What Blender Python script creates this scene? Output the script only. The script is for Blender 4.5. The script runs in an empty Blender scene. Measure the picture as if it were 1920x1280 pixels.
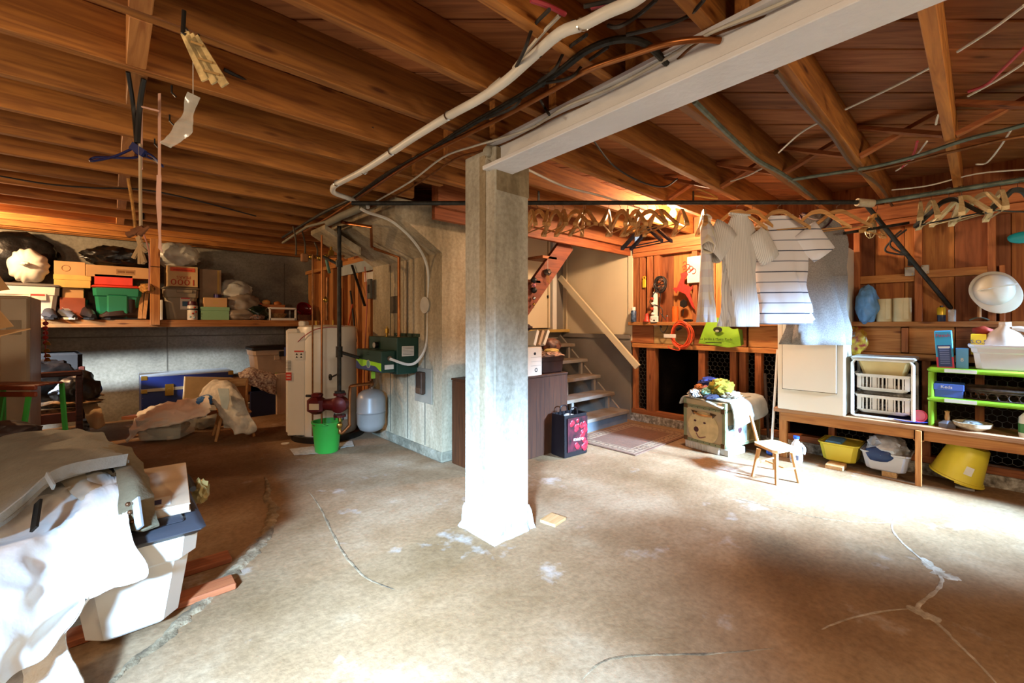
import bpy, bmesh, math, random
from mathutils import Vector, Matrix, noise
random.seed(7)
C = bpy.context.scene.collection
S = bpy.context.scene
PI = math.pi
# ---------------------------------------------------------------- camera
F = 815.0; CX = 960.0; HY = 605.0; H = 1.2
A = math.atan2(880, 815)
FX, FY = math.cos(A), math.sin(A)          # forward in the room's axes (x along the joists, y along the steel beam)
RX, RY = math.sin(A), -math.cos(A)
cam = bpy.data.cameras.new('camera'); co = bpy.data.objects.new('camera', cam); C.objects.link(co)
co.location = (0, 0, H); co.rotation_euler = (PI/2, 0, A-PI/2)
cam.sensor_width = 36; cam.lens = F*36/1920; cam.shift_y = -(640-HY)/1920; cam.clip_start = .02
S.camera = co
S.view_settings.view_transform = 'Standard'; S.view_settings.look = 'None'
S.view_settings.gamma = 1; S.view_settings.use_curve_mapping = False
S.view_settings.exposure = 0.7
w = bpy.data.worlds.new('world'); S.world = w; w.use_nodes = True
w.node_tree.nodes['Background'].inputs[0].default_value = (.75, .85, 1, 1)
w.node_tree.nodes['Background'].inputs[1].default_value = .5

def lamp(name, kind, loc, power, col, size=.1, size_y=None, to=None, spread=None):
    l = bpy.data.lights.new(name, kind); l.energy = power; l.color = col
    if kind == 'AREA':
        l.shape = 'RECTANGLE'; l.size = size; l.size_y = size_y or size
        if spread: l.spread = spread
    else: l.shadow_soft_size = size
    o = bpy.data.objects.new(name, l); C.objects.link(o); o.location = loc
    if to: o.rotation_euler = (Vector(to)-Vector(loc)).to_track_quat('-Z', 'Y').to_euler()
    return o
DAY = (.36, .63, 1)
# daylight through the basement windows (all behind or beside the camera), then two bare bulbs and three added warm fills
lamp('window_light_a', 'AREA', (-2.2, -1.2, 2.0), 108, DAY, .45, .4, (.75, 1.5, 0), .60)
lamp('window_light_b', 'AREA', (4.3, -2.55, 1.95), 120, DAY, .6, .45, (3.7, 1.35, 0), .60)
lamp('window_light_c', 'AREA', (-3.4, 4.9, 2.1), 62, (.66, .82, 1), .5, .4, (.3, 6.75, .05), .5)
lamp('bulb_light_left', 'POINT', (-1.25, 5.9, 2.08), 115, (1, .64, .33), .05)
lamp('bulb_light_stairs', 'POINT', (0, 0, 0), 110, (1, .68, .42), .06)
lamp('fill_light_near', 'POINT', (-.6, -1.1, 1.8), 48, (1, .78, .54), .2)  # warm fill added behind the camera for general brightness, no bulb modelled
lamp('fill_light_mid', 'POINT', (2.2, -1.4, 1.6), 50, (1, .78, .54), .2)  # second added warm fill, out of view on the right
lamp('fill_light_aisle', 'POINT', (-1.8, 1.6, 1.8), 62, (1, .78, .54), .2)  # added fill out of view at left, brightens chimney and back wall

# ---------------------------------------------------------------- pixel-ray helpers: give a point of the room
def ray(px, py):
    a = (px-CX)/F
    return FX+a*RX, FY+a*RY, (HY-py)/F
def at(px, py, d):
    r = ray(px, py); return Vector((r[0]*d, r[1]*d, H+r[2]*d))
def onz(px, py, z=0.):
    r = ray(px, py); return at(px, py, (z-H)/r[2])
def onu(px, py, u):
    r = ray(px, py); return at(px, py, u/r[0])
def onv(px, py, v):
    r = ray(px, py); return at(px, py, v/r[1])
def col(h, k=1.):
    h = h.lstrip('#'); c = [int(h[i:i+2], 16)/255 for i in (0, 2, 4)]
    return tuple(((x/12.92) if x <= .04045 else ((x+.055)/1.055)**2.4)*k for x in c)+(1.,)

# ---------------------------------------------------------------- materials
MT = {}
def nodes_of(name):
    m = bpy.data.materials.new(name); m.use_nodes = True
    nt = m.node_tree; b = nt.nodes['Principled BSDF']
    return m, nt, b
def mat(name, c, rough=.6, metal=0, var=.06, scale=8, bump=0, bscale=60, spec=.4, alpha=1, trans=0, emit=0, two=None):
    if name in MT: return MT[name]
    m, nt, b = nodes_of(name); N = nt.nodes; L = nt.links
    c = col(c) if isinstance(c, str) else tuple(c)+(1.,)*(4-len(c))
    c2 = col(two) if two else tuple(max(0, x*(1-var*3)) for x in c[:3])+(1,)
    tc = N.new('ShaderNodeTexCoord'); nz = N.new('ShaderNodeTexNoise'); nz.inputs['Scale'].default_value = scale; nz.inputs['Detail'].default_value = 5
    L.new(tc.outputs['Object'], nz.inputs['Vector'])
    r = N.new('ShaderNodeValToRGB'); r.color_ramp.elements[0].position = .35; r.color_ramp.elements[1].position = .65
    r.color_ramp.elements[0].color = c2; r.color_ramp.elements[1].color = c
    L.new(nz.outputs[0], r.inputs[0]); L.new(r.outputs[0], b.inputs['Base Color'])
    b.inputs['Roughness'].default_value = rough; b.inputs['Metallic'].default_value = metal
    b.inputs['Specular IOR Level'].default_value = spec
    if alpha < 1: b.inputs['Alpha'].default_value = alpha
    if trans: b.inputs['Transmission Weight'].default_value = trans
    if emit: b.inputs['Emission Color'].default_value = c; b.inputs['Emission Strength'].default_value = emit
    if bump:
        n2 = N.new('ShaderNodeTexNoise'); n2.inputs['Scale'].default_value = bscale; n2.inputs['Detail'].default_value = 4
        L.new(tc.outputs['Object'], n2.inputs['Vector'])
        bp = N.new('ShaderNodeBump'); bp.inputs['Strength'].default_value = bump; bp.inputs['Distance'].default_value = .01
        L.new(n2.outputs[0], bp.inputs['Height']); L.new(bp.outputs[0], b.inputs['Normal'])
    MT[name] = m; return m
def wood(name, c1, c2, axis='x', rough=.65, knots=True, grain=1.):
    if name in MT: return MT[name]
    m, nt, b = nodes_of(name); N = nt.nodes; L = nt.links
    tc = N.new('ShaderNodeTexCoord'); oi = N.new('ShaderNodeObjectInfo'); mp = N.new('ShaderNodeMapping')
    s = {'x': (1.2, 16, 16), 'y': (16, 1.2, 16), 'z': (16, 16, 1.2)}[axis]
    mp.inputs['Scale'].default_value = tuple(q*grain for q in s)
    cx = N.new('ShaderNodeCombineXYZ'); ml = N.new('ShaderNodeMath'); ml.operation = 'MULTIPLY'; ml.inputs[1].default_value = 37
    L.new(oi.outputs['Random'], ml.inputs[0])
    for i in range(3): L.new(ml.outputs[0], cx.inputs[i])
    L.new(tc.outputs['Object'], mp.inputs[0]); L.new(cx.outputs[0], mp.inputs['Location'])
    nz = N.new('ShaderNodeTexNoise'); nz.inputs['Scale'].default_value = 2; nz.inputs['Detail'].default_value = 8; nz.inputs['Distortion'].default_value = 1.2
    L.new(mp.outputs[0], nz.inputs['Vector'])
    r = N.new('ShaderNodeValToRGB'); r.color_ramp.elements[0].position = .3; r.color_ramp.elements[1].position = .7
    r.color_ramp.elements[0].color = col(c1); r.color_ramp.elements[1].color = col(c2)
    L.new(nz.outputs[0], r.inputs[0])
    hs = N.new('ShaderNodeHueSaturation'); mr = N.new('ShaderNodeMapRange'); mr.inputs[3].default_value = .72; mr.inputs[4].default_value = 1.2
    L.new(oi.outputs['Random'], mr.inputs[0]); L.new(mr.outputs[0], hs.inputs['Value']); L.new(r.outputs[0], hs.inputs['Color'])
    out = hs.outputs[0]
    if knots:
        vo = N.new('ShaderNodeTexVoronoi'); vo.inputs['Scale'].default_value = 1.
        mp2 = N.new('ShaderNodeMapping'); mp2.inputs['Scale'].default_value = {'x': (2.2, 9, 9), 'y': (9, 2.2, 9), 'z': (9, 9, 2.2)}[axis]
        L.new(tc.outputs['Object'], mp2.inputs[0]); L.new(cx.outputs[0], mp2.inputs['Location']); L.new(mp2.outputs[0], vo.inputs['Vector'])
        r2 = N.new('ShaderNodeValToRGB'); r2.color_ramp.elements[0].position = .05; r2.color_ramp.elements[1].position = .13
        r2.color_ramp.elements[0].color = (.35, .25, .2, 1); r2.color_ramp.elements[1].color = (1, 1, 1, 1)
        L.new(vo.outputs['Distance'], r2.inputs[0])
        mx = N.new('ShaderNodeMix'); mx.data_type = 'RGBA'; mx.blend_type = 'MULTIPLY'; mx.inputs[0].default_value = 1
        L.new(out, mx.inputs[6]); L.new(r2.outputs[0], mx.inputs[7]); out = mx.outputs[2]
    L.new(out, b.inputs['Base Color']); b.inputs['Roughness'].default_value = rough; b.inputs['Specular IOR Level'].default_value = .3
    bp = N.new('ShaderNodeBump'); bp.inputs['Strength'].default_value = .25; bp.inputs['Distance'].default_value = .004
    L.new(nz.outputs[0], bp.inputs['Height']); L.new(bp.outputs[0], b.inputs['Normal'])
    MT[name] = m; return m
def concrete(name, c1, c2, c3, scale=1.2, streak=None, rough=.9, bump=.5, pits=True, white=None):
    """mottled concrete; streak = stretch the stains along an axis"""
    m, nt, b = nodes_of(name); N = nt.nodes; L = nt.links
    tc = N.new('ShaderNodeTexCoord'); mp = N.new('ShaderNodeMapping'); mp.inputs['Scale'].default_value = streak or (1, 1, 1)
    L.new(tc.outputs['Object'], mp.inputs[0])
    def nz(sc, det, src): 
        n = N.new('ShaderNodeTexNoise'); n.inputs['Scale'].default_value = sc; n.inputs['Detail'].default_value = det; n.inputs['Roughness'].default_value = .62
        L.new(src, n.inputs['Vector']); return n.outputs[0]
    a = nz(scale, 9, mp.outputs[0]); f = nz(38, 6, tc.outputs['Object']); g = nz(scale*.45, 3, tc.outputs['Object'])
    r = N.new('ShaderNodeValToRGB'); e = r.color_ramp.elements
    e[0].position = .34; e[0].color = col(c1); e[1].position = .66; e[1].color = col(c3); k = e.new(.5); k.color = col(c2)
    L.new(a, r.inputs[0])
    r2 = N.new('ShaderNodeValToRGB'); r2.color_ramp.elements[0].position = .3; r2.color_ramp.elements[1].position = .62
    r2.color_ramp.elements[0].color = (.62, .6, .58, 1); r2.color_ramp.elements[1].color = (1, 1, 1, 1)
    L.new(f, r2.inputs[0])
    mx = N.new('ShaderNodeMix'); mx.data_type = 'RGBA'; mx.blend_type = 'MULTIPLY'; mx.inputs[0].default_value = .75
    L.new(r.outputs[0], mx.inputs[6]); L.new(r2.outputs[0], mx.inputs[7]); out = mx.outputs[2]
    if white:
        r3 = N.new('ShaderNodeValToRGB'); r3.color_ramp.elements[0].position = .6; r3.color_ramp.elements[1].position = .8
        r3.color_ramp.elements[0].color = (0, 0, 0, 1); r3.color_ramp.elements[1].color = (white, white, white, 1)
        wv = nz(2.3, 10, tc.outputs['Object']); L.new(wv, r3.inputs[0])
        m2 = N.new('ShaderNodeMix'); m2.data_type = 'RGBA'; L.new(r3.outputs[0], m2.inputs[0]); L.new(out, m2.inputs[6]); m2.inputs[7].default_value = (.75, .73, .7, 1)
        out = m2.outputs[2]
    L.new(out, b.inputs['Base Color']); b.inputs['Roughness'].default_value = rough; b.inputs['Specular IOR Level'].default_value = .25
    bp = N.new('ShaderNodeBump'); bp.inputs['Strength'].default_value = bump; bp.inputs['Distance'].default_value = .006
    ad = N.new('ShaderNodeMath'); ad.operation = 'ADD'; L.new(a, ad.inputs[0]); L.new(f, ad.inputs[1])
    L.new(ad.outputs[0], bp.inputs['Height']); L.new(bp.outputs[0], b.inputs['Normal'])
    MT[name] = m; return m
JX = wood('joist_wood', '#7c4a22', '#b37434', 'x')
DK = wood('deck_wood', '#7c4520', '#a8683a', 'x')
WX = wood('fir_x', '#93592b', '#bd8247', 'x'); WY = wood('fir_y', '#93592b', '#bd8247', 'y'); WZ = wood('fir_z', '#93592b', '#bd8247', 'z')
RYW = wood('red_fir_y', '#7d4222', '#ab683a', 'y'); RZ = wood('red_fir_z', '#7d4222', '#ab6a3c', 'z'); RXW = wood('red_fir_x', '#7d4222', '#a8663a', 'x')
PINE = wood('pale_pine', '#b98a55', '#d6ac78', 'x', knots=False); PINEZ = wood('pale_pine_z', '#b07c48', '#cf9f68', 'z', knots=False)
DWOOD = wood('dark_mahogany', '#2a120b', '#47221a', 'x', .35, False); BRN = wood('brown_laminate', '#351a0a', '#4c2812', 'z', .5, False)
CF = concrete('floor_concrete', '#6e5031', '#876849', '#a3896b', .9, None, .8, .45, white=.5)
CW = concrete('wall_concrete', '#6d675c', '#8b8373', '#a29b8c', .8, (1, 1, 1.6), .9, .35)
CC = concrete('column_concrete', '#9a9483', '#bdb7a6', '#cdc8bb', 1.4, (2.6, 2.6, .5), .88, .6)
CD = concrete('chimney_concrete', '#7c6e55', '#a8987b', '#c8b89b', 1.3, (2, 2, .55), .9, .7)
CG = concrete('aggregate', '#5d564b', '#968e80', '#c9c3b6', 22, None, .95, 1.)
DIRT_GLOOM = concrete('dirt_gloom', '#2c211a', '#3a2c22', '#4a3a2c', 3, None, 1, .8)  # earth of the crawlspace floor; also paints its walls and lid dark
STEEL = mat('painted_steel', '#e4e4e6', .55, 0, .04, 3, .35, 25)
COPPER = mat('copper', '#a8683a', .35, .85, .1, 12); OLDCU = mat('tarnished_copper', '#8a5a33', .45, .7, .15, 20)
IRON = mat('black_iron', '#3a3833', .55, .5, .2, 25, .2); GIRON = mat('galvanised', '#6f7a6c', .5, .6, .15, 20)
WPLAS = mat('white_plastic', '#d9d4c8', .4, 0, .02); WHITE = mat('white_enamel', '#d8d0c0', .35, 0, .03, 2)
BLK = mat('black_plastic', '#15130f', .45, 0, .05); CABLEK = mat('black_cable', '#241f1b', .6); CABLEW = mat('white_cable', '#cfc8b8', .5); REDC = mat('red_cable', '#a83440', .5)
CHROME = mat('chrome', '#c8c8c8', .2, 1); BRASS = mat('brass', '#b08a3c', .3, .9)
CARD = mat('cardboard', '#b98f5f', .85, 0, .05, 5); CARD2 = mat('brown_cardboard', '#8d5e38', .85, 0, .05, 5); CARDY = mat('yellow_board', '#c7a559', .8)
BBAG = mat('black_bag', '#0d0c0b', .32, 0, .05, 3, .7, 14, .5); WBAG = mat('white_bag', '#dcd8cc', .35, 0, .04, 6, .4, 18)
CLEAR = mat('clear_plastic', '#d8dcd4', .15, 0, .02, 5, .3, 20, .6, .32)
CLEAR2 = mat('cloudy_plastic', '#cfcdc0', .3, 0, .05, 5, .5, 16, .6, .62)
PAPER = mat('paper', '#d6d0c2', .8); RED = mat('red_plastic', '#c23a2c', .4)

# ---------------------------------------------------------------- mesh building
class MB:
    def __init__(s): s.v = []; s.f = []
    def add(s, vs, fs, mx=None):
        n = len(s.v); s.v += [tuple(mx @ Vector(p)) if mx else tuple(p) for p in vs]
        s.f += [tuple(i+n for i in q) for q in fs]; return s
    def box(s, x0, x1, y0, y1, z0, z1, mx=None, b=0):
        if b:
            b = min(b, abs(x1-x0)*.45, abs(y1-y0)*.45, abs(z1-z0)*.45)
            V = []
            for (zz, i) in ((z0, b), (z0+b, 0), (z1-b, 0), (z1, b)):
                c = b
                for (px, py) in ((x0+i+c, y0+i), (x1-i-c, y0+i), (x1-i, y0+i+c), (x1-i, y1-i-c), (x1-i-c, y1-i), (x0+i+c, y1-i), (x0+i, y1-i-c), (x0+i, y0+i+c)):
                    V.append((px, py, zz))
            Fc = [tuple(range(7, -1, -1)), tuple(range(24, 32))]
            for r in range(3):
                for k in range(8): Fc.append((r*8+k, r*8+(k+1) % 8, r*8+8+(k+1) % 8, r*8+8+k))
            return s.add(V, Fc, mx)
        return s.add([(x0, y0, z0), (x1, y0, z0), (x1, y1, z0), (x0, y1, z0), (x0, y0, z1), (x1, y0, z1), (x1, y1, z1), (x0, y1, z1)],
                     [(0, 3, 2, 1), (4, 5, 6, 7), (0, 1, 5, 4), (1, 2, 6, 5), (2, 3, 7, 6), (3, 0, 4, 7)], mx)
    def tub(s, x0, x1, y0, y1, z0, z1, tp=.03, t=.008, b=.03, mx=None, closed=False):
        """open box, wider at the top by tp, wall t"""
        def ring(i, z, bb):
            a0, a1, c0, c1 = x0+i, x1-i, y0+i, y1-i
            return [(a0+bb, c0, z), (a1-bb, c0, z), (a1, c0+bb, z), (a1, c1-bb, z), (a1-bb, c1, z), (a0+bb, c1, z), (a0, c1-bb, z), (a0, c0+bb, z)]
        R = ring(tp+.01, z0, b)+ring(tp, z0+.01, b)+ring(0, z1, b)
        n = 3
        if not closed: R += ring(t, z1, b)+ring(tp+t, z0+t, b); n = 5
        Fc = [tuple(range(7, -1, -1))]
        for r in range(n-1):
            for k in range(8): Fc.append((r*8+k, r*8+(k+1) % 8, r*8+8+(k+1) % 8, r*8+8+k))
        Fc.append(tuple((n-1)*8+k for k in range(8)))
        return s.add(R, Fc, mx)
    def cyl(s, c, r, h, n=20, r2=None, axis='z', mx=None):
        r2 = r if r2 is None else r2
        return s.lathe([(0, 0), (r, 0), (r2, h), (0, h)], c, n, axis, mx)
    def lathe(s, prof, c=(0, 0, 0), n=24, axis='z', mx=None, sq=1., fold=0):
        V = []; Fc = []; idx = []
        for (r, z) in prof:
            if r < 1e-6: idx.append([len(V)]*n); V.append((0, 0, z))
            else:
                st = len(V); idx.append([st+k for k in range(n)])
                for k in range(n):
                    a = 2*PI*k/n; q = r*(1+fold*math.sin(a*7+z*20)); V.append((q*math.cos(a), q*math.sin(a)*sq, z))
        for i in range(len(prof)-1):
            for k in range(n):
                a, b_, c_, d = idx[i][k], idx[i][(k+1) % n], idx[i+1][(k+1) % n], idx[i+1][k]
                q = []
                for t in (a, b_, c_, d):
                    if t not in q: q.append(t)
                if len(q) > 2: Fc.append(tuple(q))
        R = {'z': Matrix(), 'x': Matrix.Rotation(PI/2, 4, 'Y'), 'y': Matrix.Rotation(-PI/2, 4, 'X')}[axis]
        T = Matrix.Translation(Vector(c)) @ R
        return s.add(V, Fc, (mx @ T) if mx else T)
    def tube(s, pts, r, n=8, cap=True, close=False, r2=None):
        P = [Vector(p) for p in pts]; V = []; Fc = []; up = Vector((0, 0, 1)); last = None
        m = len(P)
        for i, p in enumerate(P):
            a = P[i-1] if (i or close) else p; b = P[(i+1) % m] if (i < m-1 or close) else p
            t = (b-a).normalized() if (b-a).length > 1e-9 else Vector((0, 0, 1))
            if last is None:
                ref = up if abs(t.z) < .9 else Vector((1, 0, 0)); x = t.cross(ref).normalized()
            else: x = (last-t*last.dot(t)).normalized()
            last = x; y = t.cross(x)
            rr = r if r2 is None else r+(r2-r)*i/(m-1)
            for k in range(n):
                w_ = 2*PI*k/n; V.append(tuple(p+x*rr*math.cos(w_)+y*rr*math.sin(w_)))
        for i in range(m if close else m-1):
            j = (i+1) % m
            for k in range(n): Fc.append((i*n+k, i*n+(k+1) % n, j*n+(k+1) % n, j*n+k))
        if cap and not close: Fc.append(tuple(range(n-1, -1, -1))); Fc.append(tuple((m-1)*n+k for k in range(n)))
        return s.add(V, Fc)
    def bar(s, a, b, w_, t, up=(0, 0, 1)):
        """rectangular bar from a to b, width w_ (sideways) and thickness t (along up)"""
        a = Vector(a); b = Vector(b); d = (b-a).normalized(); u = Vector(up); x = d.cross(u)
        if x.length < 1e-4: x = Vector((1, 0, 0))
        x.normalize(); y = x.cross(d).normalized(); V = []
        for p in (a, b):
            for (i, j) in ((-1, -1), (1, -1), (1, 1), (-1, 1)): V.append(tuple(p+x*i*w_/2+y*j*t/2))
        return s.add(V, [(0, 3, 2, 1), (4, 5, 6, 7), (0, 1, 5, 4), (1, 2, 6, 5), (2, 3, 7, 6), (3, 0, 4, 7)])
    def blob(s, c, r, seed=0, amp=.18, fr=2.2, wr=.06, wf=7, flat=None, n=4, pinch=0):
        bm = bmesh.new(); bmesh.ops.create_icosphere(bm, subdivisions=n, radius=1); o = Vector((seed*7.3, seed*3.1, seed*5.7)); V = []
        for v in bm.verts:
            d = v.co.normalized(); k = 1+amp*noise.noise(d*fr+o)+wr*abs(noise.noise(d*wf+o*2))*2+wr*.5*noise.noise(d*wf*2.3+o)
            if pinch: k *= 1-pinch*max(0, d.z)**3
            p = Vector((d.x*r[0]*k, d.y*r[1]*k, d.z*r[2]*k))+Vector(c)
            if flat is not None and p.z < flat: p.z = flat+.002*abs(noise.noise(p*9))
            V.append(tuple(p))
        Fc = [tuple(v.index for v in f.verts) for f in bm.faces]; bm.free(); return s.add(V, Fc)
    def grid(s, G, sub=6, wr=0., wf=6, thick=.004, seed=0, dirn=None, close=False):
        """smooth sheet through a grid of control points, wrinkled and given thickness"""
        G = [[Vector(p) for p in row] for row in G]
        def cr(p0, p1, p2, p3, t): return .5*((2*p1)+(-p0+p2)*t+(2*p0-5*p1+4*p2-p3)*t*t+(-p0+3*p1-3*p2+p3)*t*t*t)
        def dense(row):
            o = []
            for i in range(len(row)-1):
                p0 = row[max(i-1, 0)]; p1 = row[i]; p2 = row[i+1]; p3 = row[min(i+2, len(row)-1)]
                for k in range(sub): o.append(cr(p0, p1, p2, p3, k/sub))
            o.append(row[-1]); return o
        R = [dense(r) for r in G]; Cn = [dense([R[i][j] for i in range(len(R))]) for j in range(len(R[0]))]
        nu = len(Cn); nv = len(Cn[0]); P = [[Cn[i][j] for i in range(nu)] for j in range(nv)]
        o = Vector((seed*3.7, seed*1.3, seed*2.1)); Nn = [[None]*nu for _ in range(nv)]
        for j in range(nv):
            for i in range(nu):
                a = P[j][min(i+1, nu-1)]-P[j][max(i-1, 0)]; b = P[min(j+1, nv-1)][i]-P[max(j-1, 0)][i]
                n_ = a.cross(b); Nn[j][i] = n_.normalized() if n_.length > 1e-9 else Vector((0, 0, 1))
        V = []
        for side in (0, 1):
            for j in range(nv):
                for i in range(nu):
                    q = P[j][i]; m = wr*(abs(noise.noise(q*wf+o))*2-.4+.5*noise.noise(q*wf*2.7+o)) if wr else 0
                    V.append(tuple(q+Nn[j][i]*(m+side*thick)))
        Fc = []; K = nu*nv
        for j in range(nv-1):
            for i in range(nu-1):
                a = j*nu+i; Fc.append((a, a+nu, a+nu+1, a+1)); Fc.append((K+a, K+a+1, K+a+nu+1, K+a+nu))
        edge = [i for i in range(nu)]+[j*nu+nu-1 for j in range(1, nv)]+[(nv-1)*nu+i for i in range(nu-2, -1, -1)]+[j*nu for j in range(nv-2, 0, -1)]
        for k in range(len(edge)):
            a, b = edge[k], edge[(k+1) % len(edge)]; Fc.append((a, b, K+b, K+a))
        return s.add(V, Fc)
    def prism(s, poly, y0, y1, mx=None):
        """polygon in x,z extruded along y"""
        n = len(poly); V = [(p[0], y0, p[1]) for p in poly]+[(p[0], y1, p[1]) for p in poly]
        return s.add(V, [tuple(range(n)), tuple(range(2*n-1, n-1, -1))]+[(k, n+k, n+(k+1) % n, (k+1) % n) for k in range(n)], mx)
    def mesh(s, name, m, smooth=False):
        me = bpy.data.meshes.new(name); me.from_pydata(s.v, [], s.f)
        bm = bmesh.new(); bm.from_mesh(me); bmesh.ops.recalc_face_normals(bm, faces=bm.faces); bm.to_mesh(me); bm.free()
        if smooth:
            me.polygons.foreach_set('use_smooth', [True]*len(me.polygons))
            try: me.set_sharp_from_angle(angle=math.radians(42))
            except Exception: pass
        for q in (m if isinstance(m, (list, tuple)) else [m]): me.materials.append(q)
        return me
    def obj(s, name, m, parent=None, smooth=False, label=None):
        o = bpy.data.objects.new(name, s.mesh(name, m, smooth)); C.objects.link(o)
        if parent: o.parent = parent
        if label: o['label'] = label
        return o
    def top(s, name, m, label, cat, group=None, smooth=False, kind=None):
        """a thing that is one mesh, built in room coordinates: origin goes to its base"""
        xs = [p[0] for p in s.v]; ys = [p[1] for p in s.v]; zs = [p[2] for p in s.v]
        c = Vector(((min(xs)+max(xs))/2, (min(ys)+max(ys))/2, min(zs)))
        s.v = [(p[0]-c.x, p[1]-c.y, p[2]-c.z) for p in s.v]
        o = s.obj(name, m, None, smooth); o.location = c; tag(o, label, cat, group, kind); return o
def tag(o, label=None, cat=None, group=None, kind=None):
    if label: o['label'] = label
    if cat: o['category'] = cat
    if group: o['group'] = group
    if kind: o['kind'] = kind
    return o
def thing(name, label, cat, loc=(0, 0, 0), rz=0, group=None):
    o = bpy.data.objects.new(name, None); C.objects.link(o); o.empty_display_size = .05
    o.location = loc; o.rotation_euler = (0, 0, rz); return tag(o, label, cat, group)
def copy_tree(o, parent=None):
    c = o.copy(); C.objects.link(c); c.parent = parent
    for ch in o.children: copy_tree(ch, c)
    return c
def struct(name, mb, m, parent=None, smooth=False):
    o = mb.obj(name, m, parent, smooth)
    if not parent: o['kind'] = 'structure'
    return o
def text(body, size, m, parent, loc, rot=(PI/2, 0, 0), name='lettering', ext=.0006, align='CENTER', sx=1.):
    cu = bpy.data.curves.new('t', 'FONT'); cu.body = body; cu.size = size; cu.extrude = ext; cu.align_x = align; cu.align_y = 'CENTER'; cu.resolution_u = 2
    o = bpy.data.objects.new('t', cu); C.objects.link(o)
    me = bpy.data.meshes.new_from_object(o.evaluated_get(bpy.context.evaluated_depsgraph_get())); bpy.data.objects.remove(o)
    me.materials.clear(); me.materials.append(m)
    q = bpy.data.objects.new(name, me); C.objects.link(q); q.parent = parent; q.location = loc; q.rotation_euler = rot; q.scale = (sx, 1, 1); return q
FU = (PI/2, 0, -PI/2)     # lettering that faces -x (seen by one who looks along +x)
def arc(c, r, a0, a1, n, ax=(1, 0, 0), ay=(0, 0, 1)):
    return [Vector(c)+Vector(ax)*r*math.cos(a0+(a1-a0)*i/n)+Vector(ay)*r*math.sin(a0+(a1-a0)*i/n) for i in range(n+1)]
def smoothpath(P, k=6):
    P = [Vector(p) for p in P]; o = []
    for i in range(len(P)-1):
        p0 = P[max(i-1, 0)]; p1 = P[i]; p2 = P[i+1]; p3 = P[min(i+2, len(P)-1)]
        for j in range(k):
            t = j/k; o.append(.5*((2*p1)+(-p0+p2)*t+(2*p0-5*p1+4*p2-p3)*t*t+(-p0+3*p1-3*p2+p3)*t*t*t))
    o.append(P[-1]); return o
def wire(name, pts, r, m, label, cat='cable', group=None, k=5, n=6, sm=True):
    return MB().tube(smoothpath(pts, k) if sm else pts, r, n).top(name, m, label, cat, group, True)
def B(px0, px1, pt, pb, v, dep, zb=None):
    """box whose front stands on the plane y=v, from its outline in pixels"""
    a = onv(px0, pb, v); b = onv(px1, pb, v); pc = (px0+px1)/2
    z0 = onv(pc, pb, v).z if zb is None else zb; z1 = onv(pc, pt, v).z
    return a.x, b.x, v, v+dep, z0, z1
def BU(px0, px1, pt, pb, u, dep, zb=None):
    """box whose front stands on the plane x=u: px0 is its left edge (the larger y)"""
    a = onu(px0, pb, u); b = onu(px1, pb, u); pc = (px0+px1)/2
    z0 = onu(pc, pb, u).z if zb is None else zb; z1 = onu(pc, pt, u).z
    return u, u+dep, b.y, a.y, z0, z1
def loc_of(b): return ((b[0]+b[1])/2, (b[2]+b[3])/2, b[4])
def ctr(b):
    c = loc_of(b); return b[0]-c[0], b[1]-c[0], b[2]-c[1], b[3]-c[1], 0, b[5]-b[4]

# ================================================================ SETTING
U1 = 4.75; V1 = 7.19; ZJ = 2.194; ZD = 2.39; UL = -3.6; VF = -2.7
struct('floor', MB().box(UL-.2, 7.2, VF-.2, V1+.2, -.2, 0), CF)
struct('wall_back', MB().box(UL-.2, 2.5, V1, V1+.2, 0, 2.6), CW)
struct('wall_left', MB().box(UL-.2, UL, VF, V1, 0, 2.6), CW)
struct('wall_front', MB().box(UL-.2, U1+.3, VF-.2, VF, 0, 2.6), CW)
seam = MB()
for u in (-.95, .55, 1.95): seam.box(u-.006, u+.006, V1-.003, V1, .0, 2.1)
seam.box(-3, 2.27, V1-.003, V1, 1.02, 1.035)
struct('trim_1', seam, mat('form_seam', '#5f594d', .9))
cl = struct('ceiling', MB().box(UL-.2, U1+.35, VF-.2, V1+.2, ZD+.03, ZD+.1), DK)
# diagonal deck boards
bw = .18; L0 = 16
pm = [MB().box(-L0/2, L0/2, -bw/2+.003, bw/2-.003, 0, .025, b=.003).mesh('plank', DK)]
def clipline(p, d, x0, x1, y0, y1):
    t0, t1 = -99, 99
    for (pp, dd, lo, hi) in ((p[0], d[0], x0, x1), (p[1], d[1], y0, y1)):
        a, b = (lo-pp)/dd, (hi-pp)/dd
        if a > b: a, b = b, a
        t0 = max(t0, a); t1 = min(t1, b)
    return t0, t1
for k in range(-18, 52):
    s = k*bw; p = (FX*s, FY*s); t0, t1 = clipline(p, (RX, RY), UL, U1+.3, VF, V1+.1)
    if t1-t0 < .2: continue
    o = bpy.data.objects.new('plank', MB().box(t0, t1, -bw/2+.004, bw/2-.004, 0, .025, b=.004).mesh('plank', DK))
    C.objects.link(o); o.parent = cl; o.location = (p[0], p[1], ZD+random.uniform(-.003, .002)); o.rotation_euler = (0, 0, A-PI/2)
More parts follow.
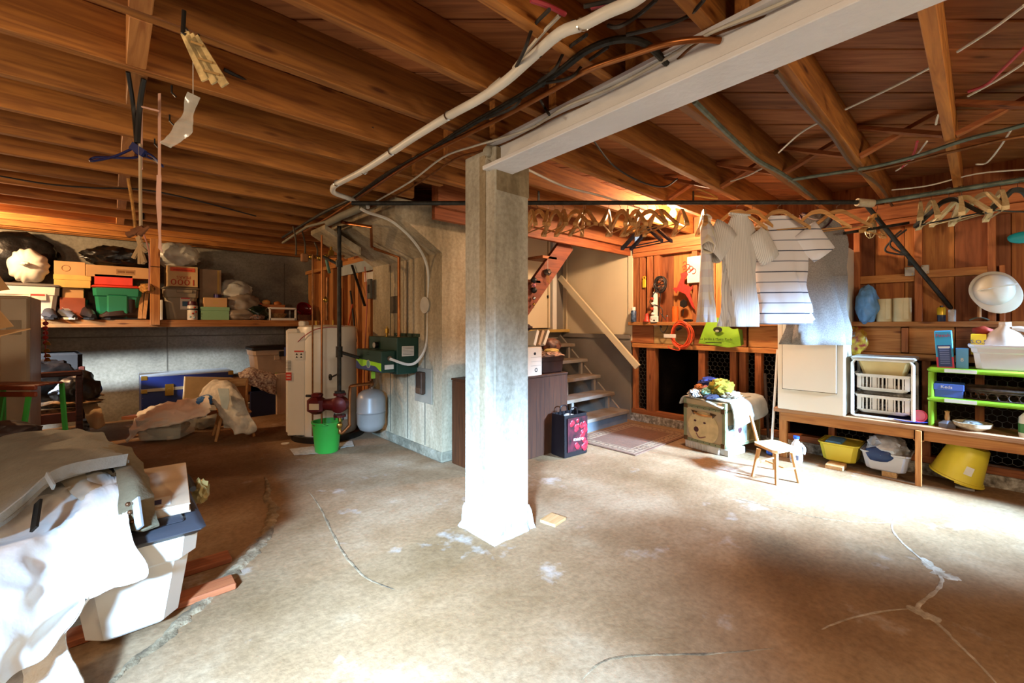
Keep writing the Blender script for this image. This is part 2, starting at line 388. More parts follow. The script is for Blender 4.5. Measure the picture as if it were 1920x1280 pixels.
# joists: left run and right run lap over the steel beam
def joist(u0, u1, v, z=ZJ, h=None, m=JX, name='joist'):
    h = h or ZD-z; L = u1-u0
    o = MB().box(-L/2, L/2, -.0225, .0225, 0, h-.002, b=.003).obj(name, m, cl); o.location = ((u0+u1)/2, v, z+random.uniform(0, .004)); return o
for n in range(-11, 12):
    v = 2.29+.41*n-.0225
    if v < VF+.1 or v > V1-.05: continue
    joist(UL, 2.4 if v > 3.2 else 1.78, v)
for v in (7.02, 6.93): joist(UL, 2.3, v, ZJ-.0)
for v in (-2.73, -2.32, -1.91, -1.5, -1.09, -.68, -.27, .14, .55, .96, 1.37, 1.80, 2.24, 2.62):
    joist(1.5, U1+.05, v-.0225)
joist(1.9, U1, 2.98, 2.03, .35, wood('header_red', '#6d3418', '#96532b', 'x'), 'header'); joist(1.9, U1, 2.93, 2.12, .25, RXW, 'header')
# solid blocking, left bays
for n in (-2, -1, 0, 2, 4, 6, 8):
    v = 2.29+.41*n
    if v > V1-.3: continue
    o = MB().box(-.03, .03, .003, .41-.048, 0, .19, b=.003).obj('blocking', WY, cl); o.location = (.075+random.uniform(-.01, .01), v, ZJ+.002)
# cross bridging, right bays
for v in (-.68, -.27, .14, .55, .96, 1.37):
    for sg in (0, 1):
        a, b = (v, v+.365); z0, z1 = ZJ+.02, ZD-.02
        if sg: z0, z1 = z1, z0
        o = MB().bar((0, a, z0), (0, b, z1), .05, .022, (0, 0, 1)).obj('bridging', RYW, cl); o.location = (3.3+sg*.06, 0, 0)
# right wall: curb, cripple openings, band boards, ledge, studs, sheathing
wr = struct('wall_right', MB().box(U1+.1, U1+.2, VF, 2.9, 1.0, 2.39), RZ)
MB().box(U1-.02, U1+.2, VF, 2.95, 0, .09).obj('curb', CG, wr)
def wpart(name, b, m, bev=.003):
    c = loc_of(b); o = MB().box(*ctr(b), b=bev).obj(name, m, wr); o.location = c; return o
wpart('sill_plate', (U1, U1+.09, VF, 2.95, .09, .145), RYW)
wpart('top_plate', (U1-.005, U1+.09, VF, 2.93, 2.0, 2.055), RYW); wpart('top_plate', (U1, U1+.09, VF, 2.93, 2.06, 2.19), RYW)
def sv(px, u=U1): return onu(px, 605, u).y
LO = [(1186, 1191), (1212, 1228), (1309, 1322), (1368, 1380), (1386, 1398), (1415, 1427), (1464, 1476), (1553, 1565), (1640, 1652), (1728, 1745), (1828, 1846)]
for a, b in LO: wpart('stud', (U1, U1+.09, sv(b), sv(a), .145, .9), RZ)
for v in (-.75, -1.3, -1.9): wpart('stud', (U1, U1+.09, v, v+.05, .145, .9), RZ)
UP = [(1183, 1196), (1198, 1207), (1212, 1222), (1225, 1236), (1296, 1306), (1420, 1432), (1560, 1572), (1600, 1612), (1714, 1729), (1852, 1868), (1874, 1885)]
for i, (a, b) in enumerate(UP):
    wpart('stud', (U1+.01, U1+.1, sv(b), sv(a), 1.21, 2.0 if b < 1870 else 1.62), RZ)
for v in (-.9, -1.4, -1.9): wpart('stud', (U1+.01, U1+.1, v, v+.05, 1.21, 2.0), RZ)
# band between ledge and openings: boards of uneven length and colour
PATCH = wood('patch_board', '#a07a45', '#c4a066', 'y')
segs = [(1183, 1226, RYW), (1227, 1300, PATCH), (1302, 1400, RYW), (1404, 1460, WY), (1462, 1600, RYW), (1602, 1690, WY), (1704, 1790, WY), (1792, 1900, RYW)]
for a, b, m in segs: wpart('band_board', (U1-.012, U1+.05, sv(b), sv(a), .955, 1.17), m)
wpart('band_board', (U1-.012, U1+.05, -2.6, sv(1900), .955, 1.17), RYW)
wpart('band_rail', (U1-.02, U1+.09, -2.6, 2.93, .9, .95), WY)
wpart('cleat', (U1-.035, U1-.012, sv(1704), sv(1691), .96, 1.16), RZ)
wpart('ledge', (U1-.11, U1+.1, -2.6, 2.93, 1.17, 1.21), WY)
wpart('noggin', (U1+.01, U1+.1, sv(1714), sv(1612), 1.535, 1.6), WY); wpart('noggin', (U1+.01, U1+.1, sv(1852), sv(1729), 1.56, 1.62), WY)
# sheathing boards behind the studs
v = 2.92; i = 0; shades = [wood('sheath_a', '#86481f', '#b06c33', 'z'), wood('sheath_b', '#9c5c2b', '#c28040', 'z'), wood('sheath_c', '#6f3c1e', '#915530', 'z')]
while v > -2.6:
    wd = random.choice((.19, .24, .29)); o = MB().box(0, .02, -wd+.003, 0, 0, .79, b=.003).obj('sheathing_board', shades[i % 3], wr); o.location = (U1+.078, v, 1.21); v -= wd; i += random.choice((1, 2))
# chicken wire over the openings
cw = MB(); cs = .05
def hexwire(v0, v1, z0, z1, u):
    r = cs/math.sqrt(3); rows = int((z1-z0)/(r*1.5))+1; cols = int((v1-v0)/cs)+1
    def seg(a, b):
        m0 = (a[0]+b[0])/2; m1 = (a[1]+b[1])/2
        if v0 < m0 < v1 and z0 < m1 < z1: cw.bar((u, a[0], a[1]), (u, b[0], b[1]), .0018, .0018, (1, 0, 0))
    for j in range(rows+1):
        for i in range(cols+1):
            x = v0+i*cs+(cs/2 if j % 2 else 0); z = z0+j*r*1.5
            p = [(x+r*math.sin(k*PI/3), z+r*math.cos(k*PI/3)) for k in (0, 1, 2, 3)]
            for k in range(3): seg(p[k], p[k+1])
for a, b in ((1191, 1212), (1322, 1368), (1427, 1464), (1398, 1415), (1565, 1640), (1652, 1728), (1745, 1828), (1846, 1960)):
    hexwire(sv(b, U1+.05), sv(a, U1+.05), .15, .9, U1+.05)
o = cw.obj('chicken_wire', mat('wire_grey', '#6c685d', .6, .3), wr); o['kind'] = 'stuff'
# crawlspace beyond: earth floor; black interior put into the colour of walls and lid
cs_ = struct('trim_2', MB().box(U1+.2, 7.1, VF, 2.95, 0, .03), DIRT_GLOOM)
struct('trim_3', MB().box(7.0, 7.2, VF, 3, 0, 1.2), DIRT_GLOOM); struct('trim_4', MB().box(U1+.1, 7.2, VF, 3, 1.0, 1.1), DIRT_GLOOM)
struct('trim_5', MB().box(U1+.2, 7.2, 2.95, 3.05, 0, 1.1), DIRT_GLOOM); struct('trim_6', MB().box(U1+.2, 7.2, VF-.1, VF, 0, 1.1), DIRT_GLOOM)
# stair hall: grey dado, white panels, door at the landing
GREY = mat('grey_paint', '#7c7368', .6, 0, .04, 4, .1); CREAM = mat('cream_panel', '#d8c7a4', .6, 0, .03, 1.5)
ws = struct('wall_stairs', MB().box(U1, U1+.1, 2.96, 4.2, 1.0, 2.39), CREAM)
MB().box(U1-.02, U1+.1, 2.95, 4.2, 0, 1.05).obj('dado_panel', GREY, ws); MB().box(U1-.035, U1-.0, 2.95, 4.2, 1.0, 1.055, b=.004).obj('dado_cap', GREY, ws)
MB().box(U1-.015, U1+.1, 2.93, 2.985, .98, 2.03).obj('corner_batten', CREAM, ws)
MB().box(U1-.012, U1, 3.98, 4.0, 1.05, 2.39).obj('batten', CREAM, ws)
we = struct('wall_landing', MB().box(2.9, U1, 4.06, 4.15, 0, 2.39), GREY)
d1 = struct('door_1', MB().box(3.1, 4.42, 4.0, 4.04, 1.13, 2.39, b=.004), CREAM)
MB().box(4.44, 4.52, 3.97, 4.06, 1.08, 2.39, b=.005).obj('door_frame', WPLAS, d1); MB().box(4.36, 4.38, 3.995, 4.0, 1.13, 2.39).obj('batten', mat('seam_tan', '#a8926a', .6), d1)
p = onv(1027, 555, 3.99); MB().lathe([(0, 0), (.012, 0), (.012, .01), (0, .012)], (p.x, 3.985, p.z), 12, 'y').obj('latch', BLK, d1)
MB().box(p.x-.005, p.x+.005, 3.975, 3.995, p.z-.03, p.z+.01).obj('latch_lever', BLK, d1)
struct('wall_stairs_left', MB().box(2.93, 3.0, 3.12, 4.06, 0, 2.39), BRN)
# alcove wall behind the water heater: studs with boards between
wa = struct('wall_alcove', MB().box(2.36, 2.42, 4.475, V1, 0, 2.3), RZ)
for px0, px1 in ((578, 588), (601, 608), (618, 624), (636, 642), (652, 657), (666, 671), (679, 687)):
    b = (2.27, 2.35, sv(px1, 2.27), sv(px0, 2.27), 0, 1.95); c = loc_of(b); o = MB().box(*ctr(b), b=.003).obj('stud', WZ, wa); o.location = c
v = V1-.02; i = 0
while v > 4.5:
    wd = .2; o = MB().box(0, .015, -wd+.004, 0, 0, 2.15).obj('sheathing_board', shades[i % 3], wa); o.location = (2.345, v, 0); v -= wd; i += 1
MB().box(2.25, 2.34, 4.5, V1, 1.95, 2.0).obj('top_plate', WY, wa)
MB().box(2.255, 2.27, sv(700, 2.26), sv(634, 2.26), 1.82, 1.96).obj('grey_panel', mat('grey_board', '#a6aba8', .6), wa)
b = (2.24, 2.34, sv(694, 2.24), sv(686, 2.24), 0, 1.72); MB().box(*b, b=.004).obj('post', WZ, wa)

# ================================================================ COLUMN, BEAM, CHIMNEY
cu0, cu1, cv0, cv1 = 1.545, 1.805, 1.805, 2.08
ct = thing('concrete_column', 'grey concrete column in the middle of the room with darker plinth', 'column', ((cu0+cu1)/2, (cv0+cv1)/2, 0))
MB().box(-.13, .13, -.137, .137, .1, 2.17, b=.006).obj('shaft', CC, ct)
mb = MB(); V = []; n = 40
for (z, g) in ((0, .030), (.03, .018), (.10, .012), (.135, .002)):
    for k in range(n):
        t = k/n*4; sd = int(t); f = t-sd; x, y = [(-1+2*f, -1), (1, -1+2*f), (1-2*f, 1), (-1, 1-2*f)][sd]
        q = noise.noise(Vector((x*3, y*3, z*9)))*.012*(1 if z > 0 else 1.5)
        V.append((x*(.13+g+q), y*(.137+g+q), z+(noise.noise(Vector((x*4, y*4, 3)))*.014 if z > .09 else 0)))
mb.add(V, [(r*n+k, r*n+(k+1) % n, r*n+n+(k+1) % n, r*n+n+k) for r in range(3) for k in range(n)]+[tuple(3*n+k for k in range(n))]).obj('plinth', concrete('plinth_concrete', '#8f8c84', '#aaa79f', '#c2c0ba', 9, None, .95, 1.), ct, label='rough darker plinth')
MB().box(-.134, -.128, -.06, -.005, .16, 2.14, b=.002).obj('form_board_mark', CD, ct)
MB().box(-.118, .131, -.1385, -.12, 1.93, 2.168).obj('stained_patch', CD, ct)
bt = thing('steel_beam', 'white painted steel beam running from the concrete column to the top of the picture', 'beam', (1.603, 1.86, 2.04), -.042)
b0, b1 = VF-1.85, 0
MB().box(-.10, .075, b0, b1, 0, .022, b=.003).obj('bottom_flange', STEEL, bt)
MB().box(-.014, .012, b0, b1, .02, .15).obj('web', STEEL, bt); MB().box(-.07, .07, b0, b1, .138, .153).obj('top_flange', STEEL, bt)
mb = MB(); 
for k in range(12):
    mb.blob((-.03+.02*noise.noise(Vector((k, 0, 0)))+.01*k-.04, b1-.02+random.uniform(-.01, .02), .0+random.uniform(0, .15)), (.03, .02, .03), k, .3, 3, .1, 6, n=2)
mb.obj('mortar', CC, bt, True)
ch = thing('concrete_chimney', 'stained concrete chimney base with sloping hearth corbel behind the column', 'chimney', (2.09, 3.14, 0))
MB().prism([(0, 0), (0, 1.8), (-.44, 2.08), (-.44, 2.19), (.82, 2.19), (.82, 0)], 0, 1.33).obj('mass', CD, ch)
for k, yy in enumerate((.27, .58, .93)): MB().box(-.004, .0, yy-.004, yy+.004, .1, 1.78).obj('form_seam', mat('seam_dark', '#5a5546', .95), ch)
MB().box(-.015, .3, -.015, 1.33, 0, .09, b=.01).obj('footing', concrete('footing_c', '#5d5646', '#7b735f', '#948b76', 6, None, .95, 1.), ch)
MB().prism([(-.30, 1.86), (-.30, 1.93), (-.64, 2.1), (-.64, 2.06)], .95, 1.33).obj('corbel_ledge', CD, ch)
MB().lathe([(0, 0), (.075, 0), (.07, .012), (0, .014)], (-.014, .26, 1.36), 24, 'x', sq=1.).obj('plaster_patch', mat('plaster', '#bcb5a6', .9), ch)
b = BU(732, 746, 555, 587, 2.085, .01); MB().box(b[0]-2.09, b[1]-2.09, b[2]-3.14, b[3]-3.14, b[4], b[5], b=.003).obj('cleanout_door', mat('rusty_iron', '#5c5142', .8, .3, .1, 9, .3), ch)

# ================================================================ HEATING CORNER
p = at(614, 830, 4.66); hx, hy = p.x, p.y
t = thing('water_heater', 'white electric water heater standing in a black drip pan', 'water heater', (hx, hy, 0), A-PI/2)
MB().lathe([(0, .05), (.29, .05), (.295, .07), (.295, 1.13), (.285, 1.16), (.2, 1.175), (0, 1.18)], n=48).obj('tank', WHITE, t, True)
MB().box(-.325, -.18, -.25, -.05, .07, 1.14, b=.02).obj('cable_channel', WHITE, t)
for z0, z1 in ((.80, 1.05), (.18, .52)):
    q = MB().box(-.345, -.27, -.2, -.10, z0, z1, b=.01).obj('access_panel', WPLAS, t)
MB().box(-.29, -.11, -.275, -.255, .06, 1.1, b=.008).obj('front_strip', WHITE, t)
MB().box(-.347, -.315, -.225, -.2, .86, .95).obj('blue_label', mat('navy', '#1e2d5e', .5), t)
lb = MB().box(-.30, -.245, -.283, -.274, .62, .70).obj('red_label', RED, t)
for k in range(2): MB().box(-.292, -.252, -.285, -.283, .64+.03*k, .648+.03*k).obj('print_line', PAPER, lb)
lb = MB().box(-.215, -.12, -.281, -.274, .83, .92).obj('warning_label', PAPER, t)
MB().box(-.215, -.12, -.283, -.2805, .905, .92).obj('red_stripe', RED, lb)
for i in range(2):
    for k in range(2): text('▲', .025, BLK, lb, (-.19+.045*i, -.283, .885-.03*k), name='hazard_mark')
for k in range(7): MB().box(-.30, -.25, -.2825, -.2755, .725+.015*k, .728+.015*k).obj('print_line', BLK, t)
for x, h in ((-.12, .25), (.06, .3)): MB().cyl((x, 0, 1.17), .012, h*.2, 12).obj('nipple', BRASS, t)
MB().box(-.29, -.22, -.05, .05, 1.16, 1.22, b=.01).obj('junction_box', WPLAS, t)
MB().tube(smoothpath([(-.19, -.27, 1.0), (-.12, -.29, 1.06), (0, -.305, 1.13), (.12, -.28, 1.155), (.2, -.2, 1.155), (.22, -.1, 1.17)], 6), .004, 6).obj('red_wire', REDC, t, True)
t = thing('drip_pan', 'black plastic drip pan under the water heater', 'pan', (hx+.01, hy-.0, 0))
MB().lathe([(0, .0), (.36, 0), (.37, .06), (.35, .065), (.345, .012), (0, .012)], n=40).obj('tray', BLK, t, True)
q = at(548, 815, 4.75)
# blue spray cap bottle on the shelf end etc come with the shelf
t = thing('expansion_tank', 'grey steel expansion tank hanging beside the water heater', 'tank', tuple(at(696, 810, 4.3).xy)+(.125,))
MB().lathe([(0, 0), (.06, .005), (.11, .03), (.133, .08), (.137, .2), (.1385, .205), (.137, .21), (.137, .33), (.12, .38), (.08, .41), (.02, .425), (0, .427)], n=40).obj('shell', mat('tank_grey', '#8b8882', .35, .1, .03), t, True)
MB().cyl((0, 0, .42), .018, .05, 12).obj('neck', CHROME, t)
MB().lathe([(.1385, .19), (.141, .196), (.1385, .202)], n=40).obj('seam', mat('tank_seam', '#76736d', .4), t, True)
# boiler
t = thing('electric_boiler', 'dark green electric boiler with lime and blue panel on the chimney', 'boiler', (2.087, 3.8, .74))
GRN = mat('boiler_green', '#18392c', .4, .1, .04, 3)
MB().box(-.217, 0, -.28, .29, 0, .33, b=.004).obj('cabinet', GRN, t)
MB().box(-.35, -.217, -.25, .27, .02, .215, b=.006).obj('front_box', GRN, t)
MB().box(-.006, 0, -.30, .18, .33, .36).obj('wall_plate', GRN, t)
for x in (-.24, .12): MB().cyl((-.003, x, .345), .006, -.005, 8, axis='x').obj('screw', CHROME, t)
# coloured band: lime swoosh over blue
y0, y1 = -.25, .27; n = 24; lime = []; blue = []
def sw(s):
    K = [.105, .055, .075, .075, .036]; q = min(s*4, 3.999); i = int(q); f = q-i; f = f*f*(3-2*f); return K[i]*(1-f)+K[i+1]*f
pl = [(y1-(y1-y0)*i/n, .125-.02*i/n) for i in range(n+1)]; lo_ = [(y1-(y1-y0)*i/n, sw(i/n)) for i in range(n+1)]
Rx = Matrix.Rotation(PI/2, 4, 'Z')
MB().prism([(a, b) for a, b in pl]+[(a, b) for a, b in reversed(lo_)], .351, .3525, Rx).obj('lime_band', mat('lime', '#9be01f', .4), t)
MB().prism([(a, b) for a, b in lo_]+[(y0, .03), (y1, .03)], .351, .3525, Rx).obj('blue_band', mat('boiler_blue', '#32417e', .4), t)
em = MB().lathe([(0, 0), (.032, 0), (.032, -.003), (0, -.004)], (-.3525, .0, .085), 24, 'x').obj('emblem', mat('emblem', '#5d8f86', .4), t)
MB().lathe([(.034, 0), (.037, 0), (.037, -.004), (.034, -.004)], (-.3525, .0, .085), 24, 'x').obj('emblem_ring', WPLAS, t)

g = MB().cyl((-.217, .1, .25), .03, -.035, 20, axis='x').obj('gauge', BLK, t)
MB().cyl((-.252, .1, .25), .026, -.003, 20, axis='x').obj('dial', PAPER, g)
lb = MB().box(-.17, -.05, -.284, -.28, .16, .25).obj('rating_label', PAPER, t)
for k in range(6): MB().box(-.165, -.055, -.286, -.284, .172+.013*k, .176+.013*k).obj('print_line', mat('print_grey', '#77726c', .7), lb)
MB().box(-.32, -.235, -.254, -.25, .05, .09).obj('small_label', PAPER, t)
MB().box(-.26, -.225, .13, .15, -.07, .02).obj('green_tag', mat('tag_green', '#9ccf3a', .6), t)
for y in (.0, .03):
    for z in (.17, .19): MB().cyl((-.35, y, z), .003, -.002, 8, axis='x').obj('screw', CHROME, t)
MB().cyl((-.28, -.25, .145), .022, -.02, 16, axis='y').obj('cable_gland', CHROME, t)
v_ = MB().cyl((-.11, .12, .33), .01, .03, 10).obj('air_vent', BRASS, t); MB().cyl((-.11, .12, .36), .02, .045, 12).obj('vent_cap', BRASS, v_); MB().cyl((-.11, .12, .405), .007, .02, 8).obj('vent_tip', BRASS, v_)
# white armoured cable
g = Vector((2.087-.28, 3.55-.02, .885))
wire('armoured_cable', [g, onv(765, 683, 3.43), onv(785, 674, 3.40), onv(800, 640, 3.38), onv(803, 560, 3.37), onv(801, 500, 3.33), onv(778, 455, 3.3), onv(735, 415, 3.27), onv(690, 398, 3.25), onv(676, 391, 3.25)], .0125, CABLEW, 'thick white cable arching from the green boiler up to the joists')
# boiler riser pipe
P = [onu(748, 632, 1.98), onu(750, 482, 1.98)]
z = P[1].z; x0 = 1.98
wire('copper_riser', [(1.98, P[0].y, 1.07), (1.98, P[0].y, z), onu(702, 466, 1.8), onu(697, 462, 1.8), onu(696, 425, 1.62), onu(650, 418, 1.55), onu(640, 416, 1.5)], .015, COPPER, 'copper heating pipe stepping up the chimney from the green boiler', 'pipe', sm=False, n=10)
# disconnect box
t = thing('disconnect_switch', 'rusty brown electrical box on grey board at the chimney foot', 'switch', (2.087, (onu(795, 720, 2.087)).y, .55))
b = BU(779, 811, 690, 754, 2.087, -.02); MB().box(-.012, 0, (b[2]-b[3])/2, (b[3]-b[2])/2, b[4]-.55, b[5]-.55, b=.003).obj('backboard', mat('board_grey', '#8f8674', .8), t)
b = BU(786, 803, 697, 738, 2.07, -.03); MB().box(-.06, -.012, -.05, .05, b[4]-.55, b[5]-.55, b=.006).obj('case', mat('rust_brown', '#4f3a2b', .6, .4, .12, 14), t)
MB().box(-.065, -.06, -.04, .04, .02, .07, b=.002).obj('cover', mat('rust_brown2', '#6b513c', .55, .4, .1, 14), t)
# black vertical pipe, pump, valves
def dpt(px, py, d=4.05): return at(px, py, d)
t = thing('black_supply_pipe', 'black iron pipe dropping from the ceiling to the red pump', 'pipe', tuple(dpt(636, 738).xy)+(0.6,))
o = t.location.copy()
def rel(q): return tuple(Vector(q)-o)
MB().tube([(0, 0, -.05), (0, 0, 1.5)], .019, 14).obj('pipe', IRON, t, True)
MB().cyl((0, 0, .28), .03, .1, 14).obj('tee', IRON, t); MB().tube([(0, 0, .33), rel((1.76, 4.0, .86))], .016, 10).obj('branch', IRON, t)
v_ = MB().tube([(0, 0, .13), rel(dpt(621, 707))], .008, 8).obj('drain_valve', IRON, t)
q = rel(dpt(618, 707)); MB().lathe([(.012, 0), (.03, 0), (.03, .012), (.012, .012)], q, 12, 'x').obj('valve_wheel', IRON, v_)
MB().cyl((0, 0, 1.12), .03, .06, 14).obj('coupling', IRON, t)
MB().tube([(0, 0, 1.14), rel(dpt(604, 480, 4.15))], .014, 8).obj('cross_pipe', IRON, t); 
t = thing('circulator_pump', 'dark red circulator pump in front of the water heater', 'pump', tuple(dpt(637, 770).xy)+(.44,), A-PI/2)
PR = mat('pump_red', '#5d1513', .4, .2, .06)
MB().lathe([(0, -.06), (.04, -.06), (.075, -.04), (.075, .04), (.04, .055), (0, .055)], (.0, 0, 0), 20, 'y').obj('volute', PR, t, True)
MB().cyl((0, 0, .085), .055, .022, 16).obj('flange', PR, t); MB().cyl((0, 0, .105), .05, .02, 6).obj('flange_iron', IRON, t); MB().cyl((0, 0, .04), .03, .05, 14).obj('neck', PR, t)
MB().cyl((0, 0, -.115), .055, .02, 16).obj('flange', PR, t)
for x in (-.04, .04): MB().cyl((x, -.02, -.14), .008, .06, 6).obj('bolt', IRON, t)
MB().cyl((-.14, 0, 0), .05, .12, 18, .062, 'x').obj('bracket', PR, t, True)
mt = MB().box(-.285, -.14, -.075, .06, -.085, .075, b=.03).obj('motor', PR, t)
MB().box(-.25, -.16, -.079, -.074, -.035, .02).obj('rating_plate', mat('plate_cream', '#cbb28a', .5), mt)
MB().box(-.255, -.16, -.05, .03, .065, .11, b=.015).obj('terminal_box', PR, t)
MB().cyl((-.30, -.03, .085), .012, .06, 10, axis='x').obj('cable_gland', IRON, t)
q = MB().tube([(0, 0, -.115), (0, 0, -.27)], .015, 10).obj('outlet', BRASS, t); MB().blob((0, -.01, -.19), (.03, .03, .035), 3, .1, n=2).obj('valve_body', BRASS, q, True)
wire('copper_return_pipe', [tuple(dpt(637, 803).xy)+(.2,), tuple(dpt(640, 803).xy)+(.17,), dpt(655, 797, 4.1), dpt(655, 790, 4.1), dpt(656, 732, 4.1), dpt(662, 723, 4.1), dpt(694, 719, 4.25)], .015, COPPER, 'copper pipe looping from the red pump to the expansion tank', 'pipe', k=3, n=10)
t = thing('brass_fitting', 'brass tee fitting above the grey expansion tank', 'fitting', tuple(at(695, 720, 4.3)))
MB().blob((0, 0, 0), (.03, .03, .035), 5, .12, n=3).obj('body', OLDCU, t, True); MB().cyl((0, 0, -.07), .012, .07, 10).obj('nipple', OLDCU, t); MB().cyl((0, 0, .02), .01, .22, 10).obj('riser', OLDCU, t)
# slender copper pipes at the front of the tank
wire('copper_down_pipe', [onz(597, 470, 2.0)*1, (onz(597, 470, 2.0).x, onz(597, 470, 2.0).y, .16)], .009, COPPER, 'bright copper pipe running down into the green bucket', 'pipe', sm=False)
bq = at(613, 852, 4.07)
MT_ = at(597, 800, 4.05)
o_ = bpy.data.objects['copper_down_pipe']; o_.location = (MT_.x+.03, MT_.y, .12)
o_.data.transform(Matrix.Diagonal((1, 1, (2.02-.12)/(2.0-.16), 1)))
q = at(586, 780, 4.15); wire('copper_overflow_pipe', [(q.x, q.y, .12), (q.x, q.y, 1.85)], .008, OLDCU, 'dull copper pipe left of the bright one beside the water heater', 'pipe', sm=False)
# manifold
t = thing('pipe_manifold', 'brass and copper valve manifold hanging under the joists above the water heater', 'pipework', tuple(at(605, 482, 4.2)))
o = t.location.copy()
def mr(px, py, d=4.2): return tuple(at(px, py, d)-o)
MB().tube([mr(565, 482), mr(645, 480)], .012, 10).obj('header', OLDCU, t, True)
for px, py, r in ((585, 482, .03), (600, 484, .03), (612, 480, .022), (633, 490, .026)): MB().blob(mr(px, py), (r, r, r*.9), px, .15, n=2).obj('valve', BRASS, t, True)
MB().lathe([(0, 0), (.035, 0), (.03, .02), (.025, .05), (.012, .06), (.01, .09), (0, .092)], mr(621, 480), 16).obj('relief_bell', BRASS, t, True)
MB().box(*[c for a, d_ in zip(mr(571, 483), (.03, .03, .04)) for c in (a-d_, a+d_)], b=.008).obj('valve_motor', CARD2, t)
MB().tube([mr(612, 487), mr(615, 500), mr(618, 512)], .014, 10).obj('green_elbow', mat('patina', '#5f7f6c', .6, .3), t, True)
for px, p0, p1 in ((555, 425, 478), (572, 435, 480), (595, 455, 478)): MB().tube(smoothpath([mr(px-5, p0, 4.4), mr(px, (p0+p1)/2, 4.3), mr(px, p1)], 4), .008, 8).obj('riser', mat('grey_pipe', '#6e6657', .5, .4), t, True)
MB().tube([mr(614, 520), mr(613, 600)], .012, 10).obj('dropper', OLDCU, t, True); MB().blob(mr(611, 562), (.025, .025, .03), 9, .2, n=2).obj('valve', BRASS, t, True)
for i, (a, b_, m, lb) in enumerate((((640, 540), (640, 640), OLDCU, 'thin pipe in front of the alcove studs'), ((657, 545), (668, 640), IRON, 'black wrench-like bar hanging on the alcove studs'))):
    q0 = onu(*a, 2.24); q1 = onu(*b_, 2.24); MB().tube([q0, q1], .012 if i else .008, 8).top('hanging_bar' if i else 'thin_pipe', m, lb, 'pipe')
q0, q1 = onu(660, 497, 2.22), onu(684, 573, 2.22); MB().bar(q0, q1, .03, .012).top('crowbar', IRON, 'dark bar slanting across the alcove studs', 'tool')
q0, q1 = onu(661, 570, 2.23), onu(653, 612, 2.23); MB().bar(q0, q1, .014, .014).top('orange_stick', mat('orange_red', '#c2532a', .6), 'orange stick leaning on the alcove studs above the heater', 'stick')
wire('red_wire_bundle', [onu(684, 500, 2.2), onu(688, 560, 2.2), onu(686, 620, 2.2), onu(683, 700, 2.2), onu(684, 760, 2.2)], .006, mat('salmon', '#c46a5a', .5), 'red wires running down the post beside the chimney')
b = BU(683, 700, 510, 527, 2.22, .006); MB().box(*b).top('paper_note', PAPER, 'white paper pinned above the thermostat by the chimney', 'paper')
t = thing('relay_control', 'grey control box on the post left of the chimney', 'control', tuple(onu(696, 560, 2.06)))
MB().box(-.03, 0.0, -.04, .04, 0, .21, b=.004).obj('case', mat('relay_grey', '#59564c', .6), t); MB().box(-.036, -.03, -.02, .015, .06, .15).obj('face', BLK, t); 
for k in range(3): MB().cyl((-.036, 0, .075+.03*k), .006, -.003, 8, axis='x').obj('screw', CHROME, t)
# bucket
t = thing('bucket', 'bright green plastic bucket standing in front of the water heater', 'bucket', (bq.x, bq.y, 0))
GB = mat('bucket_green', '#38a03a', .35, 0, .03)
MB().lathe([(0, .004), (.098, 0), (.103, .01), (.128, .27), (.136, .272), (.136, .285), (.122, .285), (.098, .014), (0, .012)], n=40).obj('body', GB, t, True)
MB().prism([(-.03, .27), (.03, .27), (.0, .283)], -.16, -.12, Matrix.Rotation(-.5, 4, 'Z')).obj('spout', GB, t)
MB().tube(arc((0, 0, .275), .135, .2, PI-.2, 16, (1, 0, 0), (0, -.6, -.25)), .004, 6).obj('handle', CHROME, t, True)
def newspaper(pts, lab, seed):
    q = [onz(*p_, .004) for p_ in pts]
    m = MB().grid([[q[0], (q[0]+q[1])/2, q[1]], [(q[0]+q[3])/2, (q[0]+q[1]+q[2]+q[3])/4, (q[1]+q[2])/2], [q[3], (q[2]+q[3])/2, q[2]]], 4, .004, 9, .002, seed)
    o = m.top('newspaper', mat('newsprint', '#bdb6a6', .85, 0, .1, 30), lab, 'newspaper'); o.location.z = .002; return o
newspaper([(543, 842), (587, 836), (600, 850), (552, 853)], 'newspaper sheet lying left of the green bucket', 1)
newspaper([(632, 832), (660, 826), (664, 836), (636, 840)], 'newspaper sheet lying right of the green bucket', 2)
q = onz(535, 831); t_ = MB().lathe([(0, 0), (.04, 0), (.038, .003), (0, .004)], tuple(q), 16).top('paper_scrap', PAPER, 'small white scrap on the floor left of the drip pan', 'scrap')
# ================================================================ PIPES AND CABLES UNDER THE JOISTS
def zline(pts, z): return [onz(px, py, z) for px, py in pts]
zc = 2.155
t = thing('white_conduit', 'thick white insulated pipe running under the joists left of the steel beam', 'pipe', (1.14, 3.2, zc))
o = t.location
pp = [(690, 388), (655, 372), (628, 362), (624, 354), (632, 345), (680, 320), (735, 285), (780, 255), (842, 217), (900, 185), (950, 150), (1000, 105), (1050, 62), (1095, 45), (1140, 22), (1190, 0), (1240, -40), (1350, -120)]
MB().tube([tuple(q-o) for q in smoothpath(zline(pp, zc), 4)], .0185, 14).obj('pipe', WPLAS, t, True)
for px, py in ((632, 343), (683, 320), (735, 283), (842, 216), (1093, 45)):
    q = onz(px, py, zc)-o; MB().tube([q+d for d in arc((0, 0, 0), .021, 0, 2*PI, 14, (.8, -.6, 0), (0, 0, 1))], .004, 6).obj('clip', CHROME, t, True)
wire('copper_gas_pipe', zline([(560, 440), (620, 405), (690, 358), (760, 312), (834, 272), (930, 225), (1030, 172), (1100, 132), (1180, 104), (1250, 82), (1310, 74), (1350, 76)], 2.165), .0115, COPPER, 'long copper pipe running under the joists between the white pipe and the steel beam', 'pipe', n=10)
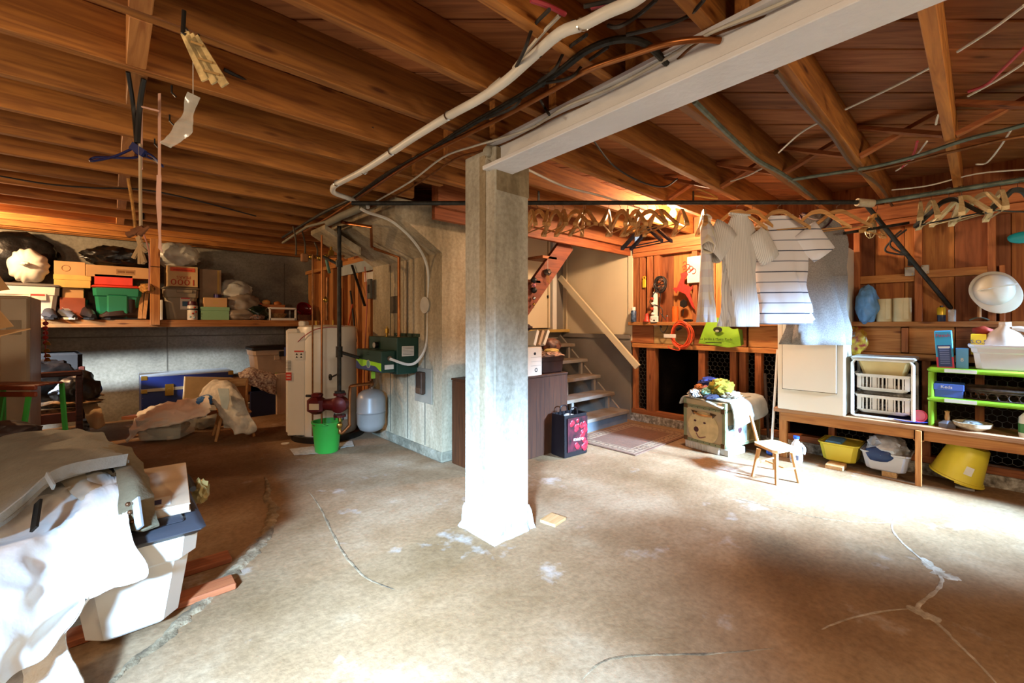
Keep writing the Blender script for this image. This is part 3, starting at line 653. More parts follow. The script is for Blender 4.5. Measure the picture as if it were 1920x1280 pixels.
t = wire('black_pipe_run', zline([(530, 445), (600, 402), (660, 372), (720, 330), (800, 285), (880, 235), (960, 190), (1040, 140), (1100, 95), (1160, 74), (1210, 82), (1250, 118)], 2.18), .013, IRON, 'black pipe hidden beside the long white pipe under the joists', 'pipe', n=8)
wire('white_beam_cable', zline([(700, 380), (770, 340), (830, 295), (885, 275), (950, 256), (1000, 238), (1060, 200), (1140, 168), (1210, 132), (1290, 85), (1340, 58), (1410, 30), (1480, 0), (1540, -30)], 2.172), .006, CABLEW, 'white cable clipped along the left edge of the steel beam')
wire('brown_beam_cable', zline([(690, 392), (770, 352), (850, 300), (900, 284), (960, 262), (1050, 215), (1130, 182), (1220, 140), (1262, 118), (1310, 78), (1400, 42), (1500, 8), (1560, -20)], 2.178), .006, OLDCU, 'thin copper tube beside the white cable along the steel beam')
t = thing('drain_pipe', 'grey drain pipe with elbow beside the chimney corbel', 'pipe', tuple(onz(660, 400, 2.1)))
o = t.location
MB().tube([tuple(onz(a, b_, 2.1)-o) for a, b_ in ((615, 418), (640, 405), (680, 388))], .03, 12).obj('pipe', mat('drain_grey', '#77715f', .7), t, True)
MB().tube([tuple(onz(a, b_, 2.12)-o) for a, b_ in ((530, 455), (575, 425), (625, 412))], .012, 8).obj('branch', mat('drain_grey', '#77715f'), t, True)
blackw = [([(1030, 18), (1000, 50), (985, 90), (968, 125)], 'black cable drooping between joists left of the long white pipe'),
 ([(1075, 40), (1035, 80), (1012, 105)], 'short black cable just left of the white pipe'),
 ([(1100, 65), (1060, 95), (1040, 130), (1010, 152)], 'black cable below the white pipe, curling into a joist'),
 ([(1140, 88), (1095, 120), (1070, 145), (1025, 155)], 'second black cable curling into the joist below the white pipe'),
 ([(1230, 0), (1195, 30), (1160, 50), (1140, 48)], 'black cable at the top of the picture right of the white pipe'),
 ([(1320, 0), (1290, 30), (1240, 50), (1175, 65)], 'black cable crossing the bay above the steel beam'),
 ([(1020, 160), (985, 170), (965, 200), (912, 222)], 'black cable snaking below the copper pipe'),
 ([(1010, 180), (1020, 200), (1030, 215)], 'short black cable end right of the copper pipe'),
 ([(1095, 12), (1200, -10), (1260, -30)], 'black cable at the top edge beside the red one')]
for pts, lb in blackw: wire('black_cable', [onz(px, py, 2.17+.04*math.sin(i*2)) for i, (px, py) in enumerate(pts)], .0065, CABLEK, lb)
wire('white_stub_cable', zline([(1050, 28), (1010, 70), (963, 127)], 2.2), .007, CABLEW, 'white cable between joists left of the long white pipe')
wire('white_stub_cable', zline([(938, 148), (900, 178), (865, 198)], 2.2), .007, CABLEW, 'pale cable end against the joist above the copper pipe')
wire('red_cable', zline([(995, 0), (1030, 12), (1060, 27)], 2.2), .008, REDC, 'pink cable at the top edge left of the white pipe')
wire('red_cable', zline([(1108, 14), (1140, 4), (1180, -14)], 2.2), .008, REDC, 'red cable at the top edge right of the white pipe')
wire('joist_cable', [(-3, 4.0, 2.26), (-1, 4.02, 2.25), (.3, 3.98, 2.23), (1.2, 4.0, 2.24)], .006, CABLEK, 'black cable along the fourth joist bay at left')
wire('joist_cable', [onz(420, 130, 2.3), onz(520, 180, 2.28), onz(600, 215, 2.27), onz(700, 240, 2.26)], .008, CABLEK, 'black cable running beside the joist right of the hanging bamboo piece')
wire('joist_cable', [onz(0, 330, 2.19), onz(90, 345, 2.17), onz(175, 352, 2.18), onz(300, 360, 2.19), onz(480, 405, 2.18)], .006, CABLEK, 'thin cable crossing the joists above the storage shelf')
wire('joist_cable', [onv(440, 448, 6.4), onv(465, 458, 6.4), onv(492, 458, 6.4)], .006, CABLEK, 'short black cable looped under the joists above the storage shelf')
# right of the beam
zr = 2.17
wire('green_conduit', zline([(1302, 190), (1335, 222), (1380, 265), (1420, 300), (1460, 322), (1490, 342), (1530, 375)], zr), .0125, GIRON, 'grey green conduit clipped beside a joist right of the steel beam', 'pipe')
wire('ceiling_conduit', zline([(1478, 338), (1560, 325), (1640, 312), (1720, 292), (1810, 262), (1880, 245), (1940, 228)], zr), .011, GIRON, 'upper of two dark pipes crossing under the joists at right', 'pipe')
wire('ceiling_conduit', zline([(1610, 325), (1690, 308), (1760, 290), (1812, 278), (1880, 262), (1940, 252)], zr), .0085, OLDCU, 'lower and thinner of two pipes crossing under the joists at right', 'pipe')
wire('brown_joist_cable', zline([(1455, 135), (1490, 180), (1525, 218), (1560, 255), (1590, 300), (1612, 322), (1650, 350), (1675, 390)], zr), .010, mat('brown_cable', '#5d4630', .5), 'brown cable following the joist nearest the hanging shirts', 'cable')
for pts, lb in (([(1920, 10), (1860, 55), (1795, 97)], 'white cable entering the rightmost joist near the top'),
                ([(1758, 119), (1680, 160), (1585, 205)], 'white cable between the two joists right of the beam'),
                ([(1536, 229), (1500, 250), (1460, 286)], 'white cable in the bay above the hanging shirts'),
                ([(1920, 118), (1870, 150), (1815, 180)], 'white cable curving out of the rightmost joist'),
                ([(1775, 198), (1760, 215), (1755, 233)], 'short white cable behind the rightmost joist'),
                ([(1895, 245), (1872, 280), (1850, 305), (1830, 308)], 'white cable dropping from the pipes near the right edge'),
                ([(1738, 265), (1710, 300), (1680, 320)], 'white cable hanging below the cross bridging'),
                ([(1672, 356), (1740, 348), (1830, 326), (1920, 318)], 'thin white cable stretched above the right hand hanger pipe'),
                ([(1430, 315), (1400, 330), (1370, 340)], 'white cable between the joists above the hanging shirts')):
    wire('white_cable', zline(pts, 2.2), .005, CABLEW, lb)
wire('red_cable', zline([(1920, 90), (1885, 125), (1850, 158), (1815, 172)], 2.2), .006, REDC, 'pink cable near the right edge beside the joist')
wire('red_cable', zline([(1720, 265), (1712, 290), (1690, 315)], 2.2), .006, REDC, 'red cable hanging below the cross bridging')
wire('wall_cable', [onu(1700, 430, 4.70), onu(1668, 455, 4.69), onu(1660, 470, 4.69), onu(1680, 476, 4.69), onu(1706, 480, 4.69), onu(1708, 498, 4.71)], .008, CABLEK, 'looped black cable above the electrical box on the board wall')
wire('wall_cable', [onu(1690, 432, 4.70), onu(1672, 448, 4.69), onu(1670, 462, 4.69), onu(1690, 474, 4.69), onu(1703, 478, 4.69), onu(1704, 498, 4.71)], .008, CABLEK, 'second looped black cable above the electrical box on the board wall')
# stairs cable near the column
wire('white_stair_cable', zline([(990, 318), (1060, 350), (1130, 368), (1215, 396), (1285, 425)], 2.17), .008, CABLEW, 'white cable below the joists between the column and the light bulb')
wire('thin_cable', zline([(1112, 262), (1150, 310), (1200, 340), (1245, 350), (1270, 335)], 2.2), .006, CABLEK, 'dark cable swinging across the orange lit joist bay')
wire('bulb_cable', [at(1275, 372, 3.9), at(1290, 352, 3.9), at(1320, 358, 3.85), at(1345, 372, 3.8), at(1300, 366, 3.8)], .008, CARDY, 'loop of pale cable beside the light bulb')
# ================================================================ HANGER PIPES
R0, R1 = at(660, 383, 3.33), at(1612, 374, 3.3)
R0.z = R1.z = 2.115
t = thing('hanger_pipe', 'long black pipe under the joists carrying the hangers and shirts', 'pipe', tuple((R0+R1)/2)); o = t.location
MB().tube([R0-o, R1-o], .0165, 14).obj('pipe', IRON, t, True)
MB().tube([R1-o-Vector((.02*RX, .02*RY, 0)), R1-o+Vector((.1*RX, .1*RY, -.01))], .03, 14).obj('tape_joint', mat('tape', '#bfae90', .8, 0, .08, 20, .5), t, True)
for px in (1010, 1300): 
    q = at(px, 380, 3.33)-o; MB().bar(q+Vector((0, 0, .0)), q+Vector((0, 0, .09)), .02, .005).obj('strap', IRON, t)
S0 = R1+Vector((.12*RX, .12*RY, 0)); S1 = Vector((S0.x+.04, -1.2, 2.115))
t = thing('side_hanger_pipe', 'dark pipe going on towards the right edge with bare hangers', 'pipe', tuple((S0+S1)/2)); o = t.location
MB().tube([S0-o, S1-o], .0165, 14).obj('pipe', GIRON, t, True)
t = thing('brace_pipe', 'black iron pipe slanting down across the board wall', 'pipe', tuple(at(1650, 420, 3.5))); o = t.location
MB().tube([at(1625, 385, 3.35)-o, at(1818, 620, 3.42)-o], .0165, 12).obj('pipe', IRON, t, True)
# hangers
HW = wood('hanger_wood', '#a9763f', '#cf9d5e', 'x', .45, False); HWP = wood('hanger_pale', '#bda272', '#d8c294', 'x', .45, False)
def make_hanger(name, m, bar=True, wdt=.42):
    t = thing(name, 'x', 'hanger', (0, 0, 0)); L = wdt/2
    pts = [(-L, 0, -.205), (-L*.75, 0, -.165), (-L*.4, 0, -.105), (-.035, 0, -.068), (.035, 0, -.068), (L*.4, 0, -.105), (L*.75, 0, -.165), (L, 0, -.205)]
    mb = MB(); P = smoothpath(pts, 3)
    V = []
    for i, p_ in enumerate(P):
        e = abs(p_.x)/L; hh = .016-.004*e+.0; ww = .007+.009*e
        for (a, b_) in ((-ww, -hh), (ww, -hh), (ww, hh), (-ww, hh)): V.append((p_.x, a+.02*e*e, p_.z+b_))
    k = len(P)
    mb.add(V, [(0, 3, 2, 1), tuple((k-1)*4+j for j in range(4))]+[(i*4+j, i*4+(j+1) % 4, i*4+4+(j+1) % 4, i*4+4+j) for i in range(k-1) for j in range(4)])
    mb.obj('arms', m, t, True)
    hk = [(0, 0, -.05), (0, 0, -.01), (.012, 0, .0), (.02, 0, .012)]+[tuple(q) for q in arc((0, 0, .0), .022, .5, PI*1.1, 8)]
    MB().tube([(0, 0, -.06), (0, 0, -.022)]+[tuple(q) for q in arc((0, 0, .0), .022, -PI/2, PI*.95, 10)], .0017, 6).obj('hook', CHROME, t, True)
    if bar: MB().tube([(-L*.9, .01, -.2), (L*.9, .01, -.2)], .005, 8).obj('cross_bar', m, t, True)
    return t
h0 = make_hanger('coat_hanger', HW); h1 = make_hanger('pale_coat_hanger', HWP)
PIPEZ = 2.115
used = {}
def hang(px, rot, lab, proto=None, side=False, tilt=0, grp=None, z=PIPEZ):
    proto = proto or h0
    if side: r = ray(px, 370); d = S0.x/r[0]; q = at(px, 370, d)
    else: r = ray(px, 380); q = at(px, 380, 3.33)
    o = proto if proto.name not in used else copy_tree(proto); used[proto.name] = 1
    o.location = (q.x, q.y, z); o.rotation_euler = (tilt, 0, rot); o['label'] = lab; o['group'] = grp or 'bare hangers on the black pipe'; return o
bare = [(995, 1.0), (1008, 1.25), (1028, .75), (1040, 1.15), (1056, .9), (1078, 1.3), (1094, .55), (1098, 1.15), (1141, .45), (1163, 1.05), (1177, .6), (1190, 1.0), (1199, .5), (1215, 1.3), (1231, .9), (1237, 1.25), (1276, .7)]
words_ = ['first', 'second', 'third', 'fourth', 'fifth', 'sixth', 'seventh', 'eighth', 'ninth', 'tenth', 'eleventh', 'twelfth', 'thirteenth', 'fourteenth', 'fifteenth', 'sixteenth', 'seventeenth']
for i, (px, rt) in enumerate(bare):
    hang(px, rt, words_[i]+' bare wooden hanger from the concrete column on the black pipe', h0, tilt=random.uniform(-.08, .08))
for px, rt, lb in ((1320, 1.3, 'wooden hanger holding the leftmost checked shirt'), (1381, -.35, 'wooden hanger holding the pale striped shirt'), (1411, .1, 'bare wooden hanger between the two striped shirts'), (1459, -.45, 'wooden hanger holding the shirt with dark stripes'), (1533, -.5, 'wooden hanger behind the neck of the grey dress'), (1569, -.75, 'wooden hanger right of the neck of the grey dress')):
    hang(px, A-PI/2+rt, lb, h0, grp='hangers among the clothes')
q = hang(1645, -.2, 'bare wooden hanger below the taped pipe joint', h0, grp='hangers among the clothes'); q.location = at(1643, 378, 3.35); q.location.z = 2.09
sidel = [(1724, .25, 'first'), (1746, .45, 'second'), (1798, .3, 'third'), (1803, .9, 'fourth'), (1845, .75, 'fifth'), (1876, .35, 'sixth')]
for px, rt, wd in sidel: hang(px, rt-.15, wd+' pale wooden hanger right of the taped pipe joint', h1, True, grp='hangers on the right hand pipe', tilt=random.uniform(-.1, .1))
for nm, px, m, lb in (('black_plastic_hanger', 1779, BLK, 'black plastic hanger with clips on the right hand pipe'), ('grey_plastic_hanger', 1908, mat('grey_hanger', '#3c4545', .4), 'dark grey plastic hanger at the right edge of the picture')):
    h = make_hanger(nm, m, wdt=.40); hang(px, 1.0 if nm[0] == 'b' else -.6, lb, h, True, grp=' '.join(nm.split('_')))
    h['group'] = 'plastic hangers on the right hand pipe'
hb = make_hanger('navy_hanger', mat('navy_rim', '#2a2436', .5)); hb.location = at(1205, 400, 3.5); hb.location.z = 2.03; hb.rotation_euler = (0, .0, 1.35); tag(hb, 'navy hanger with pale rim hanging low left of the light bulb', 'hanger', 'low hangers by the bulb')
hb2 = copy_tree(hb); hb2.location = at(1222, 398, 3.52); hb2.location.z = 2.03; tag(hb2, 'navy hanger with pale rim nearest the light bulb')
# bulb
bp_ = at(1262, 398, 4.25)
t = thing('light_bulb', 'glowing bare bulb in a porcelain socket under the joists', 'light', tuple(bp_))
BULB = Vector(bp_)
MB().lathe([(0, -.05), (.02, -.045), (.032, -.02), (.03, 0), (.016, .03), (.014, .045), (0, .045)], n=20).obj('glass', mat('bulb_glow', '#ffd9a0', emit=14), t, True)
MB().lathe([(0, .04), (.022, .04), (.03, .055), (.055, .075), (.055, .09), (0, .09)], n=24).obj('socket', WPLAS, t, True)
bpy.data.objects['bulb_light_stairs'].location = BULB+Vector((-.06*FX, -.06*FY, -.09))
# ================================================================ STORAGE SHELF ON THE BACK WALL
VS = 6.6; ZS = 1.235
def shelf_box(px0, px1, pt, dep=.3, v=VS+.04, zb=ZS, pb=597): 
    b = B(px0, px1, pt, pb, v, dep, zb); return b
t = thing('storage_shelf', 'long wooden shelf board fixed along the concrete wall', 'shelf', (.3, VS, 0))
MB().box(-3.3, 1.97, 0, .05, ZS-.085, ZS-.0, b=.004).obj('front_rail', WX, t)
for k, (y0, y1) in enumerate(((.05, .3), (.31, .585))): MB().box(-3.3, 1.97, y0, y1, ZS-.025, ZS-.002).obj('board', WX, t)
for x in (-2.2, -.3, 1.2): MB().box(x, x+.04, .05, .585, ZS-.085, ZS-.027).obj('bearer', WY, t)
b = shelf_box(283, 299, 442, .04, VS-.045); t = thing('shelf_hanger_post', 'upright wooden post holding the shelf from the joists', 'post', ((b[0]+b[1])/2, VS-.022, ZS-.06))
MB().box(-.045, .045, -.02, .02, 0, ZJ-ZS+.05, b=.003).obj('post', WZ, t)
MB().tube(arc((0, 0, .68), .055, 0, 2*PI, 16, (1, 0, 0), (0, .55, 0)), .004, 6).obj('black_tie', BLK, t)
def carton(name, b, m, lab, cat='box', tape=True, rz=0, lid=None, group=None):
    t = thing(name, lab, cat, loc_of(b), rz, group); c = ctr(b)
    MB().box(*c, b=.003).obj('carton', m, t)
    if lid: MB().box(c[0]-.004, c[1]+.004, c[2]-.004, c[3]+.004, c[5]-lid, c[5]+.003, b=.003).obj('lid', m, t)
    elif tape: MB().box(c[0]+.001, c[1]-.001, -.02, .02, c[5]-.0005, c[5]+.001).obj('tape', mat('packing_tape', '#a9824f', .3), t); MB().box((c[0]+c[1])/2-.0015, (c[0]+c[1])/2+.0015, c[2], c[3], c[5]-.001, c[5]+.0012).obj('flap_seam', mat('seam_brown', '#6d4d2e', .9), t)
    return t, c
def tote(name, b, m, ml, lab, tp=.035, lidh=.04, latch=True, group=None, cat='storage tote', rz=0):
    t = thing(name, lab, cat, loc_of(b), rz, group); c = ctr(b); h = c[5]
    MB().tub(c[0]+.01, c[1]-.01, c[2]+.01, c[3]-.01, 0, h-lidh*.6, tp, .006, .03).obj('tub', m, t)
    MB().tub(c[0]+.003, c[1]-.003, c[2]+.003, c[3]-.003, h*.66, h-lidh*.5, .006, .006, .03).obj('rim_band', m, t)
    if ml:
        l = MB().box(c[0]-.006, c[1]+.006, c[2]-.006, c[3]+.006, h-lidh, h-.008, b=.014).obj('lid', ml, t, True)
        MB().box(c[0]+.04, c[1]-.04, c[2]+.04, c[3]-.04, h-.012, h, b=.008).obj('lid_panel', ml, l, True)
    if latch: MB().box(-.03, .03, c[2]-.006, c[2]+.02, h*.5, h*.66).obj('latch', m, t)
    return t, c
def bag(name, c, r, seed, m, lab, n=4, flat=None, pinch=0, amp=.2, wr=.07, wf=6, knot=None, cat='bag', group=None):
    t = thing(name, lab, cat, (c[0], c[1], c[2]-r[2]), 0, group)
    MB().blob((0, 0, r[2]), r, seed, amp, 2.0, wr, wf, flat, n, pinch).obj('body', m, t, True)
    if knot:
        k = MB(); 
        for j in range(5): k.blob((knot[0]+random.uniform(-.02, .02), knot[1]+random.uniform(-.02, .02), knot[2]+random.uniform(0, .04)), (.02, .018, .03), seed+j, .4, 3, .15, 6, None, 2)
        k.obj('knot', m, t, True)
    return t
def C_(px, py, v): return onv(px, py, v)
def px2m(n, px, py, v):
    a = onv(px, py, v); d = a.x*FX+a.y*FY; return n*d/F
# left end
c = C_(22, 480, VS+.42); bag('trash_bag', c, (.33, .14, .26), 3, BBAG, 'big black trash bag at the left end of the shelf on the white tote')
b = (onv(-20, 560, VS).x, onv(112, 560, VS+.03).x, VS+.03, VS+.43, ZS, C_(60, 530, VS).z)
t, c = tote('storage_tote', b, WPLAS, mat('grey_lid', '#6e6a66', .5), 'white tote with grey lid at the left end of the shelf')
lb = MB().box(.02, .14, c[2]+.0, c[2]+.004, .20, .27).obj('label', PAPER, t); MB().box(.03, .13, c[2]-.003, c[2]+.001, .245, .262).obj('label_stripe', RED, lb)
c = C_(53, 502, VS+.13); r = px2m(36, 53, 502, VS+.13)
t = thing('drawstring_bag', 'white cloth bag tied in a knot, sitting on the grey lidded tote', 'bag', (c.x, c.y, b[5]))
V = []; mb = MB(); n = 64; rows = 14
prof = []
for j in range(rows+1):
    ph = PI*j/rows; row = []
    for k in range(n):
        th = 2*PI*k/n; fold = .05*math.sin(th*11+math.sin(th*3)*2)*math.sin(ph)**.5*(1 if j < rows*.75 else .3)
        rr = math.sin(ph)**.6*(1+fold+.05*noise.noise(Vector((math.cos(th), math.sin(th), j*.2))))
        V.append((r*.74*rr*math.cos(th), -r*.8*math.cos(ph)*(1 if j > rows/2 else .82), r*.9+r*.9*rr*math.sin(th)))
mb.add(V, [(j*n+k, j*n+(k+1) % n, j*n+n+(k+1) % n, j*n+n+k) for j in range(rows) for k in range(n)]); mb.obj('body', mat('white_cloth', '#d9d2c2', .8), t, True)
k_ = MB()
for j in range(4): k_.blob((.008*j-.02, -r*.84, r*.92+.008*(j % 2)), (.02, .03, .016), j, .3, 3, .2, 5, None, 2)
k_.obj('knot', mat('white_cloth', '#d9d2c2'), t, True)
# card boxes
zb1 = C_(136, 558, VS+.1).z
b = B(117, 157, 540, 557, VS+.1, .25, ZS+.07); carton('small_carton', b, CARD, 'small cardboard box under the yellow board box on the shelf')
b = B(112, 160, 558, 566, VS+.09, .3, ZS); carton('red_brown_box', b, mat('red_brown', '#8a4328', .7), 'flat red brown box at the bottom of the carton stack', tape=False)
b = B(101, 170, 516, 538, VS+.06, .28, C_(136, 539, VS+.06).z); carton('yellow_board_box', b, CARDY, 'flat yellow cardboard box in the middle of the carton stack', tape=False, lid=.05)
zz = b[5]
b = B(101, 160, 490, 514, VS+.07, .24, zz); t, c = carton('carton', b, CARD, 'cardboard box with printed ring mark on top of the stack')
MB().lathe([(.03, 0), (.034, 0), (.034, -.002), (.03, -.002)], (-.03, c[2]-.001, c[5]*.5), 20, 'y').obj('ring_mark', CARD2, t)
b = B(161, 279, 499, 519, VS+.05, .2, zz-.0); t, c = carton('long_carton', b, CARD, 'long flat cardboard box lying on the red container', tape=False)
fr = MB().box(-.02, .14, c[2]-.002, c[2], c[5]*.3, c[5]*.75).obj('stamp', mat('stamp', '#9b744a', .8), t); text('IIIIIII IIIIIIII', .035, CARD2, fr, (.06, c[2]-.0035, c[5]*.52))
# green tote with red lid, red box on it
b = B(172, 267, 534, 596, VS+.02, .4, ZS)
t, c = tote('green_tote', b, mat('tote_green', '#1d7a55', .4, 0, .05, 4), mat('lid_red', '#d8402c', .4), 'green storage tote with bright red lid on the shelf', latch=False)
MB().box(-.09, .09, c[2]-.004, c[2]+.03, .02, c[5]*.72, b=.02).obj('grip_panel', mat('tote_green', '#1d7a55'), t, True)
b2 = B(177, 249, 515, 531, VS+.05, .3, b[5]); t, c = carton('red_container', b2, mat('lid_red', '#d8402c'), 'red plastic container on the lid of the green tote', tape=False)
c = C_(228, 484, VS+.2); bag('trash_bag', (c.x, c.y, c.z), (.30, .2, .125), 11, BBAG, 'black trash bag lying on the long flat carton', flat=None, wr=.12, wf=5)
bpy.data.objects[bpy.context.scene.collection.objects[-1].name]
# footwear
LEA = mat('black_leather', '#1a1614', .3, 0, .06, 6, .2, 30, .6)
def shoe(name, px, py, v, L, hgt, rz, m, sole, lab, shaft=.0, group=None):
    L *= 1.15; hgt *= 1.35; shaft *= 1.3
    c = onv(px, py, v); t = thing(name, lab, 'shoe', (c.x, c.y, ZS), rz, group); W = L*.36
    mb = MB(); V = []; n = 16; rows = 12
    for j in range(rows+1):
        s = j/rows; x = -L/2+L*s; ww = W/2*(.62+.5*math.sin(PI*min(1, s*1.05)**.8))*(1 if s < .93 else .8)
        hh = hgt*(1 if s < .42 else 1-(s-.42)/.58*.55)*(1 if s < .9 else .75)
        for k in range(n):
            a = 2*PI*k/n; V.append((x, ww*math.cos(a)*(1 if math.sin(a) < 0 else .75 if s > .4 else .62), .012+hh*.5+hh*.5*math.sin(a)))
    mb.add(V, [tuple(range(n)), tuple(rows*n+k for k in range(n))]+[(j*n+k, j*n+(k+1) % n, j*n+n+(k+1) % n, j*n+n+k) for j in range(rows) for k in range(n)])
    mb.obj('upper', m, t, True)
    s_ = MB(); pts = [(-L/2-.005, -W*.33), (-L*.1, -W*.3), (L*.25, -W*.5), (L*.46, -W*.3), (L*.51, 0), (L*.46, W*.3), (L*.25, W*.5), (-L*.1, W*.3), (-L/2-.005, W*.33)]
    V = [(x, y, 0) for x, y in pts]+[(x, y, .022) for x, y in pts]; k = len(pts)
    s_.add(V, [tuple(range(k)), tuple(range(2*k-1, k-1, -1))]+[(i, (i+1) % k, k+(i+1) % k, k+i) for i in range(k)]); s_.obj('sole', sole, t)
    if shaft: MB().lathe([(W*.42, hgt*.5), (W*.45, hgt+shaft*.5), (W*.47, hgt+shaft), (W*.4, hgt+shaft), (W*.38, hgt*.6)], (-L*.27, 0, 0), 18, sq=.8).obj('shaft', m, t, True)
    else: MB().lathe([(W*.34, -.02), (W*.38, .004), (W*.30, .004), (W*.28, -.02)], (-L*.24, 0, hgt), 16, sq=.75).obj('collar', m, t, True)
    lc = MB()
    for i in range(4): lc.tube([(L*(.0+.06*i), -W*.2, .02+hgt*(.93-.08*i)), (L*(.02+.06*i), W*.2, .02+hgt*(.93-.08*i))], .003, 5)
    if not shaft or shaft < .1: lc.obj('laces', sole if m is not LEA else BLK, t)
    return t
shoe('rubber_boot', 92, 594, VS+.07, .28, .09, -1.3, mat('rubber_grey', '#2c2d31', .5), BLK, 'dark rubber boot at the left end of the shelf front', .12, 'footwear on the shelf')
shoe('running_shoe', 121, 594, VS+.10, .27, .085, -1.0, mat('shoe_grey', '#4a4a4c', .7, 0, .15, 12), PAPER, 'grey and white running shoe on the shelf', 0, 'footwear on the shelf')
shoe('leather_shoe', 146, 590, VS+.2, .29, .10, .25, LEA, BLK, 'black leather shoe turned sideways behind the tall laced shoe', 0, 'footwear on the shelf')
shoe('leather_shoe', 163, 594, VS+.10, .28, .11, -1.2, LEA, BLK, 'tall black laced leather shoe left of the green tote', .055, 'footwear on the shelf')
shoe('work_boot', 224, 595, VS-.0+.06, .30, .10, PI+.15, mat('brown_leather', '#2f1d13', .5, 0, .1, 6, .2), BLK, 'brown work boot in front of the green tote', .075, 'footwear on the shelf')
for i, (a, b_, lb) in enumerate((((266, 545), (262, 596), 'pale board leaning at the right of the green tote'), ((276, 545), (270, 597), 'second pale board leaning on the shelf post'))):
    q0 = onv(*a, VS+.12); q1 = onv(*b_, VS+.03); q1.z = ZS+.012; MB().bar(q1, q0, .035, .02, (0, 1, .2)).top('board', PINEZ, lb, 'board', 'boards leaning beside the shelf post')
c = C_(276, 540, VS-.03); MB().blob(tuple(c), (.07, .05, .05), 8, .15, 3, .25, 9, None, 3).top('twine_ball', mat('twine', '#b5813f', .9, 0, .2, 40, .5), 'ball of rough twine hanging at the shelf post', 'twine', None, True)
q0 = onv(303, 562, VS+.08); q1 = onv(307, 597, VS+.06); q1.z = ZS; t = MB().box(q0.x-.015, q0.x+.01, VS+.05, VS+.25, ZS, q0.z, b=.004).top('framed_picture', PAPER, 'thin white framed picture standing right of the shelf post', 'frame')
# second half of the shelf
BEI = mat('tote_beige', '#8e8069', .55, 0, .03)
b = B(305, 374, 537, 597, VS+.06, .42, ZS); t, c = tote('beige_tote', b, BEI, mat('tote_beige_lid', '#7f7460', .5), 'beige storage tote with paper label right of the shelf post', latch=False)
lb = MB().box(-.01, .09, c[2]+.018, c[2]+.024, .13, .3).obj('label', PAPER, t); MB().box(-.005, .085, c[2]+.015, c[2]+.019, .26, .29).obj('label_header', RED, lb); MB().box(.01, .07, c[2]+.015, c[2]+.019, .17, .23, b=.002).obj('label_picture', mat('label_blue', '#3c5f7c', .7), lb)
MB().tub(-.05, .11, c[2]-.008, c[2]+.03, .33, .37, .0, .004, .005).obj('handle_band', BEI, t)
zt = b[5]; b = B(313, 371, 499, 534, VS+.07, .33, zt); t, c = carton('juice_carton', b, mat('carton_cream', '#c7a370', .8), 'cream carton with orange printing turned upside down on the beige tote')
f = c[2]-.0015; OR = mat('print_orange', '#d0502a', .7); DR = mat('print_red', '#a8381f', .7)
hd = MB().box(c[0]+.03, c[1]-.03, f-.001, f+.001, c[5]*.74, c[5]*.93).obj('header_band', OR, t)
MB().box(c[0]+.06, c[1]-.06, f-.002, f-.001, c[5]*.78, c[5]*.84).obj('print_line', DR, hd)
text('PEARS', .052, DR, t, (.01, f, c[5]*.46), (PI/2, PI, 0)); text('1000', .105, DR, t, (.01, f, c[5]*.23), (PI/2, PI, 0), sx=1.25)
c = C_(330, 478, VS+.2); bag('clear_bag', tuple(c), (.22, .16, .17), 21, CLEAR2, 'clear plastic bag standing on the cream carton', pinch=.15, wr=.1)
b = B(374, 415, 505, 560, VS+.2, .2, ZS); t, c = carton('tall_box', b, mat('beige_panel', '#a58d6f', .7), 'tall plain beige box behind the pale green box', tape=False)
MB().box(c[1]-.045, c[1]-.02, c[2]-.002, c[2], .2, c[5]-.01).obj('pale_strip', CARDY, t)
b = B(377, 430, 576, 601, VS+.04, .26, ZS); carton('green_shoebox', b, mat('mint', '#86b184', .6, 0, .02), 'pale green box with lid at the shelf front', tape=False, lid=.045); zt = b[5]
b = B(382, 426, 558, 575, VS+.05, .2, zt+.003); t, c = carton('tan_box', b, mat('tan_box', '#c49a67', .6, 0, .02), 'small tan box on top of the pale green box', tape=False); [MB().box(-.03, .03, c[2]-.001, c[2], c[5]*z, c[5]*z+.006).obj('print_line', CARDY, t) for z in (.35, .5, .65)]
c = C_(408, 556, VS+.15); t = thing('tin', 'dark blue tin on the small tan box', 'tin', (c.x, c.y, b[5])); MB().cyl((0, 0, 0), .045, .055, 20).obj('can', mat('tin_blue', '#2c2250', .3, .4), t, True); MB().lathe([(.046, 0), (.048, .004), (.046, .008)], (0, 0, .045), 20).obj('rim', CHROME, t, True)
c = C_(361, 597, VS+.07); t = thing('thermos', 'white patterned vacuum flask with dark red cap on the shelf', 'flask', (c.x, VS+.07, ZS))
MB().lathe([(0, 0), (.052, 0), (.055, .01), (.055, .17), (.05, .18), (0, .18)], n=24).obj('body', mat('flask_white', '#cfc9bd', .4), t, True)
MB().lathe([(.055, 0), (.057, .003), (.057, .012), (.055, .015)], (0, 0, .125), 24).obj('band', BLK, t, True); cp = MB().lathe([(.05, 0), (.052, .02), (.045, .055), (0, .06)], (0, 0, .175), 24).obj('cap', mat('cap_maroon', '#4b1620', .35), t, True)
for a, z, m in ((-1.6, .08, DR), (-1.0, .10, DR), (-2.1, .04, mat('sky', '#8fb7c4', .5)), (-1.3, .155, DR), (-1.3, .03, mat('sky', '#8fb7c4'))): MB().blob((.052*math.cos(a), .052*math.sin(a), z), (.012, .012, .012), int(z*99), .1, n=2).obj('printed_spot', m, t, True)
GB_ = mat('grey_bag', '#8b7d6b', .35, 0, .06, 6, .5, 16, .5)
c = C_(440, 550, VS+.3); bag('cloudy_bag', tuple(c), (.20, .15, .17), 31, CLEAR2, 'cloudy plastic bag at the back of the shelf right of the tall box')
c = C_(452, 572, VS+.22); bag('plastic_bag', tuple(c), (.23, .15, .16), 32, GB_, 'grey plastic bag with dark lettering on the shelf')
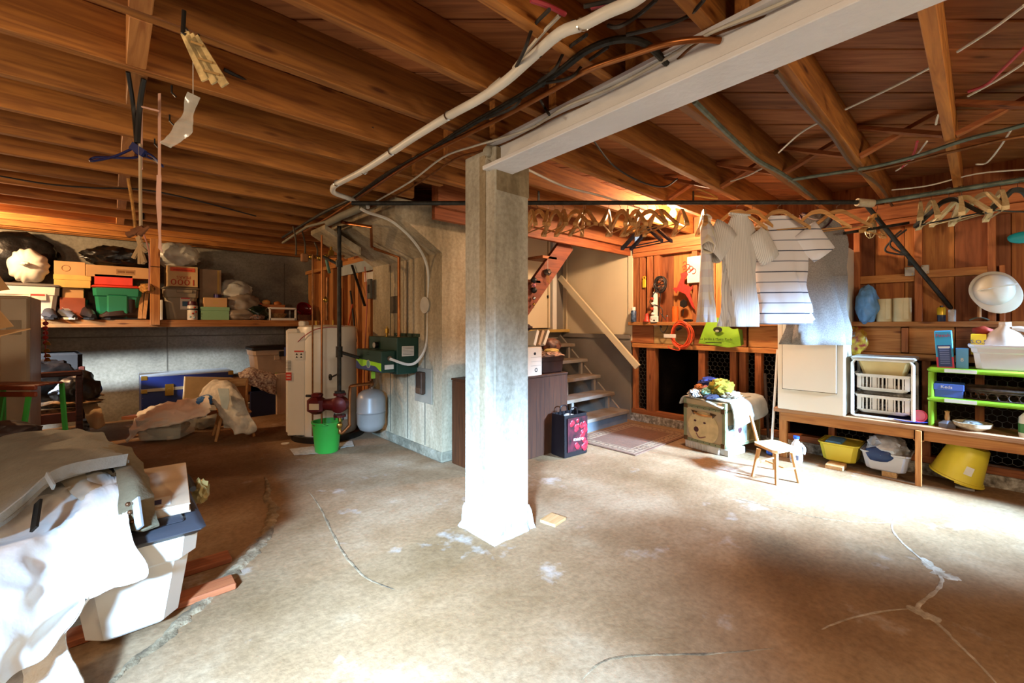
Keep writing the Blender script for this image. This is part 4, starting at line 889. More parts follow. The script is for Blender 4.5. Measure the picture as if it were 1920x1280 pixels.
t = bpy.context.scene.collection.objects[-1].parent; 
c = C_(448, 592, VS+.12); bag('plastic_bag', (c.x, c.y, ZS+.075), (.20, .1, .08), 33, GB_, 'low grey plastic bag at the very front of the shelf')
c = C_(482, 592, VS+.15); bag('dark_bag', (c.x, c.y, ZS+.10), (.16, .12, .11), 34, mat('dark_green_bag', '#1f2a1c', .25, 0, .2, 18), 'dark green shiny bag left of the white crate')
c = C_(483, 600, VS+.06); bag('candy_bag', (c.x, c.y, ZS+.045), (.09, .05, .05), 36, mat('candy_bag', '#8a6a5c', .3, 0, .3, 50), 'small crumpled wrapper bag in front of the dark green bag', n=3)
# white crate frame with bowl
b = B(506, 554, 578, 602, VS+.04, .28, ZS); t = thing('wire_crate', 'white plastic crate frame holding a wicker bowl', 'crate', loc_of(b)); c = ctr(b)
mb = MB(); h = c[5]
for y in (c[2], c[3]):
    mb.bar((c[0], y, 0), (c[0], y, h), .02, .02); mb.bar((c[1], y, 0), (c[1], y, h), .02, .02); mb.bar((c[0], y, h), (c[1], y, h), .02, .025); mb.bar((c[0], y, .015), (c[1], y, .015), .02, .03)
for x in (c[0], c[1]): mb.bar((x, c[2], h), (x, c[3], h), .02, .02); mb.bar((x, c[2], .015), (x, c[3], .015), .02, .02)
mb.obj('frame', WPLAS, t); MB().box(c[0], c[1], c[2], c[3], .0, .01).obj('bottom', WPLAS, t)
q = loc_of(b); t = thing('wicker_bowl', 'wicker bowl inside the white crate frame', 'bowl', (q[0]-.03, q[1], ZS+.012)); MB().lathe([(0, 0), (.07, 0), (.115, .07), (.12, .085), (.11, .08), (.07, .01), (0, .008)], n=24, fold=.02).obj('bowl', mat('wicker', '#a87c48', .8, 0, .15, 40, .6), t, True)
c = C_(507, 562, VS+.25); t = thing('orange_bin', 'orange wooden tray with odds and ends at the back of the shelf', 'tray', (c.x, c.y, ZS)); MB().tub(-.17, .17, -.1, .1, 0, .22, .02, .01, .01).obj('tray', mat('orange_wood', '#a8622c', .6), t)
for i, (x, z, r, m) in enumerate(((-.06, .27, .05, mat('amber', '#d49a55', .5)), (.08, .25, .05, mat('orange_wood', '#a8622c')), (-.15, .22, .05, RED), (.14, .22, .03, PINE))): MB().blob((x, -.03, z), (r, .04, r*.8), i+40, .2, n=3).top if False else MB().blob((x, -.03, z-.02), (r, .04, r*.8), i+40, .2, n=3).obj('oddment', m, t, True)
c = C_(508, 558, VS+.25); 
b = B(559, 583, 590, 604, VS+.10, .2, ZS); t, c = carton('brown_basket', b, mat('basket_brown', '#5d3724', .8, 0, .15, 30), 'brown basket at the right end of the shelf', 'basket', tape=False)
c = C_(571, 582, VS+.2); t = thing('red_bowl', 'shiny dark red bowl tilted in the brown basket', 'bowl', (c.x, c.y, b[5]), .2); MB().lathe([(0, -.08), (.05, -.075), (.105, -.03), (.12, .02), (.112, .02), (.095, -.03), (.045, -.065), (0, -.07)], (0, 0, .08), 28, mx=Matrix.Translation((0, 0, .08)) @ Matrix.Rotation(1.0, 4, 'X') @ Matrix.Translation((0, 0, -.08))).obj('bowl', mat('dark_red', '#6d1016', .2, 0, .05), t, True)
# ---- below the shelf
t = thing('fridge', 'tall beige refrigerator at the left edge of the picture', 'fridge', (-1.15, 5.46, 0))
FB = mat('fridge_beige', '#b3a184', .45, 0, .02, 2, .05); zf = 1.41
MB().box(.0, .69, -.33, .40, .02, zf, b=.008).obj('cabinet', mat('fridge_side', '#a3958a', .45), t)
d = MB().box(.0, .69, -.385, -.335, .04, zf, b=.012).obj('door', FB, t); MB().box(.50, .52, -.39, -.384, .06, zf-.03).obj('door_groove', mat('groove', '#7d6f5a', .6), d)
MB().box(.54, .68, -.402, -.385, .06, zf-.02, b=.006).obj('handle_strip', FB, d)
MB().box(.57, .65, -.404, -.400, 1.11, 1.22, b=.003).obj('label_recess', mat('groove2', '#96866c', .6), d)
# brass bells on red ribbon hung on the side of the fridge
c = at(77, 600, 3.85); t = thing('bell_ribbon', 'red ribbon with gold bells hanging on the side of the refrigerator', 'ornament', (-.458, 5.62, .86))
q = onu(77, 640, -.458); t.location = (-.43, q.y, 0); zz = lambda py: onu(77, py, -.458).z
MB().bar((0, 0, zz(598)), (0, 0, zz(675)), .03, .006, (1, 0, 0)).obj('ribbon', mat('ribbon_red', '#a52a20', .5), t)
for k in range(5): MB().blob((0, .01*(-1)**k, zz(606+9*k)), (.02, .022, .02), k, .3, n=2).obj('bow', mat('ribbon_red', '#a52a20'), t, True)
for i, (dy, py) in enumerate(((.0, 644), (-.025, 657), (.01, 667), (0.02, 675))): MB().lathe([(0, .02), (.014, .014), (.02, 0), (.024, -.014), (0, -.014)], (.01, dy, zz(py)), 14).obj('bell', BRASS, t, True)
# settee
sx = onv(78, 700, 6.2)
t = thing('settee', 'dark wooden settee with dark seat below the shelf', 'settee', (0, 0, 0))
v0 = 6.0; aR = onv(150, 700, v0); t.location = (aR.x, v0, 0); k = lambda px, py, v=v0: onv(px, py, v)-Vector((aR.x, v0, 0))
armz = k(110, 696).z; w0 = -1.15
MB().box(w0, .02, -.03, .03, armz-.05, armz, b=.01).obj('arm_rest', DWOOD, t); MB().box(-.03, .02, -.03, .02, .0, armz-.05, b=.006).obj('leg', DWOOD, t); MB().box(w0, w0+.05, -.03, .02, 0, armz-.05, b=.006).obj('leg', DWOOD, t)
MB().box(-.03, .02, .5, .55, .0, armz, b=.006).obj('leg', DWOOD, t)
MB().box(w0, .0, -.02, .03, .24, .34, b=.008).obj('seat_rail', mat('rail_red', '#5b2a1a', .35), t); MB().box(w0, 0, .0, .55, .3, .37, b=.03).obj('seat', mat('seat_cloth', '#6d5434', .8, 0, .3, 30), t)
MB().box(w0, 0, .5, .58, .37, .9, b=.04).obj('backrest', mat('matte_black', '#120e0c', .9), t)
c = k(100, 695, v0+.3); bag('black_covered_cushion', (onv(70, 700, 6.35).x, 6.30, .60), (.30, .14, .27), 50, BBAG, 'black plastic covered cushion on the dark settee', wr=.1, pinch=.2, cat='cushion')
c = onv(140, 715, 6.45); bag('black_covered_cushion', (c.x+.0, 6.28, .50), (.19, .17, .20), 52, BBAG, 'shiny black cover bulging behind the settee arm', wr=.1, cat='cushion')
b = (onv(80, 770, v0+.1).x, onv(148, 770, v0+.1).x, v0+.08, v0+.4, .37, .42); MB().blob((b[0]+.15, v0+.2, .40), (.25, .12, .035), 55, .3, 3, .15, 9, None, 3).top('crumpled_cloth', mat('brown_cloth', '#8a6a44', .9, 0, .3, 20), 'crumpled brown cloth on the settee seat', 'cloth', None, True)
TAN = mat('tan_cloth', '#a98c66', .9, 0, .04, 8, .3, 40)
G = [[onv(150, 752, 6.25), onv(168, 750, 6.3), onv(180, 752, 6.3)], [onv(158, 770, 6.1), onv(178, 765, 6.1), onv(190, 768, 6.1)], [onv(165, 795, 6.05), onv(183, 800, 6.0), onv(197, 792, 6.05)], [onv(170, 800, 6.1), onv(183, 804, 6.05), onv(196, 799, 6.1)]]
MB().grid(G, 5, .012, 12, .006, 3).top('tan_cloth', TAN, 'tan cloth hanging over the side of the settee', 'cloth', None, True)
MB().bar(onv(173, 735, 6.5), onv(194, 741, 6.45), .03, .015).top('tan_strap', TAN, 'tan strap sticking out behind the black cover', 'strap')
b = (onv(152, 790, 6.4).x, onv(168, 790, 6.4).x, 6.35, 6.5, 0, .18); carton('patterned_box', b, mat('bw_print', '#8f98a2', .6, 0, .5, 30, two='#16181c'), 'black and white box on the floor right of the settee', tape=False)
# blue trunks
def trunk(nm, b, m, lab):
    t = thing(nm, lab, 'trunk', loc_of(b)); c = ctr(b); h = c[5]
    MB().box(c[0], c[1], c[2], c[3], 0, h*.72, b=.006).obj('body', m, t); MB().box(c[0]-.003, c[1]+.003, c[2]-.003, c[3]+.003, h*.725, h, b=.008).obj('lid', m, t)
    MB().box(c[0]-.006, c[1]+.006, c[2]-.006, c[2]+.01, h*.69, h*.75).obj('metal_band', mat('band_tan', '#a59a86', .4, .5), t); MB().box(c[0]-.005, c[1]+.005, c[2]-.005, c[3]+.005, h-.008, h+.002).obj('top_trim', mat('trim_silver', '#9aa0a8', .4, .5), t)
    for x in (c[0]+.28*(c[1]-c[0]), c[0]+.72*(c[1]-c[0])):
        q = MB().box(x-.04, x+.04, c[2]-.014, c[2], h*.58, h*.82, b=.005).obj('latch', BRASS, t); MB().cyl((x, c[2]-.014, h*.70), .018, -.01, 12, axis='y').obj('lock', BRASS, q)
    for x in (c[0], c[1]-.05): 
        MB().box(x-.004, x+.054, c[2]-.007, c[2]+.03, h*.92, h+.004, b=.004).obj('corner', BRASS, t); MB().box(x-.004, x+.054, c[2]-.007, c[2]+.03, h*.66, h*.74, b=.004).obj('corner', BRASS, t)
    for i in range(5): MB().cyl((c[0]+.012, c[2]-.001, .03+h*.13*i), .004, -.003, 6, axis='y').obj('rivet', CHROME, t)
    return t
v0 = 6.55; b = (onv(265, 740, v0).x, onv(265, 740, v0).x+.9, v0, v0+.5, 0, onv(300, 704, v0).z)
trunk('blue_footlocker', b, mat('trunk_blue', '#17265f', .35, 0, .05, 4), 'blue footlocker trunk with brass latches under the shelf')
v0 = 6.3; b = (onv(470, 760, v0).x, onv(520, 760, v0).x, v0, v0+.6, 0, onv(490, 733, v0).z); carton('navy_chest', b, mat('navy_chest', '#141b3d', .5), 'dark navy chest behind the brown carton flap', 'chest', False)
# flattened cartons on the trunk
G = lambda a, b_, c_, d_, v: None
def panel(name, pts, m, lab, cat='cardboard', th=.006):
    q = [Vector(p) for p in pts]; n_ = (q[1]-q[0]).cross(q[3]-q[0]).normalized()*th
    mb = MB(); mb.add([tuple(p) for p in q]+[tuple(p+n_) for p in q], [(0, 1, 2, 3), (7, 6, 5, 4), (0, 4, 5, 1), (1, 5, 6, 2), (2, 6, 7, 3), (3, 7, 4, 0)])
    return mb.top(name, m, lab, cat)
v0 = 6.4
panel('pale_carton', [onv(345, 755, v0), onv(438, 757, v0), onv(438, 708, v0+.02), onv(348, 706, v0+.02)], mat('pale_board', '#c9b184', .8), 'pale cardboard panel in front of the blue trunk', th=-.25)
t, c = carton('brown_carton', B(439, 495, 709, 752, v0-.05, .3), CARD2, 'brown moving carton with hand hole on the white tote', tape=False)
MB().box(-.02, .05, c[2]-.003, c[2], c[5]*.30, c[5]*.42, b=.006).obj('hand_hole', BLK, t)
for z in (.78, .84): MB().box(c[0]+.08, c[1]-.08, c[2]-.002, c[2], c[5]*z, c[5]*(z+.012)).obj('print_line', mat('print_dark', '#6b452a', .8), t)
b = B(440, 480, 753, 792, v0-.05, .3, 0); tote('small_tote', b, WPLAS, WPLAS, 'white tub under the brown moving carton', latch=False)
# right of them
v0 = 6.25
for i, (px0, px1, pt, pb, lab) in enumerate(((519, 562, 732, 782, 'lower beige carton of the pair right of the navy chest'), (518, 562, 700, 731, 'upper beige carton of the pair right of the navy chest'))):
    b = B(px0, px1, pt, pb, v0, .4, 0 if i == 0 else zt); t, c = carton('beige_carton', b, mat('beige_carton', '#b79a80', .7, 0, .02), lab, group='pair of beige cartons', tape=False); zt = b[5]
    MB().box(c[0]+.045, c[0]+.048, c[2]-.001, c[2], .01, c[5]-.01).obj('edge_seam', mat('seam_tan', '#a8926a', .6), t)
b = B(474, 562, 648, 697, v0+.05, .4, zt); t, c = tote('lidded_tote', b, mat('tote_sand', '#a8917a', .5), mat('black_lid', '#14100f', .35), 'sand coloured tote with black lid beside the water heater', .04, .06)
MB().box(.02, .1, c[2]-.012, c[2]+.0, c[5]*.62, c[5]*.8, b=.005).obj('black_latch', BLK, t)
b_ = B(470, 520, 697, 735, v0+.1, .35, 0); carton('hidden_stack_base', b_, mat('lime_box', '#7d9a45', .7), 'green box under the patterned blanket', tape=False)
FL = mat('floral', '#cdbfae', .9, 0, .25, 45, .3, 20, two='#6e4a45')
G = [[onv(x, y, v) for x, y, v in row] for row in ([(446, 698, 6.35), (470, 688, 6.4), (495, 692, 6.4), (520, 700, 6.35)], [(450, 708, 6.2), (472, 700, 6.2), (495, 705, 6.2), (518, 712, 6.2)], [(470, 722, 6.18), (480, 722, 6.18), (498, 728, 6.18), (517, 732, 6.18)], [(490, 726, 6.17), (496, 732, 6.17), (506, 737, 6.17), (516, 740, 6.17)])]
MB().grid(G, 5, .02, 9, .01, 7).top('patterned_blanket', FL, 'flowered blanket heaped between the brown carton and the beige cartons', 'blanket', None, True)
# clear bins on the floor
v0 = 5.75; b = (onv(280, 830, 5.0).x, onv(357, 830, 5.0).x, 5.0, 5.45, 0, 0); a_ = onz(280, 830); e_ = onz(357, 826)
t = thing('clear_bin', 'clear plastic bin full of papers under the draped sheet', 'bin', ((a_.x+e_.x)/2, (a_.y+e_.y)/2+.2, .02)); w_ = (e_.x-a_.x)/2+.02
t.rotation_euler.z = math.atan2(e_.y-a_.y, e_.x-a_.x); w_ = (e_-a_).length/2+.02
MB().tub(-w_, w_, -.2, .2, 0, .21, .02, .004, .03).obj('bin', CLEAR, t)
MB().blob((0, 0, .1), (w_*.9, .16, .1), 61, .1, 3, .1, 6, None, 3).obj('contents', TAN, t, True); pp_ = MB().box(-.1, .12, -.15, .1, .14, .2, b=.004).obj('paper_stack', PAPER, t)
a_ = onz(362, 806); e_ = onz(432, 806); c = (a_+e_)/2; bag('clear_bag', (c.x, c.y+.15, .12), (.22, .16, .12), 63, CLEAR2, 'clear bag of grey cloth on the floor behind the small chair'); bag('grey_cloth_bundle', (c.x+.02, c.y+.17, .08), (.17, .1, .075), 64, mat('grey_cloth', '#5f6167', .9, 0, .2, 14), 'bundle of grey cloth inside the clear bag', n=3, cat='cloth')
a_ = onz(355, 800); bag('white_bag', (a_.x+.1, a_.y+.5, .11), (.14, .12, .11), 66, WBAG, 'white bag on the floor behind the clear bin', n=3)
# small chair with draped bedding
def small_chair(name, lab, o, rz, sw_, sd, sh, back, m, missing=False):
    t = thing(name, lab, 'chair', o, rz)
    V = []
    mb = MB(); mb.box(-sw_/2, sw_/2, -sd/2, sd/2, sh-.022, sh, b=.008); mb.obj('seat', m, t)
    for (sx_, sy_) in ((-1, -1), (1, -1), (-1, 1), (1, 1)):
        MB().tube([(sx_*sw_*.56, sy_*sd*.56, 0), (sx_*sw_*.38, sy_*sd*.38, sh-.02)], .013, 8, r2=.017).obj('leg', m, t)
    MB().tube([(-sw_*.48, -sd*.0, sh*.42), (sw_*.48, 0, sh*.42)], .008, 8).obj('stretcher', m, t)
    for sy_ in (-1, 1): MB().tube([(sy_*sw_*.47, -sd*.47, sh*.42), (sy_*sw_*.47, sd*.47, sh*.42)], .008, 8).obj('stretcher', m, t)
    return t
a_ = onz(395, 828); e_ = onz(438, 822)
ca = (a_+e_)/2; t = small_chair('small_chair', 'small wooden chair draped with white bedding', (ca.x+.12, ca.y+.12, 0), math.atan2(e_.y-a_.y, e_.x-a_.x), .30, .28, .27, .3, PINEZ)
for x in (-.13, .13): MB().tube([(x, .12, .26), (x*1.1, .17, .58)], .014, 8).obj('back_post', PINEZ, t)
MB().box(-.15, .15, .155, .175, .50, .59, b=.01).obj('back_rail', PINE, t)
a0 = onz(395, 828); dd = 4.35
SH = mat('sheet_white', '#d6cfc2', .85, 0, .03, 5)
q = lambda px, py, d: at(px, py, d)
G = [[q(262, 768, 4.59), q(300, 757, 4.54), q(345, 748, 4.49), q(392, 742, 4.39)], [q(250, 790, 4.39), q(290, 775, 4.36), q(340, 770, 4.34), q(392, 760, 4.24)], [q(242, 810, 4.30), q(278, 798, 4.30), q(325, 790, 4.26), q(390, 778, 4.16)], [q(236, 830, 4.28), q(265, 806, 4.28), q(305, 800, 4.26), q(375, 782, 4.18)]]
MB().grid(G, 8, .03, 10, .006, 11).top('draped_sheet', SH, 'cream sheet draped over a plank between the chair and the trunk', 'sheet', None, True)
pl0, pl1 = at(238, 776, 4.5), at(400, 768, 4.45); MB().bar(pl0-Vector((0, 0, .03)), pl1-Vector((0, 0, .03)), .12, .03).top('support_plank', mat('plank_red', '#8a5232', .6), 'brown plank end sticking out from under the draped sheet', 'plank')
q2 = at(330, 800, 4.8); MB().bar((pl0+pl1)/2-Vector((0, 0, .04)), Vector(((pl0.x+pl1.x)/2, (pl0.y+pl1.y)/2, 0)), .05, .05, (1, 0, 0)).top('plank_leg', PINEZ, 'wooden prop under the draped plank', 'prop')
G = [[q(370, 735, 4.6), q(395, 715, 4.65), q(425, 712, 4.65), q(440, 722, 4.6)], [q(378, 748, 4.5), q(402, 722, 4.5), q(430, 722, 4.48), q(455, 745, 4.45)], [q(395, 748, 4.42), q(415, 745, 4.4), q(440, 760, 4.36), q(468, 778, 4.36)], [q(418, 785, 4.36), q(430, 800, 4.32), q(452, 806, 4.32), q(482, 800, 4.36)], [q(422, 800, 4.38), q(440, 813, 4.34), q(460, 815, 4.34), q(476, 812, 4.38)]]
MB().grid(G, 8, .03, 7, .012, 12).top('bedding', mat('bedding', '#d3cdbd', .7, 0, .12, 14), 'white quilted bedding heaped over the back of the small chair', 'bedding', None, True)
c = at(386, 750, 4.42); MB().blob(tuple(c), (.07, .05, .05), 71, .3, 3, .2, 7, None, 3).top('blue_cloth', mat('bright_blue', '#3f7fc8', .5), 'bright blue plastic between the sheet and the small chair', 'bag', None, True)
G = [[q(408, 728, 4.36), q(428, 728, 4.34)], [q(412, 745, 4.32), q(430, 748, 4.30)], [q(416, 764, 4.30), q(426, 768, 4.30)]]
MB().grid(G, 5, .006, 8, .004, 13).top('pale_blue_cloth', mat('pale_blue', '#a8b9bb', .8), 'pale blue cloth hanging on the small chair back', 'cloth', None, True)
# ================================================================ LEFT FOREGROUND
TW = mat('tote_white', '#cdc5b8', .4, 0, .01, 2)
t = thing('large_tote', 'large white storage tote with dark grey lid at the lower left', 'storage tote', (-.05, 2.53, .03))
tp = MB()
MB().tub(-.06, .30, -.40, .42, 0, .34, .045, .008, .05).obj('tub', TW, t)
MB().tub(-.07, .315, -.415, .435, .245, .345, .008, .01, .05).obj('rim_band', TW, t)
ld = MB().box(-.03, .335, -.43, .45, .335, .375, b=.02).obj('lid', mat('lid_charcoal', '#37363a', .45, 0, .02), t, True); MB().box(.0, .27, -.36, .39, .372, .385, b=.01).obj('lid_panel', mat('lid_charcoal', '#37363a'), ld, True)
hn = MB().tube(smoothpath([(.2, .42, .36), (.3, .38, .40), (.34, .2, .385), (.345, .05, .37)], 6), .014, 8).obj('handle', mat('lid_charcoal', '#37363a'), t, True)
for k, (v_, e) in enumerate(((2.6, .45), (2.33, .42))):
    MB().box(-.6, e, v_-.05, v_+.05, 0, .028, b=.004).top('floor_plank', wood('plank_redbrown', '#7a3e22', '#9c5833', 'x'), ('farther' if k == 0 else 'nearer')+' red brown plank under the large white tote', 'plank', 'planks under the large tote')
t = thing('book', 'large cream book lying on the dark grey tote lid', 'book', (.17, 2.58, .415), -.08)
MB().box(-.1, .1, -.33, .33, .004, .03).obj('pages', PAPER, t); MB().box(-.105, .105, -.335, .335, .03, .036, b=.002).obj('cover', mat('cream_cover', '#c9b193', .5), t); MB().box(-.105, .105, -.335, .335, 0, .004).obj('back_cover', mat('cream_cover', '#c9b193'), t)
lb = MB().box(-.03, .04, -.30, -.19, .0355, .037).obj('label', PAPER, t); MB().box(-.02, .01, -.28, -.22, .0368, .0378).obj('label_print', mat('navy', '#1e2d5e'), lb)
c = at(372, 945, 2.0); MB().blob((c.x+.05, c.y+.1, .3), (.03, .06, .05), 80, .3, 3, .3, 6, None, 3).top('wrapper', mat('gold_wrapper', '#a08a54', .3, .3, .1, 20), 'crumpled golden wrapper behind the corner of the large tote', 'wrapper', None, True)
bpy.data.objects['wrapper'].location = (.33, 2.62, .30)
# stack that carries the clothes
carton('clothes_stand', (-1.45, -.45, 2.15, 2.95, 0, .40), CARD2, 'cardboard box under the clothes pile at the left edge', tape=True)
MB().blob((-.75, 2.55, .43), (.45, .3, .05), 90, .15, 2, .05, 5, None, 4).top('brown_garment', mat('dark_brown_cloth', '#2d1c17', .9), 'dark brown garment under the grey trousers', 'garment', None, True)
CL = mat('muslin', '#e4e0d8', .9, 0, .02, 4, .5, 14)
p = at
G = [[p(-120, 900, 1.95), p(20, 885, 2.05), p(110, 880, 2.05), p(180, 875, 2.05), p(215, 880, 2.0)],
     [p(-140, 980, 1.5), p(10, 960, 1.62), p(100, 915, 1.76), p(170, 900, 1.80), p(232, 930, 1.72)],
     [p(-160, 1080, 1.22), p(-10, 1070, 1.33), p(90, 1020, 1.5), p(170, 1000, 1.54), p(250, 1010, 1.56)],
     [p(-170, 1180, 1.16), p(-10, 1170, 1.25), p(90, 1130, 1.38), p(170, 1090, 1.46), p(276, 1080, 1.55)],
     [p(-180, 1290, 1.12), p(-20, 1270, 1.2), p(40, 1215, 1.3), p(120, 1160, 1.42), p(180, 1108, 1.46)],
     [p(-190, 1400, 1.08), p(-60, 1330, 1.15), p(30, 1262, 1.27), p(90, 1225, 1.34), p(130, 1170, 1.42)]]
MB().grid(G, 12, .028, 5.5, .006, 20).top('white_blanket', CL, 'bright white crinkled blanket hanging over the clothes pile', 'blanket', None, True)
G = [[p(120, 1150, 1.50), p(150, 1130, 1.48)], [p(50, 1230, 1.40), p(120, 1190, 1.44)], [p(40, 1300, 1.34), p(150, 1262, 1.38)], [p(30, 1360, 1.30), p(165, 1300, 1.36)]]
MB().grid(G, 8, .012, 12, .006, 21).top('ribbed_towel', mat('ribbed_towel', '#dcd9d0', .9, 0, .02, 4, .8, 90), 'ribbed white towel under the crinkled blanket at the bottom edge', 'towel', None, True)
G = [[p(100, 885, 1.82), p(150, 868, 1.9), p(215, 880, 1.95)], [p(130, 920, 1.72), p(170, 905, 1.78), p(222, 915, 1.84)], [p(165, 950, 1.68), p(195, 935, 1.72), p(225, 930, 1.8)]]
MB().grid(G, 6, .012, 9, .006, 23).top('sheer_scarf', mat('cream_sheer', '#d6c6ab', .8), 'cream cloth fold under the trousers waistband', 'cloth', None, True)
JN = mat('grey_denim', '#7c7a70', .9, 0, .04, 30, .3, 120)
G = [[p(-140, 850, 2.4), p(-40, 830, 2.45), p(50, 808, 2.5), p(130, 803, 2.5), p(195, 812, 2.45)],
     [p(-140, 890, 2.05), p(-30, 868, 2.15), p(60, 835, 2.25), p(150, 820, 2.3), p(215, 838, 2.25)],
     [p(-130, 940, 1.6), p(-20, 920, 1.7), p(70, 882, 1.8), p(160, 852, 1.92), p(228, 852, 1.97)],
     [p(-110, 1025, 1.33), p(-10, 990, 1.42), p(45, 950, 1.52), p(120, 890, 1.70), p(242, 865, 1.88)]]
tr = MB().grid(G, 10, .018, 4, .012, 24).top('grey_trousers', JN, 'grey trousers spread over the clothes pile, waistband to the front', 'trousers', None, True)
loc = tr.location.copy()
ED = [Vector(q) for q in G[3]]; wb = [[e+Vector((0, 0, .035))-Vector((FX, FY, 0))*.004 for e in ED], [e-Vector((0, 0, .012))-Vector((FX, FY, 0))*.016 for e in ED]]
MB().grid([[v-loc for v in r_] for r_ in wb], 6, .0, 4, .006, 1).obj('waistband', mat('denim_edge', '#8b897f', .9, 0, .04, 30, .3, 120), tr, True)
for px, py, d in ((95, 905, 1.80),): MB().bar(p(px-8, py-16, 1.61)-loc, p(px+6, py+8, 1.565)-loc, .02, .006, (FX, FY, 0)).obj('belt_loop', mat('denim_edge', '#8b897f'), tr)
KH = mat('khaki', '#6d6149', .9, 0, .06, 20, .3, 90)
G = [[p(150, 826, 2.35), p(200, 826, 2.3), p(245, 838, 2.25)], [p(205, 862, 1.92), p(240, 860, 1.95), p(268, 868, 2.0)], [p(220, 905, 1.76), p(255, 900, 1.76), p(285, 915, 1.8)], [p(222, 960, 1.66), p(258, 955, 1.66), p(293, 962, 1.70)], [p(226, 990, 1.62), p(262, 994, 1.61), p(299, 980, 1.66)]]
kh = MB().grid(G, 8, .012, 5, .01, 25).top('khaki_jacket', KH, 'khaki jacket with metal buttons beside the trousers', 'jacket', None, True)
loc = kh.location.copy()
for px, py in ((240, 945), (244, 960), (248, 978)): MB().blob(p(px, py, 1.635)-loc, (.009, .009, .009), 1, .0, n=2).obj('button', mat('button_bronze', '#6b4a30', .3, .7), kh, True)
MB().bar(p(255, 935, 1.66)-loc, p(262, 990, 1.60)-loc, .03, .008, (FX, FY, 0)).obj('lining_edge', mat('pale_lining', '#a9adae', .8), kh)
MB().bar(p(72, 940, 1.55), p(64, 992, 1.48), .03, .008, (FX, FY, 0)).top('dark_strap', BLK, 'short dark strap hanging below the trousers waistband', 'strap')
MB().grid([[p(130, 880, 1.93), p(200, 862, 2.0), p(240, 872, 2.0)], [p(140, 890, 1.90), p(205, 885, 1.92), p(225, 895, 1.93)], [p(190, 895, 1.88), p(212, 910, 1.88), p(222, 915, 1.9)]], 6, .006, 8, .006, 27).top('dark_brown_belt', mat('dark_brown_cloth', '#2d1c17'), 'dark brown cloth edge showing under the waistband', 'cloth', None, True)
c = p(0, 815, 2.6); MB().blob(tuple(c), (.16, .12, .075), 95, .2, 2, .08, 6, None, 4).top('dark_handbag', mat('dark_bag', '#2b1d1a', .6, 0, .1, 6), 'dark brown bag lying at the left edge on the clothes pile', 'bag', None, True)
# folding stool with green legs
t = thing('green_legged_stool', 'wooden slatted stool with green metal legs before the refrigerator', 'stool', tuple(at(10, 730, 2.9).xy)+(0,), A-PI/2)
z = at(10, 725, 2.9).z; rx_ = lambda px: (px-10)/F*2.9
for k, dz in enumerate((0, -.045)): MB().box(-.35, rx_(72), -.02, .0, z-.02+dz, z+.012+dz, b=.005).obj('slat', mat('slat_brown', '#6a2c18', .4), t)
for k, (a0, a1) in enumerate(((57, 40), (8, -8), (-60, -75))): MB().bar((rx_(a0), -.01, z-.06), (rx_(a1), -.01-.05, .0), .03, .012, (0, 1, 0)).obj('leg', mat('leg_green', '#2e8a34', .4), t)
for k in range(3): MB().box(-.35, rx_(68), .02+.06*k, .06+.06*k, z-.0, z+.012, b=.004).obj('slat', mat('slat_brown', '#6a2c18'), t)
MB().bar((rx_(-60), .2, z), (rx_(-75), .25, 0), .03, .012, (0, 1, 0)).obj('leg', mat('leg_green', '#2e8a34'), t); MB().bar((rx_(57), .2, z), (rx_(60), .25, 0), .03, .012, (0, 1, 0)).obj('leg', mat('leg_green', '#2e8a34'), t)
# open carton whose flaps enter the picture
t = thing('open_carton', 'open cardboard box whose flaps stick in at the left edge', 'box', tuple(at(-90, 640, 2.35)), A-PI/2)
o = t.location.copy(); Ri = Matrix.Rotation(-(A-PI/2), 4, 'Z')
L_ = lambda px, py, d: Ri @ (at(px, py, d)-o)
t.location.z = .0; dz = o.z; zup = Vector((0, 0, dz))
def flap(pts, nm, m):
    q = [L_(*a)+zup for a in pts]; n_ = (q[1]-q[0]).cross(q[2]-q[0]).normalized()*.005; k = len(q)
    MB().add([tuple(a) for a in q]+[tuple(a+n_) for a in q], [tuple(range(k)), tuple(range(2*k-1, k-1, -1))]+[(i, (i+1) % k, k+(i+1) % k, k+i) for i in range(k)]).obj(nm, m, t)
flap([(-130, 660, 2.2), (-10, 633, 2.15), (58, 617, 2.2), (-30, 622, 2.6), (-130, 632, 2.7)], 'flap', CARD)
flap([(-110, 500, 2.55), (0, 584, 2.45), (24, 612, 2.45), (-60, 628, 2.5), (-130, 632, 2.55)], 'flap', CARD)
flap([(-60, 500, 2.62), (-4, 515, 2.6), (17, 543, 2.6), (0, 545, 2.6), (-60, 560, 2.6)], 'flap', CARD)
MB().box(-.6, -.16, .0, .35, 0, 1.08).obj('carton', CARD, t)
